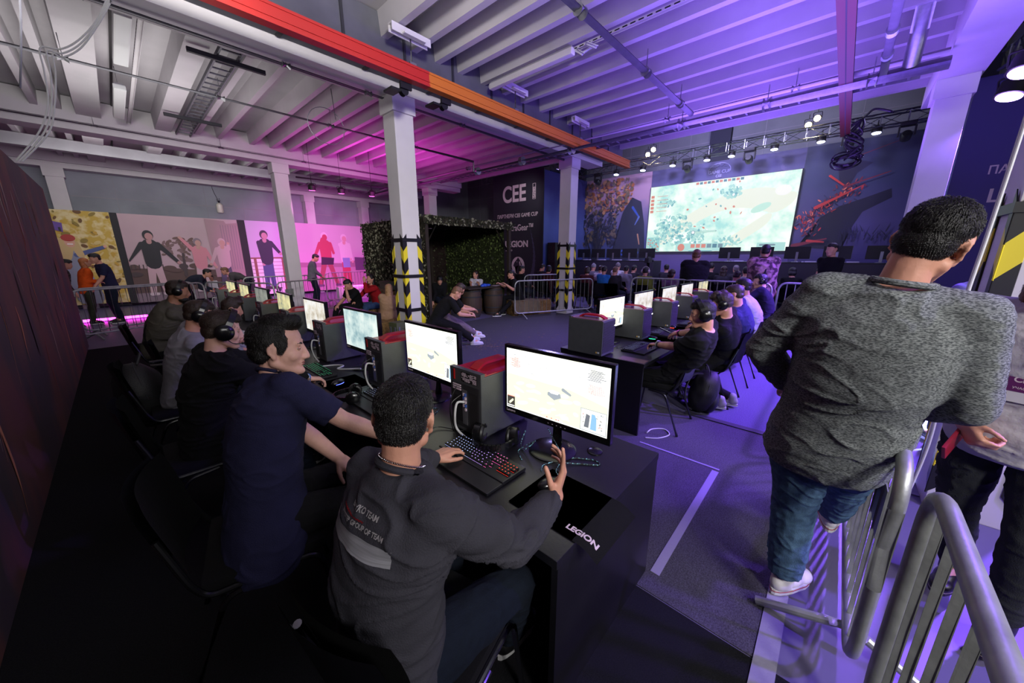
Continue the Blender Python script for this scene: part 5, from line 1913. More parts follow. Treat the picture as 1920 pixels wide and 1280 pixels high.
def netwall(o, ax, up, W, H, nrm, seed, dens, name, hole=None, mats=None):
    r = random.Random(seed)
    bm = bmesh.new()
    o, ax, up, nrm = V(o), V(ax), V(up), V(nrm)
    nx, nz = int(W / 0.16), int(H / 0.16)
    grid = [[bm.verts.new(o + ax * W * i / nx + up * H * j / nz + nrm * (noise.noise(V((i * 0.5, j * 0.5, seed))) * 0.05)) for i in range(nx + 1)] for j in range(nz + 1)]
    for j in range(nz):
        for i in range(nx):
            if hole and hole(i / nx, j / nz, r):
                continue
            bm.faces.new((grid[j][i], grid[j][i + 1], grid[j + 1][i + 1], grid[j + 1][i]))
    bmesh.ops.solidify(bm, geom=list(bm.faces), thickness=0.012)
    for k in range(int(W * H * dens)):
        u, v = r.random(), r.random()
        if hole and hole(u, v, r):
            continue
        c = o + ax * W * u + up * H * v + nrm * r.uniform(0.03, 0.07)
        a = r.uniform(0, 6.3)
        s = r.uniform(0.02, 0.05)
        e1 = (ax * math.cos(a) + up * math.sin(a)) * s
        e2 = (up * math.cos(a) - ax * math.sin(a)) * s * 0.55 + nrm * r.uniform(-0.02, 0.03)
        vs = [bm.verts.new(c - e1), bm.verts.new(c + e2 * 0.6 - e1 * 0.2), bm.verts.new(c + e1), bm.verts.new(c - e2)]
        f = bm.faces.new(vs)
        f.material_index = 1 + (r.random() < 0.5)
        f2 = bm.faces.new([bm.verts.new(v.co - nrm * 0.003) for v in vs][::-1])
        f2.material_index = f.material_index
    return obj(name, bm, mats or [m_net, m_leaf, mat('camo_pale', '#80806a', 0.95)], t, world=True)


netwall((TX0, TY0 - 0.02, 0.0), (0, 1, 0), (0, 0, 1), TY1 - TY0, TZ, (-1, 0, 0), 1, 300, 'side_net')
netwall((TX0, TY1, 0.0), (1, 0, 0), (0, 0, 1), TX1 - TX0, TZ, (0, -1, 0), 2, 70, 'back_net', hole=lambda u, v, r: u < 0.14 and v > 0.3 and r.random() < 0.5, mats=[mat('camo_brown', '#3a2c28', 0.95, var=0.3, vs=10), m_leaf, m_leaf2])
netwall((TX1, TY0 + 0.3, 0.0), (0, 1, 0), (0, 0, 1), TY1 - TY0 - 0.3, TZ, (-1, 0, 0), 3, 260, 'side_net', mats=[mat('camo_green', '#353f1e', 0.95, var=0.4, vs=14), m_leaf2, mat('camo_green2', '#5a6a34', 0.95)])
netwall((TX0, TY0, TZ), (1, 0, 0), (0, 1, 0), TX1 - TX0, TY1 - TY0, (0, 0, 1), 4, 50, 'roof_net')
netwall((TX0 - 0.05, TY0 - 0.03, TZ - 0.16), (1, 0, 0), (0, 0, 1), TX1 - TX0 + 0.1, 0.2, (0, -1, 0), 5, 260, 'roof_fringe')
for (x, y) in ((TX0 + 0.06, TY0 + 0.05), (TX1 - 0.06, TY0 + 0.05), (6.3, TY1 - 0.08), (7.3, TY1 - 0.08)):
    bm = bmesh.new()
    box(bm, x - 0.045, y - 0.045, 0, x + 0.045, y + 0.045, TZ - 0.02)
    obj('post', bm, m_wood, t, world=True)
for a, b in (((6.3, TY1 - 0.14, 1.9), (5.8, TY1 - 0.14, 2.6)), ((6.3, TY1 - 0.14, 1.9), (6.8, TY1 - 0.14, 2.6)), ((TX1 - 0.1, TY0 + 0.1, 1.9), (TX1 - 0.65, TY0 + 0.1, 2.6)), ((TX0 + 0.1, TY0 + 0.1, 2.0), (TX0 + 0.5, TY0 + 0.1, 2.6))):
    bm = bmesh.new()
    cyl(bm, a, b, 0.03, seg=8)
    obj('brace', bm, m_wood, t, world=True)
for y in (TY0 + 0.05, TY1 - 0.08):
    bm = bmesh.new()
    box(bm, TX0, y - 0.04, TZ - 0.1, TX1, y + 0.04, TZ - 0.02)
    obj('beam', bm, m_wood, t, world=True)

# barrels and table inside the hut
m_barrel = mat('barrel_wood', '#3a2a20', 0.7, var=0.3, vs=3, stretch=(9, 9, 0.6))


def barrel(x, y, label, h=0.82):
    t = thing('wooden_barrel', label, 'barrel', (x, y, 0))
    bm = bmesh.new()
    prof = [(0.24 + 0.06 * math.sin(PI * k / 12), h * k / 12) for k in range(13)]
    lathe(bm, (0, 0, 0), prof, 28)
    obj('staves', bm, m_barrel, t, smooth=True)
    for f in (0.08, 0.28, 0.72, 0.92):
        bm = bmesh.new()
        r = 0.242 + 0.06 * math.sin(PI * f)
        lathe(bm, (0, 0, h * f - 0.02), [(r + 0.001, 0), (r + 0.006, 0.005), (r + 0.006, 0.035), (r + 0.001, 0.04)], 28)
        obj('hoop', bm, m_dark, t, smooth=True)
    return t


barrel(6.75, 7.75, 'wooden barrel with metal hoops under the left end of the board')
barrel(7.55, 7.65, 'darker wooden barrel under the right end of the board')
bm = bmesh.new()
box(bm, 6.35, 7.4, 0.821, 7.95, 8.0, 0.86, 0, 0.005)
tag(obj('table_board', bm, m_wood), 'dark board laid over two barrels as a table', 'table top')
bm = bmesh.new()
rr = random.Random(2)
for k in range(7):
    ellipsoid(bm, (7.15 + rr.uniform(-0.16, 0.16), 7.6 + rr.uniform(-0.06, 0.06), 0.89), rr.uniform(0.05, 0.1), 0.06, rr.uniform(0.03, 0.06), sub=2)
tag(obj('blue_bag', bm, mat('plastic_blue', '#2a50c0', 0.35), smooth=True), 'crumpled blue plastic bag on the barrel table', 'bag')
bm = bmesh.new()
box(bm, 7.45, 7.45, 0.861, 7.75, 7.65, 0.868)
tag(obj('paper_sheet', bm, m_let), 'white sheets lying on the right end of the barrel table', 'paper')

# hay bales, burlap, ammunition boxes
m_hay = mat('straw', '#8a6a3a', 0.95, col2='#5a4020', vs=25, bump=1.0, bs=70, stretch=(4, 1, 1))
m_straw = mat('straw_stalk', '#a88850', 0.9)
m_burlap = mat('burlap', '#8a7a60', 0.98, var=0.15, vs=6, bump=0.5, bs=260)


def hay(x, y, rz, w, d, h, label, cover=None, stalks=220):
    t = thing('hay_bale', label, 'hay bale', (x, y, 0), rz)
    bm = bmesh.new()
    box(bm, -w / 2, -d / 2, 0, w / 2, d / 2, h, 0, 0.03)
    bmesh.ops.subdivide_edges(bm, edges=[e for e in bm.edges if e.calc_length() > 0.1], cuts=8, use_grid_fill=True)
    for v in bm.verts:
        if v.co.z > 0.02:
            v.co += V((noise.noise(v.co * 6 + V((x, 0, 0))), noise.noise(v.co * 6 + V((0, y, 5))), noise.noise(v.co * 6 + V((9, 0, 0))))) * 0.035
    obj('bale', bm, m_hay, t)
    bm = bmesh.new()
    r = random.Random(int(x * 100))
    for k in range(stalks):
        f = r.choice((0, 1, 2, 3))
        u, v = r.uniform(-0.5, 0.5), r.uniform(0.05, 1)
        p = V((u * w, -d / 2, v * h)) if f == 0 else V((u * w, d / 2, v * h)) if f == 1 else V((-w / 2, u * d, v * h)) if f == 2 else V((w / 2, u * d, v * h))
        e = p + V((r.uniform(-0.05, 0.05), r.uniform(-0.05, 0.05), r.uniform(-0.05, 0.05)))
        e.z = max(0.01, e.z)
        cyl(bm, p, e, 0.0025, 0.0015, 4)
    for k in range(stalks // 3):
        p = V((r.uniform(-0.5, 0.5) * w * 1.06, r.uniform(-0.62, 0.62) * d, 0.012))
        a = r.uniform(0, 6.3)
        cyl(bm, p, p + V((math.cos(a), math.sin(a), 0.05)) * r.uniform(0.03, 0.09), 0.0025, 0.0015, 4)
    o = obj('straw', bm, m_straw, t)
    o['kind'] = 'stuff'
    if cover:
        bm = bmesh.new()
        c0, c1 = cover
        nx, ny = 14, 12
        rows = []
        for j in range(ny + 1):
            s = -0.5 + j / ny
            arc = s * (d + 2 * h * 0.9)
            if abs(arc) < d / 2:
                yy, zz = arc, h + 0.02
            else:
                yy, zz = math.copysign(d / 2 + 0.03 + 0.15 * (abs(arc) - d / 2) , arc), h + 0.02 - (abs(arc) - d / 2)
            row = []
            for i in range(nx + 1):
                xx = c0 * w / 2 + (c1 - c0) * w / 2 * i / nx
                q = V((xx, yy, max(zz, 0.015)))
                q += V((0, math.copysign(1, arc) * 1, 0.3)) * 0.03 * noise.noise(V((xx * 5, arc * 3, x))) + V((0, 0, 0.01))
                q.z = max(q.z, 0.012)
                row.append(bm.verts.new(q))
            rows.append(row)
        for j in range(ny):
            for i in range(nx):
                bm.faces.new((rows[j][i], rows[j][i + 1], rows[j + 1][i + 1], rows[j + 1][i]))
        bmesh.ops.solidify(bm, geom=list(bm.faces), thickness=0.008)
        obj('burlap_cover', bm, m_burlap, t, smooth=True, sharp=180)
    return t


hay(8.3, 6.88, R(-22), 1.3, 0.5, 0.42, 'hay bale under burlap behind the open barrier', (-1.02, 0.35), 300)
hay(3.80, 7.28, R(15), 0.62, 0.5, 0.36, 'loose straw bale under the woman in beige', None, 420)
hay(4.12, 5.60, R(52), 0.60, 0.34, 0.36, 'burlap covered bale under the two bent-over men', (-1.02, 1.02), 120)
hay(4.30, 9.30, R(75), 1.3, 0.5, 0.42, 'burlap covered bale under the red sweater woman', (-1.02, 1.02), 120)
hay(4.75, 8.95, R(80), 1.1, 0.35, 0.85, 'brown covered stack standing against the camouflage net', (-1.02, 1.02), 20)
m_olive = mat('olive_paint', '#4a4f34', 0.6, var=0.15, vs=6)


def ammo(x, y, z, rz, w, d, h, label):
    t = thing('olive_box', label, 'box', (x, y, z), rz)
    bm = bmesh.new()
    box(bm, -w / 2, -d / 2, 0, w / 2, d / 2, h * 0.75, 0, 0.006)
    obj('body', bm, m_olive, t)
    bm = bmesh.new()
    box(bm, -w / 2 - 0.008, -d / 2 - 0.008, h * 0.76, w / 2 + 0.008, d / 2 + 0.008, h, 0, 0.006)
    obj('lid', bm, m_olive, t)
    bm = bmesh.new()
    for s in (-1, 1):
        box(bm, s * w * 0.3 - 0.02, -d / 2 - 0.016, h * 0.6, s * w * 0.3 + 0.02, -d / 2 - 0.0085, h * 0.85)
        box(bm, -w / 2 - 0.02, s * d * 0.3 - 0.02, h * 0.6, -w / 2 - 0.0085, s * d * 0.3 + 0.02, h * 0.85)
    obj('latch', bm, m_pipe, t)
    return t


ammo(3.40, 6.02, 0.006, R(10), 0.24, 0.2, 0.52, 'olive green wooden box standing at the foot of the hazard column')
ammo(4.75, 8.75, 0.88, R(80), 0.7, 0.25, 0.2, 'long olive box lying on the brown stack')

# straw scattered on the grey carpet
bm = bmesh.new()
r = random.Random(77)
for k in range(160):
    p = V((4.7 + r.gauss(0, 0.3), 5.0 + r.gauss(0, 0.35), 0.0075)) if k < 110 else V((r.uniform(4.4, 6.5), r.uniform(3.5, 6), 0.0075))
    a = r.uniform(0, 6.3)
    q = p + V((math.cos(a), math.sin(a), 0)) * r.uniform(0.02, 0.07)
    cyl(bm, p, q, 0.0022, 0.0015, 4)
tag(obj('scattered_straw', bm, m_straw), 'straw stalks scattered on the grey carpet near the two men', 'straw', kind='stuff')

# ------------------------------------------------------------------ backpacks


def backpack(loc, rz, tilt, label, m, m2, sc=1.0):
    t = thing('backpack', label, 'backpack', loc, rz)
    q = Quaternion((0, 1, 0), tilt)

    def fin(bm, lift=0):
        for v in bm.verts:
            v.co = q @ (v.co * sc)
    bm = bmesh.new()
    ellipsoid(bm, (0, 0, 0.24), 0.13, 0.16, 0.24, sub=4)
    for v in bm.verts:
        v.co.x = math.copysign(abs(v.co.x) ** 0.8 * 0.13 ** 0.2, v.co.x)
        v.co.z = max(v.co.z, 0.02)
        v.co += V((1, 1, 1)) * 0.012 * noise.noise(v.co * 12)
    fin(bm)
    obj('bag', bm, m, t, smooth=True)
    bm = bmesh.new()
    ellipsoid(bm, (-0.10, 0, 0.16), 0.07, 0.13, 0.14, sub=3)
    fin(bm)
    obj('front_pocket', bm, m2, t, smooth=True)
    for s in (-1, 1):
        bm = bmesh.new()
        pts = spline([(0.10, s * 0.06, 0.44), (0.2, s * 0.09, 0.40), (0.22, s * 0.12, 0.24), (0.15, s * 0.13, 0.08), (0.09, s * 0.12, 0.05)], 6)
        for a, b in zip(pts, pts[1:]):
            d = (b - a).normalized()
            obox(bm, (a + b) / 2, d, (0, 1, 0), d.cross(V((0, 1, 0))), (b - a).length / 2 + 0.002, 0.02, 0.004)
        fin(bm)
        obj('strap', bm, m, t, smooth=True)
    bm = bmesh.new()
    tube(bm, [(0.02 + 0.0 * a, 0.158 * math.cos(a), 0.24 + 0.238 * math.sin(a)) for a in [q_ * PI / 14 for q_ in range(15)]], 0.004, 6)
    tube(bm, spline([(0.04, 0.05, 0.47), (0.07, 0.03, 0.52), (0.07, -0.03, 0.52), (0.04, -0.05, 0.47)], 5), 0.008, 6)
    fin(bm)
    obj('zip_and_loop', bm, m_dark, t, smooth=True)
    return t


m_bp = mat('nylon_black', '#0f0f12', 0.6, bump=0.3, bs=100)
backpack((4.20, 0.98, 0.008), R(120), R(-14), 'black backpack slumped on the floor behind the nearest right-row chair', m_bp, mat('nylon_dark', '#191922', 0.5), 1.05)
backpack((0.0, 4.35, 0.26), R(0), R(-8), 'grey and black backpack hanging on a chair back in the left row', m_bp, mat('nylon_grey', '#3c3c40', 0.8), 1.25)
# ------------------------------------------------------------------ people


def remesh(bm, vox, smooth=2, disp=None):
    me = bpy.data.meshes.new('tmp')
    bmesh.ops.recalc_face_normals(bm, faces=bm.faces)
    bm.to_mesh(me)
    bm.free()
    o = bpy.data.objects.new('tmp', me)
    COL.objects.link(o)
    m = o.modifiers.new('r', 'REMESH')
    m.mode = 'VOXEL'
    m.voxel_size = vox
    if smooth:
        k = o.modifiers.new('s', 'SMOOTH')
        k.factor = 0.5
        k.iterations = smooth
    bpy.context.view_layer.update()
    me2 = bpy.data.meshes.new_from_object(o.evaluated_get(bpy.context.evaluated_depsgraph_get()))
    bpy.data.objects.remove(o)
    bpy.data.meshes.remove(me)
    if disp:
        nr = [v.normal.copy() for v in me2.vertices]
        for v, n in zip(me2.vertices, nr):
            v.co = v.co + n * disp(v.co)
    return me2


def mobj(name, me, m, parent):
    t = wloc(parent)
    for v in me.vertices:
        v.co -= t
    me.materials.clear()
    me.materials.append(m)
    for p in me.polygons:
        p.use_smooth = True
    return link(name, me, parent)


def folds(amp, f=9.0, seed=0.0, ax=(1, 1, 2.2)):
    """creases: sharp ridges bent by a slower noise"""
    def d(p):
        q = V((p.x * ax[0] * f * 0.8, p.y * ax[1] * f * 0.8, p.z * ax[2] * f * 0.8)) + V((seed, seed * 2, 0))
        w_ = noise.noise(q * 0.35 + V((5, 5, 5)))
        q += V((w_, w_, w_)) * 1.6
        n = abs(noise.noise(q))
        r_ = max(0.0, 1 - n * 3.2)
        n2 = noise.noise(q * 2.1 + V((9, 1, 3)))
        return amp * (r_ * r_ * 1.5 * (0.55 + w_) + n2 * 0.35 + w_ * 0.8)
    return d


def ik(a, t, l1, l2, hint):
    a, t = V(a), V(t)
    d = t - a
    L = d.length
    if L > (l1 + l2) * 0.995:
        t = a + d * ((l1 + l2) * 0.995 / L)
        d = t - a
        L = d.length
    u = d.normalized()
    c = (l1 * l1 + L * L - l2 * l2) / (2 * L)
    h = math.sqrt(max(0, l1 * l1 - c * c))
    p = V(hint) - u * V(hint).dot(u)
    if p.length < 1e-4:
        p = V((0, 0, 1))
    return a + u * c + p.normalized() * h, t


def hand(bm, w, d, n, side, s, curl=0.35, spread=0.12, thumb=0.6, curls=None):
    """w wrist, d finger direction, n palm normal, side +1 = left hand"""
    d = V(d).normalized()
    n = (V(n) - d * V(n).dot(d)).normalized()
    t = n.cross(d) * side          # towards the thumb
    w = V(w)
    kn = []
    for i in range(4):
        off = (0.030 - 0.0205 * i)
        ln = (0.088, 0.092, 0.087, 0.078)[i]
        k = w + d * ln * s + t * off * s - n * 0.004 * s * (1.5 - abs(i - 1.3))
        kn.append(k)
        capsule(bm, w + t * off * 0.75 * s + d * 0.012 * s, 0.0165 * s, k, 0.0115 * s, 10)
    capsule(bm, w + t * 0.012 * s + d * 0.03 * s + n * 0.006 * s, 0.016 * s, w - t * 0.01 * s + d * 0.05 * s + n * 0.006 * s, 0.015 * s, 10)
    for i in range(4):
        lens = ((0.043, 0.026, 0.022), (0.048, 0.030, 0.023), (0.044, 0.028, 0.022), (0.034, 0.021, 0.020))[i]
        c = curls[i] if curls else curl * (1 + 0.12 * i)
        ang = 0.0
        fd = (d + t * spread * (1.3 - i) * 0.9).normalized()
        p = kn[i]
        r = (0.0098, 0.0100, 0.0094, 0.0084)[i] * s
        for j, l in enumerate(lens):
            ang += c * (1.0, 1.15, 0.7)[j]
            q = p + (fd * math.cos(ang) + n * math.sin(ang)) * l * s
            capsule(bm, p, r, q, r * 0.90, 10)
            p = q
            r *= 0.91
    p = w + t * 0.022 * s + d * 0.018 * s + n * 0.008 * s
    q = p + (t * 0.75 + d * 0.75 + n * 0.35 * thumb).normalized() * 0.043 * s
    capsule(bm, p, 0.016 * s, q, 0.0125 * s, 10)
    q2 = q + (t * 0.35 + d * 0.95 + n * 0.5 * thumb).normalized() * 0.032 * s
    capsule(bm, q, 0.0115 * s, q2, 0.0105 * s, 10)
    q3 = q2 + (t * 0.1 + d * 1.0 + n * 0.65 * thumb).normalized() * 0.026 * s
    capsule(bm, q2, 0.0105 * s, q3, 0.009 * s, 10)


def head_mesh(bm, c, fr, s, fat=1.0):
    r, f, u = fr
    T = lambda x, y, z: c + (r * x + f * y + u * z) * s
    E = lambda x, y, z, a, b, h: ellipsoid(bm, T(x, y, z), a * s, b * s, h * s, fr, 3)
    E(0, -0.012, 0.030, 0.076, 0.096, 0.086)
    E(0, 0.025, -0.020, 0.064 * fat, 0.068, 0.092)
    E(0, 0.022, -0.068, 0.054 * fat, 0.062, 0.046)
    for sg in (-1, 1):
        capsule(bm, T(sg * 0.050 * fat, -0.004, -0.060), 0.023 * s, T(sg * 0.016, 0.070, -0.098), 0.022 * s, 10)
        E(sg * 0.040, 0.058, -0.030, 0.024 * fat, 0.024, 0.026)
        E(sg * 0.013, 0.098, -0.040, 0.010, 0.012, 0.009)
        # ear: rim and lobe
        pts = [T(sg * (0.076 + 0.008 * math.sin(PI * k / 8)), -0.008 - 0.019 * math.sin(PI * k / 8) * 1.1 + 0.004, 0.028 - 0.062 * k / 8) for k in range(9)]
        for a, b in zip(pts, pts[1:]):
            capsule(bm, a, 0.0058 * s, b, 0.0058 * s, 8)
        E(sg * 0.076, -0.008, -0.002, 0.007, 0.016, 0.026)
        E(sg * 0.077, -0.004, -0.034, 0.008, 0.010, 0.011)
    capsule(bm, T(-0.036, 0.074, 0.024), 0.013 * s, T(0.036, 0.074, 0.024), 0.013 * s, 10)
    capsule(bm, T(0, 0.084, 0.014), 0.010 * s, T(0, 0.105, -0.030), 0.0135 * s, 10)
    E(0, 0.107, -0.036, 0.014, 0.013, 0.012)
    E(0, 0.078, -0.062, 0.028, 0.018, 0.018)
    capsule(bm, T(-0.020, 0.086, -0.062), 0.0065 * s, T(0.020, 0.086, -0.062), 0.0065 * s, 8)
    capsule(bm, T(0, 0.094, -0.060), 0.0065 * s, T(0, 0.094, -0.060) + r * 0.001, 0.0065 * s, 8)
    capsule(bm, T(-0.016, 0.085, -0.074), 0.0075 * s, T(0.016, 0.085, -0.074), 0.0075 * s, 8)
    E(0, 0.082, -0.102, 0.023, 0.020, 0.018)


HAIRP = {
    'short': [(0, -0.020, 0.040, 0.0815, 0.098, 0.0835), (0, -0.048, -0.014, 0.070, 0.060, 0.062), (0.0, 0.01, 0.080, 0.062, 0.078, 0.046)],
    'fade': [(0, -0.020, 0.040, 0.0790, 0.096, 0.0835), (0, -0.046, -0.012, 0.069, 0.060, 0.062), (0.0, 0.012, 0.078, 0.062, 0.078, 0.048)],
    'quiff': [(0, -0.030, 0.036, 0.0830, 0.094, 0.090), (0, -0.056, -0.016, 0.072, 0.058, 0.062), (0.0, -0.006, 0.100, 0.060, 0.078, 0.045), (0.0, 0.032, 0.104, 0.052, 0.044, 0.036), (0.005, 0.054, 0.110, 0.044, 0.026, 0.026), (0.065, 0.012, 0.03, 0.014, 0.03, 0.05), (-0.065, 0.012, 0.03, 0.014, 0.03, 0.05)],
    'messy': [(0, -0.018, 0.042, 0.083, 0.098, 0.086), (0, -0.048, 0.0, 0.072, 0.058, 0.062), (0.0, 0.03, 0.095, 0.064, 0.075, 0.045), (0.02, -0.03, 0.12, 0.035, 0.04, 0.03), (-0.02, 0.03, 0.125, 0.035, 0.04, 0.03)],
    'bun': [(0, -0.020, 0.040, 0.0815, 0.098, 0.0835), (0, -0.052, -0.010, 0.066, 0.052, 0.050), (0.0, -0.03, 0.125, 0.035, 0.035, 0.03)],
    'cap': [(0, -0.015, 0.050, 0.084, 0.102, 0.085), (0, -0.05, 0.01, 0.072, 0.060, 0.055), (0, -0.06, 0.10, 0.045, 0.045, 0.045)],
    'long': [(0, -0.022, 0.036, 0.086, 0.100, 0.090), (0, -0.060, -0.04, 0.082, 0.056, 0.10), (0.055, -0.04, -0.12, 0.034, 0.045, 0.13), (-0.055, -0.04, -0.12, 0.034, 0.045, 0.13), (0, -0.075, -0.15, 0.075, 0.035, 0.13)],
    'bob': [(0, -0.022, 0.036, 0.088, 0.102, 0.090), (0, -0.045, -0.04, 0.090, 0.066, 0.085)],
}


def human(label, P, face=0, lean=5, lean2=8, side=0, tw=0, head=(0, 5, 0), s=1.0, build=1.0, L=None, Rr=None, eL=(0, 0, -1), eR=(0, 0, -1),
          feet=None, skin='skin', shirt=None, sleeve='long', trousers=None, shoes=None, hair='short', hairm=None, vox=0.012, near=False, legw=1.0,
          handL=None, handR=None, group=None, kneeout=0.25, legs=True, beard=None, shirt_drop=0.0, neck=True, strands=0, collar=None, folds_amp=0.004,
          hs=1.0, brows=True, headpos=None, gaze=0.0, loose=0.0):
    P = V(P)
    root = thing('person', label, 'person', (P.x, P.y, 0), group=group)
    fa = R(face)
    f = V((math.cos(fa), math.sin(fa), 0))
    rt = V((math.sin(fa), -math.cos(fa), 0))
    up = V((0, 0, 1))

    def tilt(v, a, b):
        q = Quaternion(rt, -R(a)) @ Quaternion(f, R(b))
        return q @ v
    sd = tilt(up, lean, side)
    sd2 = tilt(up, lean + lean2, side)
    hy, hp, hr = head
    chest = P + sd * 0.26 * s
    nb = chest + sd2 * 0.25 * s
    base_q = Quaternion(rt, -R(lean + lean2)) @ Quaternion(f, R(side))
    if headpos is not None:
        hq0 = Quaternion(up, R(hy + tw)) @ Quaternion(rt, -R(hp)) @ Quaternion(f, R(hr))
        nbT = V(headpos) - (hq0 @ up) * 0.125 * s - (hq0 @ f) * 0.028 * s - up * 0.045 * s
        dv = nbT - P
        stretch = max(0.8, min(1.25, dv.length / (0.51 * s)))
        sd2 = dv.normalized()
        bow = f * 0.03 * s
        chest = P + dv * 0.5 - bow
        nb = nbT
        base_q = up.rotation_difference(sd2)
    q = Quaternion(sd2, R(tw)) @ base_q
    cr, cf = q @ rt, q @ f
    sw = 0.162 * s * (0.8 + 0.2 * build)
    shL, shR = nb - sd2 * 0.035 * s - cr * sw, nb - sd2 * 0.035 * s + cr * sw
    # head frame
    hy, hp, hr = head
    hq = Quaternion(up, R(hy + tw)) @ Quaternion(rt, -R(hp)) @ Quaternion(f, R(hr))
    hr_, hf, hu = hq @ rt, hq @ f, hq @ up
    nk = nb + (sd2 * 0.5 + hu * 0.5).normalized() * 0.085 * s
    hc = nk + hu * 0.085 * s + hf * 0.028 * s
    if headpos is not None:
        hc = V(headpos)
        nk = hc - hu * 0.085 * s - hf * 0.028 * s
    fr = (hr_, hf, hu)
    la, lf = 0.285 * s, 0.255 * s
    side_v = (-cr, cr)
    J = {}
    for i, (sh, T, eh) in enumerate(((shL, L, eL), (shR, Rr, eR))):
        if T is None:
            T = sh - up * 0.50 * s + side_v[i] * 0.06 + f * 0.06
        el, wr = ik(sh, T, la, lf, eh)
        J[i] = (sh, el, wr)
    hpj = [P - rt * 0.09 * s, P + rt * 0.09 * s]
    LG = {}
    if legs:
        for i in range(2):
            ft = V(feet[i]) if feet else hpj[i] - up * (hpj[i].z - 0.08)
            kh = f * 1.0 + up * 0.4 + (-rt if i == 0 else rt) * kneeout
            kn, an = ik(hpj[i], ft + up * 0.085 * s, 0.44 * s, 0.43 * s, kh)
            LG[i] = (hpj[i], kn, an)
    b = build

    def torso(bm, o, top=True, low=0.0):
        mid = chest - cf * 0.0
        axis = [(P - sd2 * (0.13 * s + low), rt, f, 0.150, 0.112), (P - sd2 * (0.07 * s + low), rt, f, 0.172, 0.128), (P, rt, f, 0.178, 0.130), (P.lerp(mid, 0.45), rt, f, 0.158, 0.115),
                (P.lerp(mid, 0.9), cr, cf, 0.168, 0.118), (mid.lerp(nb, 0.35), cr, cf, 0.176, 0.120), (mid.lerp(nb, 0.65), cr, cf, 0.172, 0.112), (mid.lerp(nb, 0.84), cr, cf, 0.150, 0.094),
                (mid.lerp(nb, 0.97), cr, cf, 0.112, 0.078), (nb + sd2 * 0.018 * s, cr, cf, 0.078, 0.068), (nb + sd2 * 0.034 * s, cr, cf, 0.064 - o * 0.3, 0.062 - o * 0.3)]
        rings = []
        for (c, ar, af, wx, wy) in axis:
            bb = b if wx > 0.13 else 1.0
            ring = []
            for k in range(28):
                t_ = 2 * PI * k / 28
                cx, cy = math.cos(t_), math.sin(t_)
                ex = math.copysign(abs(cx) ** 0.85, cx)
                ring.append(bm.verts.new(c + ar * ex * (wx * bb + o) * s + af * cy * (wy * bb + o) * s))
            rings.append(ring)
        for r0, r1 in zip(rings, rings[1:]):
            for k in range(28):
                bm.faces.new((r0[k], r0[(k + 1) % 28], r1[(k + 1) % 28], r1[k]))
        bm.faces.new(rings[0][::-1])
        bm.faces.new(rings[-1])
        if top:
            for sh_ in (shL, shR):
                sg_ = -1 if sh_ is shL else 1
                capsule(bm, sh_, (0.056 + o) * s, nb - sd2 * 0.035 * s + cr * sg_ * 0.07 * s, (0.056 + o) * s)
                capsule(bm, sh_ - cr * sg_ * 0.02 * s, (0.056 + o) * s, mid.lerp(nb, 0.45) + cr * sg_ * 0.11 * s, (0.085 + o) * s)

    def arm(bm, i, o, upto, cut=False):
        sh, el, wr = J[i]
        if upto <= 1:
            capsule(bm, sh, (0.058 + o) * s, sh.lerp(el, upto), (0.050 - 0.008 * upto + o * 1.6) * s, cap1=not cut)
            return
        capsule(bm, sh, (0.058 + o) * s, sh.lerp(el, 0.4), (0.050 + o) * s)
        capsule(bm, sh.lerp(el, 0.3), (0.050 + o) * s, el, (0.041 + o) * s)
        k = upto - 1
        capsule(bm, el, (0.041 + o) * s, el.lerp(wr, min(k, 0.35)), (0.043 + o) * s)
        capsule(bm, el.lerp(wr, 0.3 if k > 0.35 else 0), (0.043 + o) * s, el.lerp(wr, k), ((0.030 if k > 0.8 else 0.037) + o * 0.9) * s, cap1=not cut)

    # skin
    bm = bmesh.new()
    torso(bm, -0.004)
    capsule(bm, nb - sd2 * 0.03 * s, 0.062 * s, nk, 0.053 * s)
    capsule(bm, nk, 0.053 * s, hc - hu * 0.02 * s - hf * 0.03 * s, 0.056 * s)
    head_mesh(bm, hc, fr, s * hs, 1.0 + (build - 1) * 0.6)
    for i in range(2):
        arm(bm, i, 0, 2)
        sh, el, wr = J[i]
        dd = (wr - el).normalized()
        hsp = (handL, handR)[i] or {}
        nn = V(hsp.get('n', (0, 0, -1)))
        if abs(nn.dot(dd)) > 0.95:
            nn = f
        hd = V(hsp.get('d', dd))
        hand(bm, wr, hd, nn, 1 if i == 0 else -1, s * 1.0, hsp.get('curl', 0.4), hsp.get('spread', 0.12), hsp.get('thumb', 0.7), hsp.get('curls'))
    if legs:
        for i in range(2):
            h, kn, an = LG[i]
            capsule(bm, h, 0.088 * s * b, kn, 0.055 * s)
            capsule(bm, kn, 0.054 * s, kn.lerp(an, 0.3), 0.056 * s)
            capsule(bm, kn.lerp(an, 0.3), 0.056 * s, an, 0.036 * s)
            capsule(bm, an, 0.036 * s, an - up * 0.03 * s + f * 0.1 * s, 0.03 * s)
    sm = mat('skin_' + skin, {'skin': '#c08a74', 'pale': '#d0a090', 'tan': '#a8765c'}[skin], 0.55, var=0.08, vs=18, bump=0.08, bs=120)
    mobj('body', remesh(bm, vox, 3 if near else 2), sm, root)
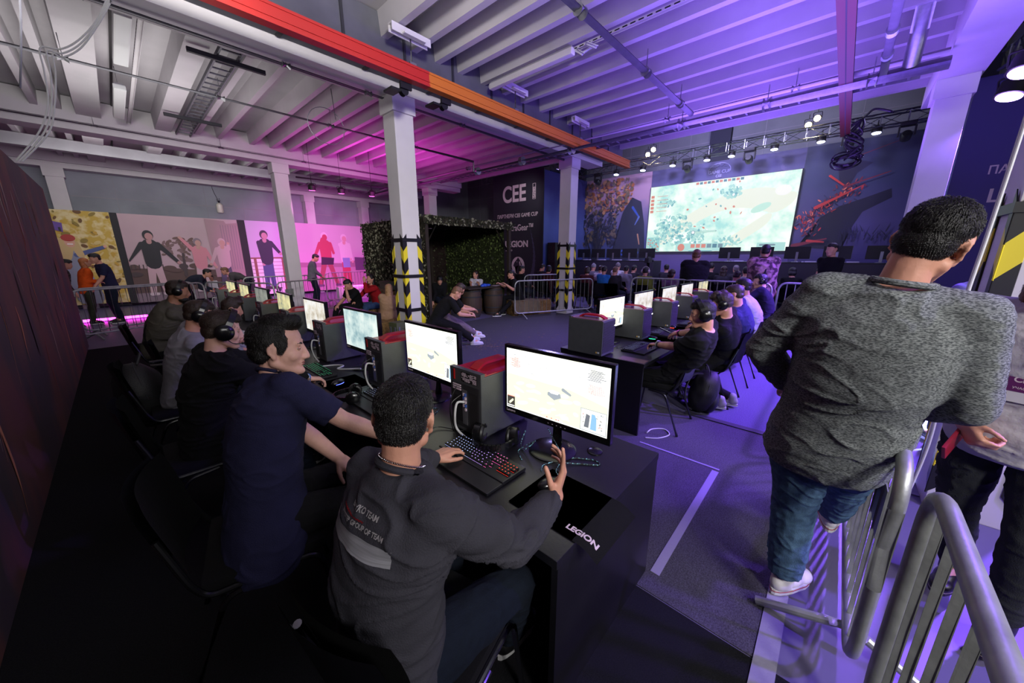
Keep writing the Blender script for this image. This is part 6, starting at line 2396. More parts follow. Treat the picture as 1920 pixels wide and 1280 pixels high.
    # shirt
    if shirt:
        sm_, seed = shirt, P.x * 7 + P.y * 3
        bm = bmesh.new()
        torso(bm, 0.010 + loose, low=shirt_drop)
        for i in range(2):
            arm(bm, i, 0.011 + loose, {'short': 0.82, 'long': 1.90, 'elbow': 1.05, 'push': 1.5}[sleeve], cut=True)
        ob = mobj('shirt', remesh(bm, vox if not near else vox * 1.1, 20 if near else 8, folds(folds_amp * (1.7 if near else 1.2), 9, seed)), sm_, root)
        if collar:
            bm = bmesh.new()
            c0 = nb + sd2 * 0.028 * s + (hu * 0.012 * s)
            tube(bm, [c0 + (cr * 0.068 * math.cos(a) + cf * 0.066 * math.sin(a)) * s - sd2 * 0.018 * math.sin(a) * s for a in [k * PI / 14 for k in range(28)]], 0.010 * s, 8, closed=True)
            obj('collar', bm, collar, ob, smooth=True, world=True)
    if trousers and legs:
        bm = bmesh.new()
        capsule(bm, P - rt * 0.066 * s * b, 0.112 * s * b, P + rt * 0.066 * s * b, 0.112 * s * b)
        for i in range(2):
            h, kn, an = LG[i]
            capsule(bm, h, 0.098 * s * b, h.lerp(kn, 0.5), 0.088 * s * legw)
            capsule(bm, h.lerp(kn, 0.4), 0.09 * s * legw, kn, 0.068 * s * legw)
            capsule(bm, kn, 0.068 * s * legw, kn.lerp(an, 0.4), 0.066 * s * legw)
            capsule(bm, kn.lerp(an, 0.3), 0.067 * s * legw, kn.lerp(an, 0.94), 0.054 * s * legw, cap1=False)
        mobj('trousers', remesh(bm, vox, 3, folds(folds_amp * 1.3, 11, P.y * 5, (1, 1, 1.6))), trousers, root)
    if shoes and legs:
        for i in range(2):
            h, kn, an = LG[i]
            sole = an - up * 0.085 * s
            shin = (kn - an).normalized()
            ff = f.copy()
            if 'fdir' in (feet[2] if feet and len(feet) > 2 else {}):
                ff = V(feet[2]['fdir'][i]).normalized()
            bm = bmesh.new()
            sr = up.cross(ff)
            frs = (ff, sr, up)
            ellipsoid(bm, sole + ff * -0.01 * s + up * 0.055 * s, 0.055 * s, 0.038 * s, 0.052 * s, frs)
            ellipsoid(bm, sole + ff * 0.07 * s + up * 0.045 * s, 0.085 * s, 0.042 * s, 0.042 * s, frs)
            ellipsoid(bm, sole + ff * 0.135 * s + up * 0.035 * s, 0.062 * s, 0.046 * s, 0.032 * s, frs)
            capsule(bm, sole + ff * 0.0 + up * 0.05 * s, 0.045 * s, an + up * 0.02 * s, 0.046 * s)
            sob = mobj('shoe', remesh(bm, min(vox, 0.01), 2), shoes[0], root)
            bm = bmesh.new()
            pts = []
            for k in range(20):
                a = 2 * PI * k / 20
                x = math.cos(a)
                pts.append(sole + ff * (0.07 + 0.135 * x) * s + sr * (0.047 - 0.006 * (x < 0)) * math.sin(a) * s)
            va = [bm.verts.new(p + up * 0.002) for p in pts]
            vb = [bm.verts.new(p + up * 0.028 * s) for p in pts]
            bm.faces.new(va[::-1])
            bm.faces.new(vb)
            for k in range(20):
                bm.faces.new((va[k], va[(k + 1) % 20], vb[(k + 1) % 20], vb[k]))
            obj('sole', bm, shoes[1], sob, world=True)
            if len(shoes) > 2:
                bm = bmesh.new()
                tube(bm, [p + up * 0.02 * s + (p - sole - ff * 0.07 * s).normalized() * 0.001 for p in pts], 0.0022, 6, closed=True)
                for k in range(5):
                    c = sole + ff * (0.055 + 0.018 * k) * s + up * (0.092 - 0.009 * k) * s
                    cyl(bm, c - sr * 0.02, c + sr * 0.02, 0.003, seg=6)
                obj('trim_and_laces', bm, shoes[2], sob, world=True)
    # hair
    if hair:
        bm = bmesh.new()
        hv = max(0.006, vox * 0.6) if near else max(0.009, vox * 0.8)
        for (x, y, z, a, bb, c) in HAIRP[hair]:
            ellipsoid(bm, hc + (hr_ * x + hf * y + hu * z) * s * hs, a * s * hs, bb * s * hs, c * s * hs, fr, 3)
        amp = 0.0016 if near else 0.003
        me = remesh(bm, hv, 2, lambda p: amp * (noise.noise(p * 60) + noise.noise(p * 130)))
        hob = mobj('hair', me, hairm, root)
        if strands:
            rr = random.Random(int(P.x * 1000) + 5)
            bm = bmesh.new()
            t0 = wloc(root)
            polys = me.polygons
            idx = [rr.randrange(len(polys)) for _ in range(strands)]
            for k in idx:
                pl = polys[k]
                p = pl.center + t0
                n = pl.normal
                loc = p - hc
                ly, lz = loc.dot(hf) / s, loc.dot(hu) / s
                ln = rr.uniform(0.014, 0.026)
                crown = hc + (hu * 0.11 - hf * 0.05) * s
                flow = (p - crown)
                flow = flow.normalized() + hr_ * rr.uniform(-0.10, 0.10) + hf * rr.uniform(-0.08, 0.08)
                if lz < 0.06:
                    flow = flow - hu * 0.8
                if hair == 'quiff' and ly > 0.02 and lz > 0.07:
                    flow = hu * 0.9 + hf * 0.35 - hr_ * 0.4 + hr_ * rr.uniform(-0.15, 0.15)
                    ln *= 1.6
                if hair == 'fade' and lz < 0.03:
                    ln *= 0.4
                g = (flow - n * flow.dot(n))
                g = g.normalized() if g.length > 1e-3 else hr_
                a = p - n * 0.001
                m1 = p + g * ln * 0.5 + n * 0.0022
                e = p + g * ln + n * rr.uniform(0.0, 0.0022)
                w = g.cross(n) * 0.0012
                vs = [bm.verts.new(x) for x in (a - w, a + w, m1 + w * 0.8, m1 - w * 0.8, e, m1 + n * 0.0012)]
                bm.faces.new((vs[0], vs[1], vs[2], vs[5], vs[3]))
                bm.faces.new((vs[3], vs[5], vs[2], vs[4]))
            obj('strands', bm, hairm, hob, world=True)
    if near or brows:
        T = lambda x, y, z: hc + (hr_ * x + hf * y + hu * z) * s * hs
        if near:
            from mathutils.bvhtree import BVHTree
            bd = [c_ for c_ in root.children if c_.name.startswith('body')][0]
            t0 = wloc(root)
            bvh = BVHTree.FromPolygons([tuple(v.co + t0) for v in bd.data.vertices], [tuple(p.vertices) for p in bd.data.polygons])

            def F(x, z, lift=0.0):
                h = bvh.ray_cast(T(x, 0.3, z), -hf)
                return (h[0] + hf * lift) if h[0] is not None else T(x, 0.09, z)
            for sg in (-1, 1):
                c = F(sg * 0.031, 0.003) - hf * 0.0088 * s
                bm = bmesh.new()
                ellipsoid(bm, c, 0.0128 * s, 0.0110 * s, 0.0085 * s, fr, 3)
                eo = obj('eye', bm, mat('eye_white', '#a89c98', 0.25), root, smooth=True, world=True)
                bm = bmesh.new()
                gz = (hf * math.cos(R(gaze)) + hr_ * math.sin(R(gaze)) - hu * 0.2).normalized()
                x_, y_, d_ = frame_of(gz)
                lathe(bm, c + gz * 0.0098 * s, [(0.0058 * s, 0), (0.005 * s, 0.0012), (0.002 * s, 0.0016)], 14, fr=(x_, y_, d_))
                obj('iris', bm, mat('iris_dark', '#1a100c', 0.15), eo, smooth=True, world=True)
                for nm, zz, sgn, mm, rr2 in (('upper_eyelid', 0.003, 1, sm, 0.0034), ('lower_eyelid', 0.003, -1, sm, 0.0024), ('lashes', 0.0022, 1, m_hblack, 0.0012)):
                    bm = bmesh.new()
                    pts = [c + hr_ * (0.0145 * math.cos(a) * s) + hu * (sgn * 0.0068 * math.sin(a) * s) + hf * (0.0085 + 0.0022 * math.sin(a) - 0.0025 * math.cos(a) ** 2) * s + hf * (0.0015 if nm == 'lashes' else 0) for a in [k * PI / 8 for k in range(9)]]
                    tube(bm, pts, [rr2 * 0.5 * s] + [rr2 * s] * 7 + [rr2 * 0.5 * s], 6)
                    obj(nm, bm, mm, eo, smooth=True, world=True)
            bm = bmesh.new()
            for sg in (-1, 1):
                pts = [F(sg * (0.013 + 0.034 * k), 0.0225 + 0.006 * math.sin(k * 2.4), 0.0005) for k in (0, 0.25, 0.5, 0.75, 1)]
                tube(bm, pts, [0.0036 * s, 0.0046 * s, 0.0044 * s, 0.0034 * s, 0.0014 * s], 6)
            obj('eyebrows', bm, m_hblack, root, smooth=True, world=True)
            bm = bmesh.new()
            for zz, rr_, w_ in ((-0.0625, 0.0044, 0.021), (-0.0725, 0.0054, 0.018)):
                pts = [F(w_ * k, zz + (0.001 if abs(k) > 0.8 else 0), -0.0006) for k in (-1, -0.5, 0, 0.5, 1)]
                tube(bm, pts, [0.0012, rr_ * 0.8 * s, rr_ * s, rr_ * 0.8 * s, 0.0012], 8)
            obj('lips', bm, mat('lips', '#8c4a48', 0.4), root, smooth=True, world=True)
    if beard:
        bm = bmesh.new()
        T = lambda x, y, z: hc + (hr_ * x + hf * y + hu * z) * s * hs
        ellipsoid(bm, T(0, 0.045, -0.095), 0.056 * s, 0.058 * s, 0.04 * s, fr)
        ellipsoid(bm, T(0, 0.075, -0.125), 0.03 * s, 0.03 * s, 0.035 * s, fr)
        mobj('beard', remesh(bm, 0.008, 1, lambda p: 0.003 * noise.noise(p * 90)), beard, root)
    root['_'] = 0
    del root['_']
    return root, dict(P=P, nb=nb, nk=nk, hc=hc, fr=fr, J=J, LG=LG, cr=cr, cf=cf, sd=sd2, s=s, chest=chest, f=f, rt=rt)


def cloth(name, col, **k):
    k.setdefault('bump', 0.35)
    k.setdefault('bs', 220)
    return mat('cloth_' + name, col, 0.92, spec=0.2, var=k.pop('var', 0.12), vs=k.pop('vs', 12), **k)


m_hblack = mat('hair_black', '#0d0a09', 0.5, var=0.5, vs=60, bump=0.5, bs=200)
m_hbrown = mat('hair_brown', '#2e2018', 0.45, var=0.4, vs=60, bump=0.5, bs=200)
m_hlight = mat('hair_lightbrown', '#6a4a34', 0.5, var=0.4, vs=50, bump=0.5, bs=200)
m_hblond = mat('hair_blond', '#a8825a', 0.5, var=0.35, vs=50, bump=0.5, bs=200)
m_hginger = mat('hair_ginger', '#b0683c', 0.5, var=0.3, vs=40, bump=0.5, bs=200)
m_hgrey = mat('hair_grey', '#6c6468', 0.6, var=0.3, vs=40)
c_black = cloth('black', '#121214')
c_navy = cloth('navy', '#232340')
c_char = cloth('charcoal', '#37363e')
c_jeans = cloth('jeans', '#2f4258', vs=40, var=0.25)
c_djean = cloth('darkjeans', '#1a2030', vs=40)
sh_black = (mat('shoe_black', '#121214', 0.5), mat('sole_white', '#c8c8c8', 0.5))
sh_white = (mat('shoe_white', '#c4c2c8', 0.6), mat('sole_white', '#c8c8c8', 0.5))


def worn(k, label_parent, big=1.1, ang=0):
    """headset on a head"""
    fr = k['fr']
    q = Quaternion(fr[0], R(ang))
    f2 = (fr[0], q @ fr[1], q @ fr[2])
    headphones('headset', '', k['hc'] + fr[2] * -0.005, parent=label_parent, big=big, fr=f2)


# ---- left row
gA, kA = human('player in grey long-sleeved shirt with reflective back stripe, raising his right hand', (0.37, 0.84, 0.58), face=4, head=(44, 14, 4), s=1.04, build=1.0, headpos=(0.505, 0.90, 1.275),
               L=(0.87, 1.29, 0.805), Rr=(0.935, 0.64, 0.895), eL=(0, 0.5, -1), eR=(0.0, -0.55, -1), feet=[(0.80, 1.15, 0.0), (0.90, 0.85, 0.0)], shirt=c_char, trousers=cloth('indigo', '#0f1622', vs=40), shoes=sh_black,
               hair='fade', hairm=m_hblack, vox=0.0058, near=True, handL=dict(d=(0.80, 0.05, -0.02), n=(0, 0, -1), curl=0.34, thumb=0.3), handR=dict(d=(0.35, -0.05, 0.80), n=(-0.35, 0.9, 0.15), curls=[0.12, 0.42, 0.5, 0.55], spread=0.25, thumb=1.1),
               strands=9000, collar=cloth('charcoal2', '#34333b'), folds_amp=0.005, shirt_drop=0.06, loose=0.004)


def on_back(k, u, v, lift=0.0):
    """point on the back of a torso: u sideways (right +), v along the spine up from the chest"""
    return k['chest'] + k['cr'] * u + k['sd'] * v


def wrap_strip(k, shirt_obj, pts, w, m, name, parent, off=0.002):
    """a band laid on a shirt: points are projected onto the shirt surface along the back direction"""
    me = shirt_obj.data
    from mathutils.bvhtree import BVHTree
    t0 = wloc(shirt_obj)
    bvh = BVHTree.FromPolygons([tuple(v.co + t0) for v in me.vertices], [tuple(p.vertices) for p in me.polygons])
    bm = bmesh.new()
    rows = []
    for (a, ww) in pts:
        row = []
        for j in range(5):
            p = a + k['sd'] * ww * (j / 4 - 0.5)
            o = p - k['cf'] * 0.5
            h = bvh.ray_cast(o, k['cf'])
            if h[0] is None:
                h = bvh.find_nearest(p)
            row.append(bm.verts.new(h[0] + h[1] * off))
        rows.append(row)
    for i in range(len(rows) - 1):
        for j in range(4):
            bm.faces.new((rows[i][j], rows[i + 1][j], rows[i + 1][j + 1], rows[i][j + 1]))
    bmesh.ops.solidify(bm, geom=list(bm.faces), thickness=0.0012)
    return obj(name, bm, m, parent, smooth=True, world=True)


def child(root, nm):
    for c in root.children:
        if c.name.split('.')[0] == nm:
            return c


def shirt_text(k, root, s, m, u, v, size, tilt=0.0, name='lettering', off=0.003):
    """lettering projected onto the back of the shirt"""
    sh = child(root, 'shirt')
    from mathutils.bvhtree import BVHTree
    t0 = wloc(sh)
    bvh = BVHTree.FromPolygons([tuple(q.co + t0) for q in sh.data.vertices], [tuple(p.vertices) for p in sh.data.polygons])
    org = k['chest'] + k['cr'] * u + k['sd'] * v - k['cf'] * 0.4
    ax = (k['cr'] * math.cos(tilt) + k['sd'] * math.sin(tilt))
    upv = (k['sd'] * math.cos(tilt) - k['cr'] * math.sin(tilt))
    o = text(name, s, m, org, ax, upv, size, None, 0.0006, 0.0006)
    for q in o.data.vertices:
        h = bvh.ray_cast(q.co, k['cf'])
        if h[0] is not None:
            q.co = h[0] - k['cf'] * off - t0
    o.parent = sh
    return o


m_refl = mat('reflective', '#b8b8c0', 0.45, var=0.25, vs=5, stretch=(1, 1, 60), bump=0.2, bs=300)
shA = child(gA, 'shirt')
pts = []
for i in range(25):
    f = i / 24 * 1.74 - 0.93
    pts.append((kA['chest'] + kA['cr'] * f * 0.172 + kA['sd'] * (0.150 + 0.0 * f), 0.042))
wrap_strip(kA, shA, pts, 0.042, m_refl, 'reflective_stripe', shA)
m_thread = mat('thread_pale', '#b8b4b8', 0.7)
shirt_text(kA, gA, 'BAYKO TEAM', m_thread, -0.045, 0.222, 0.019, -0.02)
shirt_text(kA, gA, 'TWISTER GROUP OF TEAM', m_thread, -0.09, 0.190, 0.0165, -0.02)
shirt_text(kA, gA, '~~~~~~~~~~', mat('thread_red', '#8c1420', 0.7), -0.09, 0.206, 0.020, -0.06, 'red_script')
bm = bmesh.new()
c0 = kA['nb'] + kA['sd'] * 0.056
n = 60
for i in range(n):
    a = 2 * PI * i / n
    p = c0 + kA['cr'] * 0.060 * math.cos(a) + kA['cf'] * 0.060 * math.sin(a) - kA['sd'] * 0.022 * math.sin(a)
    q = c0 + kA['cr'] * 0.069 * math.cos(a + 0.09) + kA['cf'] * 0.066 * math.sin(a + 0.09) - kA['sd'] * 0.022 * math.sin(a + 0.09)
    capsule(bm, p, 0.0021, q, 0.0021, 6)
obj('neck_chain', bm, m_chrome, gA, smooth=True, world=True)

gB, kB = human('man in navy T-shirt with high quiff haircut seen in profile', (0.27, 1.78, 0.59), face=6, head=(-33, 8, -3), s=1.0, build=1.10, hs=1.10, headpos=(0.458, 1.93, 1.322),
               L=(0.62, 1.75, 0.70), Rr=(0.86, 1.54, 0.79), eL=(0, 0.6, -1), eR=(0.2, -0.6, -1), feet=[(0.80, 2.05, 0.0), (0.80, 1.72, 0.0)], shirt=c_navy, sleeve='short', trousers=c_black, shoes=sh_black,
               hair='quiff', hairm=m_hblack, vox=0.0062, near=True, handL=dict(n=(0, 0, -1), curl=0.5), handR=dict(n=(0, 0, -1), curl=0.4), strands=9000, collar=cloth('navy2', '#22223e'), folds_amp=0.004, loose=0.006, shirt_drop=0.07, skin='pale', gaze=8)
gC, kC = human('player in black hoodie wearing a large black headset, bracelets on his wrist', (0.22, 2.95, 0.59), face=5, head=(-8, 14, 0), s=1.0, build=0.97, headpos=(0.385, 2.87, 1.285),
               L=(1.00, 3.36, 0.80), Rr=(0.93, 2.83, 0.805), eL=(0, 0.4, -1), eR=(0, -0.4, -1), feet=[(0.75, 3.1, 0.0), (0.75, 2.85, 0.0)], shirt=c_black, trousers=c_djean, shoes=sh_black,
               hair='fade', hairm=m_hbrown, vox=0.0068, near=True, handL=dict(n=(0, 0, -1), curl=0.45), handR=dict(n=(0, 0, -1), curl=0.42), strands=3500, folds_amp=0.005, loose=0.012, shirt_drop=0.04, skin='pale')
worn(kC, gC, 1.12, -18)
for i, bc in enumerate(('#4a78c8', '#c8ccd8', '#2a3a6a', '#7090d0')):
    sh_, el_, wr_ = kC['J'][1]
    d = (wr_ - el_).normalized()
    x_, y_, _ = frame_of(d)
    bm = bmesh.new()
    c = wr_ - d * (0.004 + 0.011 * i)
    tube(bm, [c + (x_ * math.cos(a) + y_ * math.sin(a)) * 0.034 for a in [q * PI / 10 for q in range(20)]], 0.0045, 8, closed=True)
    obj('bracelet', bm, mat('bracelet' + bc, bc, 0.5), gC, smooth=True, world=True)
bm = bmesh.new()
hc, (hr_, hf, hu) = kC['hc'], kC['fr']
tube(bm, spline([hc + hr_ * 0.09 - hu * 0.03, hc + hr_ * 0.09 + hf * 0.05 - hu * 0.07, hc + hr_ * 0.03 + hf * 0.11 - hu * 0.075], 6), 0.003, 6)
ellipsoid(bm, hc + hr_ * 0.03 + hf * 0.11 - hu * 0.075, 0.010, 0.010, 0.008)
obj('microphone', bm, m_bez, gC, smooth=True, world=True)
c_gtee = cloth('grey_tee', '#8a8890')
gD, kD = human('player in light grey T-shirt with white shoulders behind the black hoodie', (0.20, 4.10, 0.59), face=0, head=(-10, 18, 0), s=0.98, headpos=(0.40, 3.92, 1.265), L=(0.98, 4.35, 0.80), Rr=(0.95, 3.95, 0.80), eL=(0, 0.5, -1), eR=(0, -0.5, -1),
               feet=[(0.75, 4.2, 0.0), (0.75, 3.95, 0.0)], shirt=c_gtee, sleeve='elbow', trousers=c_djean, shoes=sh_black, hair='short', hairm=m_hbrown, vox=0.009, folds_amp=0.004, loose=0.006, strands=1200)
worn(kD, gD, 1.05, -10)
gG, kG = human('young player with spiky brown hair half hidden beyond the grey T-shirt', (0.45, 4.95, 0.57), face=0, head=(-10, 15, 0), s=0.9, headpos=(0.76, 4.80, 1.185), L=(1.0, 5.2, 0.80), Rr=(1.0, 4.75, 0.80),
               feet=[(0.8, 5.1, 0.0), (0.8, 4.8, 0.0)], shirt=cloth('white', '#b8b4bc'), trousers=c_djean, shoes=sh_black, hair='messy', hairm=m_hbrown, vox=0.011)
gE, kE = human('bearded player in olive grey shirt with headset and crossbody strap', (0.18, 6.35, 0.59), face=-5, head=(-5, 12, 0), s=1.06, build=1.25, headpos=(0.46, 6.05, 1.32), L=(0.95, 6.6, 0.84), Rr=(0.90, 6.2, 0.86), eL=(0, 0.3, -1), eR=(0, -0.4, -1),
               feet=[(0.75, 6.5, 0.0), (0.75, 6.2, 0.0)], shirt=cloth('olivegrey', '#5a564c'), trousers=c_black, shoes=sh_black, hair='short', hairm=m_hbrown, vox=0.01, beard=m_hblack, skin='tan')
worn(kE, gE, 1.08, -8)
bm = bmesh.new()
pts = [kE['nb'] - kE['cr'] * 0.02 - kE['cf'] * 0.075, kE['chest'] + kE['cr'] * 0.10 - kE['cf'] * 0.155, kE['P'] + kE['cr'] * 0.19 - kE['cf'] * 0.06]
tube(bm, spline(pts, 6), 0.012, 6)
obj('crossbody_strap', bm, m_black, gE, smooth=True, world=True)

# ---- right row
gR1, kR1 = human('boy in black T-shirt with black headset, nearest player of the right row', (3.64, 1.10, 0.59), face=96, head=(20, 12, 0), s=0.98, headpos=(3.42, 0.84, 1.245), L=(3.66, 1.43, 0.815), Rr=(4.17, 1.42, 0.81), eL=(-0.9, 0, -1), eR=(0.5, 0, -1),
                 feet=[(3.6, 1.6, 0.0), (3.8, 1.6, 0.0)], shirt=c_black, sleeve='short', trousers=c_black, shoes=sh_white, hair='fade', hairm=m_hblack, vox=0.0075, near=True, strands=1800, handL=dict(n=(0, 0, -1), curl=0.4), handR=dict(n=(0, 0, -1), curl=0.4), loose=0.008, skin='skin')
worn(kR1, gR1, 1.12, -12)
for i, m_, o_ in ((0, mat('watch_grey', '#9a9a90', 0.5), 0.012), (0, m_black, 0.035), (1, mat('band_pink', '#e06090', 0.5), 0.01), (1, m_black, 0.035)):
    sh_, el_, wr_ = kR1['J'][i]
    d = (wr_ - el_).normalized()
    x_, y_, _ = frame_of(d)
    bm = bmesh.new()
    c = wr_ - d * o_
    ps = [c + (x_ * math.cos(a) + y_ * math.sin(a)) * 0.033 for a in [q * PI / 10 for q in range(20)]]
    tube(bm, ps, 0.006, 8, closed=True)
    if o_ == 0.012:
        obox(bm, c + V((0, 0, 0.036)), (1, 0, 0), (0, 1, 0), (0, 0, 1), 0.016, 0.013, 0.005)
    obj('wristband', bm, m_, gR1, smooth=True, world=True)
try:
    shirt_text(kR1, gR1, 'AORUS', m_thread, 0.00, -0.06, 0.05, 0.0)
except Exception:
    pass
gR2, kR2 = human('player in black T-shirt with curly topknot, second in the right row', (4.70, 0.90, 0.60), face=95, head=(12, 16, 0), s=1.02, headpos=(4.40, 0.90, 1.23), L=(4.55, 1.40, 0.81), Rr=(4.95, 1.38, 0.82), eL=(-0.8, 0, -1), eR=(0.5, 0, -1),
                 feet=[(4.42, 0.78, 0.03), (4.60, 0.70, 0.03)], shirt=c_black, sleeve='short', trousers=c_black, shoes=(mat('shoe_grey', '#8c8890', 0.6), mat('sole_white', '#c8c8c8', 0.5), m_black), hair='messy', hairm=m_hbrown, vox=0.009, loose=0.008, strands=1200)
worn(kR2, gR2, 1.08, -10)
t = thing('smartphone', 'white smartphone held above the mat in the right row', 'phone', (4.50, 1.52, 0.83), R(30))
bm = bmesh.new()
box(bm, -0.038, -0.078, 0, 0.038, 0.078, 0.008, 0, 0.003)
obj('phone_body', bm, m_black, t)
bm = bmesh.new()
box(bm, -0.034, -0.072, 0.0081, 0.034, 0.072, 0.0088)
obj('phone_screen', bm, mat('phone_glow', '#101010', 0.2, emit='#f4f8ff', es=1.6), t)
t.rotation_euler = (R(25), R(10), R(40))
gR3, kR3 = human('player in dark blue T-shirt with tattooed neck print, third in the right row', (5.66, 0.86, 0.60), face=92, head=(0, 14, 0), s=1.03, headpos=(5.40, 0.98, 1.25), L=(5.45, 1.42, 0.82), Rr=(5.85, 1.4, 0.82), eL=(-0.8, 0, -1),
                 feet=[(5.4, 1.3, 0.0), (5.8, 1.3, 0.0)], shirt=cloth('bluetee', '#2c2c58'), sleeve='short', trousers=c_djean, shoes=sh_white, hair='short', hairm=m_hbrown, vox=0.011)
gR4, kR4 = human('player in pale grey T-shirt, fourth in the right row', (6.58, 0.86, 0.62), face=92, head=(0, 10, 0), s=1.06, headpos=(6.55, 1.09, 1.27), L=(6.4, 1.42, 0.82), Rr=(6.8, 1.4, 0.82), eL=(-0.8, 0, -1),
                 feet=[(6.4, 1.3, 0.0), (6.8, 1.3, 0.0)], shirt=cloth('paletee', '#b0acc0'), sleeve='short', trousers=c_djean, shoes=sh_white, hair='short', hairm=m_hblack, vox=0.011)
gR5, kR5 = human('boy in dark jumper with white collar and headset, last in the right row', (7.72, 0.86, 0.62), face=95, head=(22, 8, 0), s=1.06, headpos=(7.85, 1.05, 1.29), L=(7.5, 1.42, 0.82), Rr=(7.9, 1.4, 0.82), eL=(-0.8, 0, -1),
                 feet=[(7.6, 1.3, 0.0), (8.0, 1.3, 0.0)], shirt=cloth('darkjumper', '#1c1a30'), trousers=c_djean, shoes=sh_black, hair='fade', hairm=m_hblack, vox=0.011, collar=cloth('white', '#b8b4bc'), skin='pale')
worn(kR5, gR5, 1.05, -8)

# ---- standing man in the grey shirt, back to the camera
c_marl = mat('cloth_marl', '#4e5254', 0.95, col2='#8f9494', vs=34, stretch=(3.4, 3.4, 11), bump=0.5, bs=160, spec=0.15)
gM, kM = human('tall standing man in marled grey pullover and blue jeans leaning on the barrier', (1.93, -0.09, 1.04), face=-6, head=(-14, 14, 14), s=1.09, build=1.04, headpos=(1.81, -0.205, 1.79), L=(2.02, 0.09, 1.16), Rr=(2.06, -0.27, 1.17), eL=(-0.2, 1, -0.5), eR=(-0.7, -0.7, -0.6),
               feet=[(2.09, -0.035, 0.0), (2.60, -0.185, 0.13), dict(fdir=((0.88, -0.46, 0), (1, 0, 0)))], legw=1.22, shirt=c_marl, trousers=cloth('lightjeans', '#46607a', vs=35, var=0.3), shoes=(mat('shoe_canvas', '#d0ccd0', 0.7), mat('sole_white', '#c8c8c8', 0.5), mat('trim_red', '#8c2030', 0.5)), hair='fade', hairm=m_hblack, vox=0.0068, near=True,
               handL=dict(n=(1, 0, 0), curl=0.5), handR=dict(n=(0, 0.3, -1), curl=0.6), strands=9000, collar=c_marl, folds_amp=0.0045, loose=0.010, shirt_drop=0.10, kneeout=0.1)

# ---- woman with badge at the right edge
c_wshirt = cloth('white_shirt', '#b4b0b8', bump=0.5, bs=30)
gW, kW = human('woman in white shirt with purple badge and long brown hair, cut by the picture edge', (2.48, -0.665, 1.02), face=160, head=(10, 12, 0), s=1.04, build=0.98, L=(2.54, -0.95, 1.0), Rr=(2.35, -0.50, 1.05), eL=(0, -1, 0), eR=(0.3, 0.4, -1),
               lean=4, lean2=8, feet=[(2.44, -0.80, 0.0), (2.74, -0.70, 0.0)], shirt=c_wshirt, trousers=cloth('slate', '#2a2c30'), shoes=(mat('boot_black', '#141214', 0.35), mat('boot_sole', '#2a2628', 0.5), mat('boot_welt', '#8c8478', 0.6)), hair='long', hairm=m_hlight, vox=0.0085,
               handR=dict(n=(0.3, -0.9, 0), curl=1.0), near=True, strands=3000, folds_amp=0.005, loose=0.012)
d_ = kW['cf']
bpos = kW['chest'] + kW['cr'] * 0.0 + kW['cf'] * 0.150 - kW['sd'] * 0.02
t = thing('name_badge', 'purple and white participant badge hanging from a white lanyard', 'badge', tuple(bpos))
ax_, up_, = -kW['cr'], V((0, 0, 1))
rt_ = up_.cross(d_).normalized()
bm = bmesh.new()
obox(bm, (0, 0, 0), rt_, d_.normalized(), up_, 0.042, 0.0015, 0.062, 0)
obj('badge_card', bm, mat('badge_white', '#c8c4cc', 0.4), t)
bm = bmesh.new()
obox(bm, d_ * 0.0022 + up_ * 0.022, rt_, d_.normalized(), up_, 0.042, 0.0005, 0.040, 0)
obj('badge_print', bm, mat('badge_purple', '#5a2058', 0.4), t)
text('lettering', 'CEE', m_let, d_ * 0.003 + up_ * 0.022 - rt_ * -0.03 - rt_ * 0.06 + bpos, rt_, up_, 0.03, t, 0.0003, 0.0008)
text('lettering', 'УЧАСНИК', m_let, d_ * 0.003 + up_ * -0.006 - rt_ * 0.028 + bpos, rt_, up_, 0.012, t, 0.0003, 0.0002)
bm = bmesh.new()
for sg in (-1, 1):
    a = kW['nb'] - bpos + kW['cr'] * 0.06 * sg + kW['cf'] * 0.07
    ps = spline([up_ * 0.075 + d_ * 0.002, up_ * 0.16 + kW['cr'] * 0.03 * sg, a], 6)
    for p, q in zip(ps, ps[1:]):
        dd = (q - p).normalized()
        obox(bm, (p + q) / 2, dd, dd.cross(d_).normalized(), d_.normalized(), (q - p).length / 2 + 0.001, 0.007, 0.0012)
obj('lanyard', bm, mat('lanyard_white', '#c8c4cc', 0.7), t)
bm = bmesh.new()
tube(bm, [up_ * 0.062, up_ * 0.078], 0.004, 8)
obj('clip', bm, m_chrome, t)
wr = kW['J'][1][2]
t = thing('smartphone', 'red phone held low in the hand of the woman in white', 'phone', tuple(wr + V((-0.03, 0.02, -0.09))))
bm = bmesh.new()
obox(bm, (0, 0, 0), V((0.75, -0.35, 0.5)).normalized(), V((0.4, 0.9, 0)).normalized(), V((0.75, -0.35, 0.5)).normalized().cross(V((0.4, 0.9, 0)).normalized()), 0.075, 0.006, 0.036, 0, 0.003)
obj('phone_body', bm, mat('phone_red', '#8c1c30', 0.35), t)

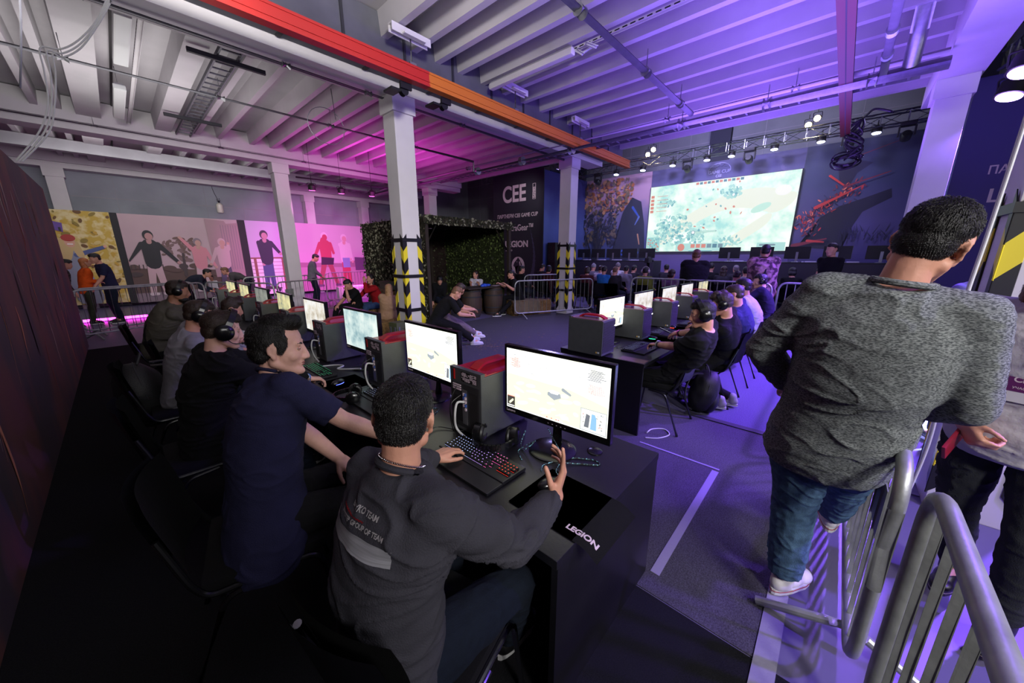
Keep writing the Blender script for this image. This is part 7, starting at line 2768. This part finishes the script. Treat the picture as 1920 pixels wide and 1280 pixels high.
# ---- people around the hut
S8 = 1.0
human('man in black T-shirt with light hair bent over on the covered bale', (3.98, 5.66, 0.52), face=-32, head=(0, 42, 0), s=1.0, headpos=(4.34, 5.41, 1.04), L=(4.56, 5.34, 0.64), Rr=(4.50, 5.22, 0.60), eL=(0.3, 0.6, -1), eR=(-0.5, -0.6, -1),
      feet=[(4.75, 5.50, 0.0), (4.55, 5.20, 0.0)], shirt=c_black, sleeve='short', trousers=c_black, shoes=sh_white, hair='fade', hairm=m_hlight, vox=0.012, loose=0.005)
human('second man bent over beside the first, purple-lit grey trousers', (4.35, 6.00, 0.52), face=-32, head=(5, 45, 0), s=1.0, headpos=(4.68, 5.72, 1.07), L=(4.92, 5.70, 0.66), Rr=(4.86, 5.55, 0.64), eL=(0.3, 0.6, -1), eR=(-0.3, -0.6, -1),
      feet=[(5.15, 5.85, 0.0), (5.0, 5.60, 0.0)], shirt=c_black, sleeve='short', trousers=cloth('mauvegrey', '#6a5c68'), shoes=sh_white, hair='short', hairm=m_hbrown, vox=0.013)
human('young man in black polo with lanyard resting his chin on his hand', (3.95, 8.95, 0.50), face=190, head=(0, 35, 0), s=0.98, headpos=(3.72, 8.82, 1.06), L=(3.62, 8.70, 0.93), Rr=(3.50, 9.0, 0.55), eL=(-0.3, 0, -1), eR=(-0.3, 0.4, -1),
      feet=[(3.35, 8.9, 0.0), (3.4, 9.15, 0.0)], shirt=c_black, sleeve='short', trousers=c_black, shoes=sh_black, hair='short', hairm=m_hblack, vox=0.014)
human('woman in red sweater with long black hair holding her hand to her ear', (4.42, 8.75, 0.50), face=180, head=(20, 0, 0), s=0.98, headpos=(4.22, 8.65, 1.17), L=(4.02, 8.55, 1.12), Rr=(3.85, 8.85, 0.62), eL=(-0.2, -0.4, -1), eR=(-0.3, 0.4, -1),
      feet=[(3.9, 8.6, 0.0), (3.95, 8.8, 0.0)], shirt=cloth('red_sweater', '#9c1820'), trousers=cloth('jean_blue', '#34486a'), shoes=sh_black, hair='long', hairm=m_hblack, vox=0.014)
human('woman in beige hooded suit with blond hair, back to the camera', (3.90, 7.33, 0.46), face=60, head=(0, 6, 0), s=0.95, headpos=(3.96, 7.30, 1.02), L=(4.0, 7.7, 0.55), Rr=(4.2, 7.6, 0.55), feet=[(4.1, 7.75, 0.0), (4.25, 7.65, 0.0)], shirt=cloth('beige', '#a08064'), trousers=cloth('beige', '#a08064'), shoes=sh_white, hair='long', hairm=m_hblond, vox=0.014, loose=0.015)
human('man in black T-shirt with lanyard sitting on burlap at the barrel table', (8.05, 7.05, 0.52), face=150, head=(5, 8, 0), s=1.0, headpos=(7.80, 7.16, 1.20), L=(7.45, 7.02, 0.92), Rr=(7.5, 7.35, 0.93), eL=(0, -0.5, -1), eR=(0, 0.5, -1),
      feet=[(7.25, 7.15, 0.0), (7.62, 7.3, 0.0)], shirt=c_black, sleeve='short', trousers=c_black, shoes=sh_black, hair='short', hairm=m_hblack, vox=0.014)
human('woman in white top sitting behind the barrel table inside the hut', (7.65, 8.55, 0.52), face=215, head=(-25, 5, 0), s=0.96, headpos=(7.55, 8.45, 1.16), L=(7.4, 8.15, 0.9), Rr=(7.3, 8.4, 0.9), feet=[(7.3, 8.2, 0.0), (7.2, 8.5, 0.0)], shirt=cloth('white', '#b8b4bc'), sleeve='short', trousers=c_djean, shoes=sh_black, hair='long', hairm=m_hbrown, vox=0.015)
human('man in dark red top standing in the shade inside the hut', (5.9, 9.0, 0.9), face=230, head=(0, 25, 0), s=0.92, shirt=cloth('darkred', '#4a1c24'), trousers=c_djean, shoes=sh_black, feet=[(5.8, 8.95, 0), (6.0, 9.05, 0)], hair='short', hairm=m_hblack, vox=0.015)
human('person in black hooded jacket slumped in the hut behind the column', (6.35, 8.75, 0.50), face=240, lean=25, head=(0, 40, 0), s=0.98, shirt=c_black, trousers=c_djean, shoes=sh_black, feet=[(6.1, 8.3, 0), (6.3, 8.25, 0)], hair='bob', hairm=m_hblack, vox=0.015)
for (x, y, z, w_) in ((7.65, 8.55, 0.40, 0.22), (6.35, 8.78, 0.38, 0.25)):
    bm = bmesh.new()
    box(bm, x - w_, y - w_, 0, x + w_, y + w_, z, 0, 0.02)
    tag(obj('straw_seat', bm, m_hay), 'straw block used as a seat in the hut, %s' % ('under the woman in white' if x > 7 else 'under the hooded person'), 'seat')

# ---- people behind the left barriers
human('man in dark navy polo leaning his head to the blonde woman in orange', (-0.20, 14.05, 0.98), face=200, head=(0, 15, 0), s=1.04, L=(-0.45, 13.7, 1.0), Rr=(-0.5, 14.2, 1.02), feet=[(-0.15, 13.9, 0), (-0.2, 14.2, 0)], shirt=c_navy, sleeve='short', trousers=c_djean, shoes=sh_black, hair='short', hairm=m_hblack, vox=0.016)
human('blonde woman in bright orange sweater with a black backpack strap', (-0.62, 14.1, 0.92), face=15, head=(0, -5, 0), s=0.96, L=(-0.35, 14.2, 1.1), Rr=(-0.38, 13.95, 1.08), feet=[(-0.68, 14.2, 0), (-0.66, 13.95, 0)], shirt=cloth('orange', '#d8541c'), trousers=cloth('olive', '#3a3c30'), shoes=sh_black, hair='long', hairm=m_hginger, vox=0.016)
human('person in dark checked shirt at the partition edge behind the orange sweater', (-0.95, 13.6, 0.92), face=10, head=(0, 20, 0), s=0.95, feet=[(-0.98, 13.7, 0), (-0.95, 13.45, 0)], shirt=cloth('check', '#1a1618', col2='#5a5050', vs=30), trousers=c_black, shoes=sh_black, hair='short', hairm=m_hblack, vox=0.018)
human('man in dark suit jacket bending down before the children poster', (1.20, 13.9, 0.92), face=-20, lean=62, lean2=12, head=(0, 20, 0), s=1.0, L=(1.85, 13.75, 0.75), Rr=(1.75, 13.55, 0.72), feet=[(1.25, 14.05, 0), (1.2, 13.8, 0)], shirt=cloth('slateblue', '#252836'), trousers=c_black, shoes=sh_black, hair='short', hairm=m_hblack, vox=0.018)
human('man in grey jacket bending towards the suited man', (2.95, 14.9, 0.92), face=170, lean=62, lean2=12, head=(0, 20, 0), s=1.0, L=(2.35, 15.0, 0.78), Rr=(2.4, 15.2, 0.78), feet=[(3.0, 14.8, 0), (2.95, 15.1, 0)], shirt=cloth('greyjacket', '#4a4648'), trousers=c_djean, shoes=sh_black, hair='short', hairm=m_hlight, vox=0.018)
human('small child in pale clothes standing between the bending men', (1.98, 14.6, 0.62), face=-130, head=(0, 0, 0), s=0.66, feet=[(1.93, 14.55, 0), (2.02, 14.65, 0)], shirt=cloth('white', '#b8b4bc'), trousers=cloth('whitepants', '#a8a0a8'), shoes=sh_white, hair='short', hairm=m_hbrown, vox=0.018)
human('magenta lit man in grey sweater standing beside the tall column', (4.62, 13.85, 0.98), face=-20, head=(0, 28, 0), s=1.05, L=(4.95, 13.9, 1.0), Rr=(4.9, 13.65, 1.0), feet=[(4.6, 13.95, 0), (4.68, 13.75, 0)], shirt=cloth('greysweater', '#6c6a74'), trousers=c_djean, shoes=sh_black, hair='short', hairm=m_hblack, vox=0.018)

# ---- standing spectators and the seated crowd
human('standing spectator in black hoodie seen from behind, before the screen', (8.95, 2.50, 0.98), face=20, s=1.12, build=1.25, headpos=(8.98, 2.49, 1.745), lean=2, feet=[(8.9, 2.62, 0), (9.0, 2.38, 0)], shirt=c_black, trousers=c_djean, shoes=sh_black, hair='fade', hairm=m_hlight, vox=0.014, loose=0.04)
gF, kF = human('spectator in pink patterned jacket with crossbody strap, seen from behind', (9.10, 1.20, 1.0), face=8, s=1.10, build=1.15, headpos=(9.12, 1.21, 1.83), lean=2, feet=[(9.1, 1.32, 0), (9.1, 1.08, 0)], shirt=cloth('pinkprint', '#b08890', col2='#4a3440', vs=11), trousers=c_black, shoes=sh_black, hair='fade', hairm=m_hblack, vox=0.014, loose=0.035, collar=cloth('maroon', '#3a1c28'))
bm = bmesh.new()
tube(bm, spline([kF['nb'] + kF['cr'] * 0.07 - kF['cf'] * 0.12, kF['chest'] + kF['cr'] * 0.02 - kF['cf'] * 0.20, kF['P'] - kF['cr'] * 0.17 - kF['cf'] * 0.14], 6), 0.022, 6)
obj('crossbody_strap', bm, m_black, gF, smooth=True, world=True)
human('dark-haired man looking left, standing beyond the grey pullover shoulder', (9.8, 0.18, 1.0), face=150, s=1.06, headpos=(9.78, 0.20, 1.86), feet=[(9.8, 0.3, 0), (9.8, 0.06, 0)], shirt=c_black, trousers=c_black, shoes=sh_black, hair='short', hairm=m_hblack, vox=0.016)
human('violet lit spectator behind the hazard column at the right edge', (4.95, -1.02, 0.95), face=20, s=0.98, headpos=(4.93, -0.96, 1.66), feet=[(4.95, -0.9, 0), (4.95, -1.12, 0)], shirt=cloth('blueshirt', '#8080b0'), trousers=c_djean, shoes=sh_black, hair='short', hairm=m_hbrown, vox=0.014, head=(-40, 30, 0))

c_list = dict(black=c_black, dark=cloth('darkgrey', '#2a282e'), maroon=cloth('maroon2', '#4a2228'), hood=cloth('hoodgrey', '#6a6670'), white=cloth('white', '#b8b4bc'), blue=cloth('blue', '#2a6ab0'), olive=cloth('olivegreen', '#6a7428'), mauve=cloth('mauve', '#7a6272'), grey=cloth('midgrey', '#75727c'))
AUD = [  # x, y, head height, clothes, hair, hair material, what it looks like
    (9.14, 7.93, 1.28, 'black', 'short', m_hblack, 'dark-clothed spectator seated under the horse emblem'),
    (10.7, 8.25, 1.30, 'dark', 'short', m_hblack, 'seated spectator in dark grey left of the second hazard column'),
    (9.9, 7.35, 1.28, 'maroon', 'bob', m_hblack, 'seated spectator in maroon by the second hazard column'),
    (10.2, 6.05, 1.26, 'maroon', 'bob', m_hbrown, 'seated spectator in dark red right of the hazard column'),
    (12.1, 6.90, 1.30, 'hood', 'cap', c_gtee, 'seated spectator with a pale grey hood pulled up'),
    (11.3, 6.15, 1.28, 'white', 'short', m_hbrown, 'seated spectator in white left of the blue shirt'),
    (10.4, 5.55, 1.29, 'blue', 'short', m_hblack, 'seated spectator in a bright blue shirt'),
    (10.5, 5.22, 1.27, 'dark', 'fade', m_hlight, 'seated spectator in dark jacket beside the blue shirt'),
    (12.3, 6.02, 1.34, 'white', 'cap', m_hgrey, 'seated spectator in white shirt and grey beanie'),
    (11.5, 5.32, 1.28, 'grey', 'short', m_hblack, 'seated spectator in a two-tone grey and black top'),
    (12.3, 5.40, 1.28, 'dark', 'short', m_hblack, 'seated spectator looking down, right of the two-tone top'),
    (10.6, 4.30, 1.28, 'olive', 'short', m_hblack, 'seated spectator in olive green with white headphones'),
    (12.6, 4.40, 1.32, 'dark', 'short', m_hblack, 'seated spectator in dark clothes right of the tripod'),
    (10.2, 3.40, 1.25, 'mauve', 'bob', m_hbrown, 'seated spectator in mauve left of the black hoodie'),
    (11.9, 3.10, 1.33, 'black', 'bob', m_hblack, 'seated spectator with round black hair right of the black hoodie'),
    (12.9, 3.10, 1.36, 'black', 'cap', m_hblack, 'seated spectator in a dark cap in the back row'),
    (12.4, 2.62, 1.30, 'dark', 'long', m_hbrown, 'seated spectator with long brown hair'),
    (13.0, 2.42, 1.32, 'dark', 'fade', m_hgrey, 'seated spectator with cropped grey hair'),
    (11.8, 1.95, 1.31, 'grey', 'short', m_hblack, 'seated spectator in grey left of the pink jacket'),
    (10.0, 1.82, 1.26, 'black', 'short', m_hbrown, 'seated spectator in black just left of the pink jacket'),
    (12.2, 0.95, 1.30, 'black', 'bob', m_hblack, 'seated spectator in black right of the pink jacket'),
    (12.6, 0.40, 1.30, 'dark', 'short', m_hblack, 'seated spectator in dark grey at the right end of the crowd'),
]
for i, (x, y, z, c, hr2, hm, lb) in enumerate(AUD):
    g, k = human(lb, (x, y, 0.60 + (z - 1.28) * 0.4), face=5 + (i * 37 % 30) - 15, head=((i * 53 % 40) - 20, 5 + i * 17 % 18, 0), s=1.05, build=1.0 + 0.02 * (i % 6), headpos=(x + 0.03, y, z), L=(x + 0.35, y + 0.2, 0.72), Rr=(x + 0.35, y - 0.2, 0.72), feet=[(x + 0.5, y + 0.12, 0.0), (x + 0.5, y - 0.12, 0.0)],
                 shirt=c_list[c], trousers=c_djean, shoes=None, hair=hr2, hairm=hm, vox=0.02, brows=False, group='seated crowd watching the stage')
    if c == 'olive':
        headphones('headset', '', k['hc'], parent=g, big=1.08, fr=k['fr'])
        for ch_ in g.children:
            if ch_.name.startswith(('ear_cup', 'headband')):
                ch_.data.materials[0] = m_let
    dup(ch0, (x - 0.02, y, 0.0), R(5 + (i * 37 % 30) - 15), 'black chair under the ' + lb.replace('seated ', '').replace('-clothed', ''), 'black chairs of the seated crowd')
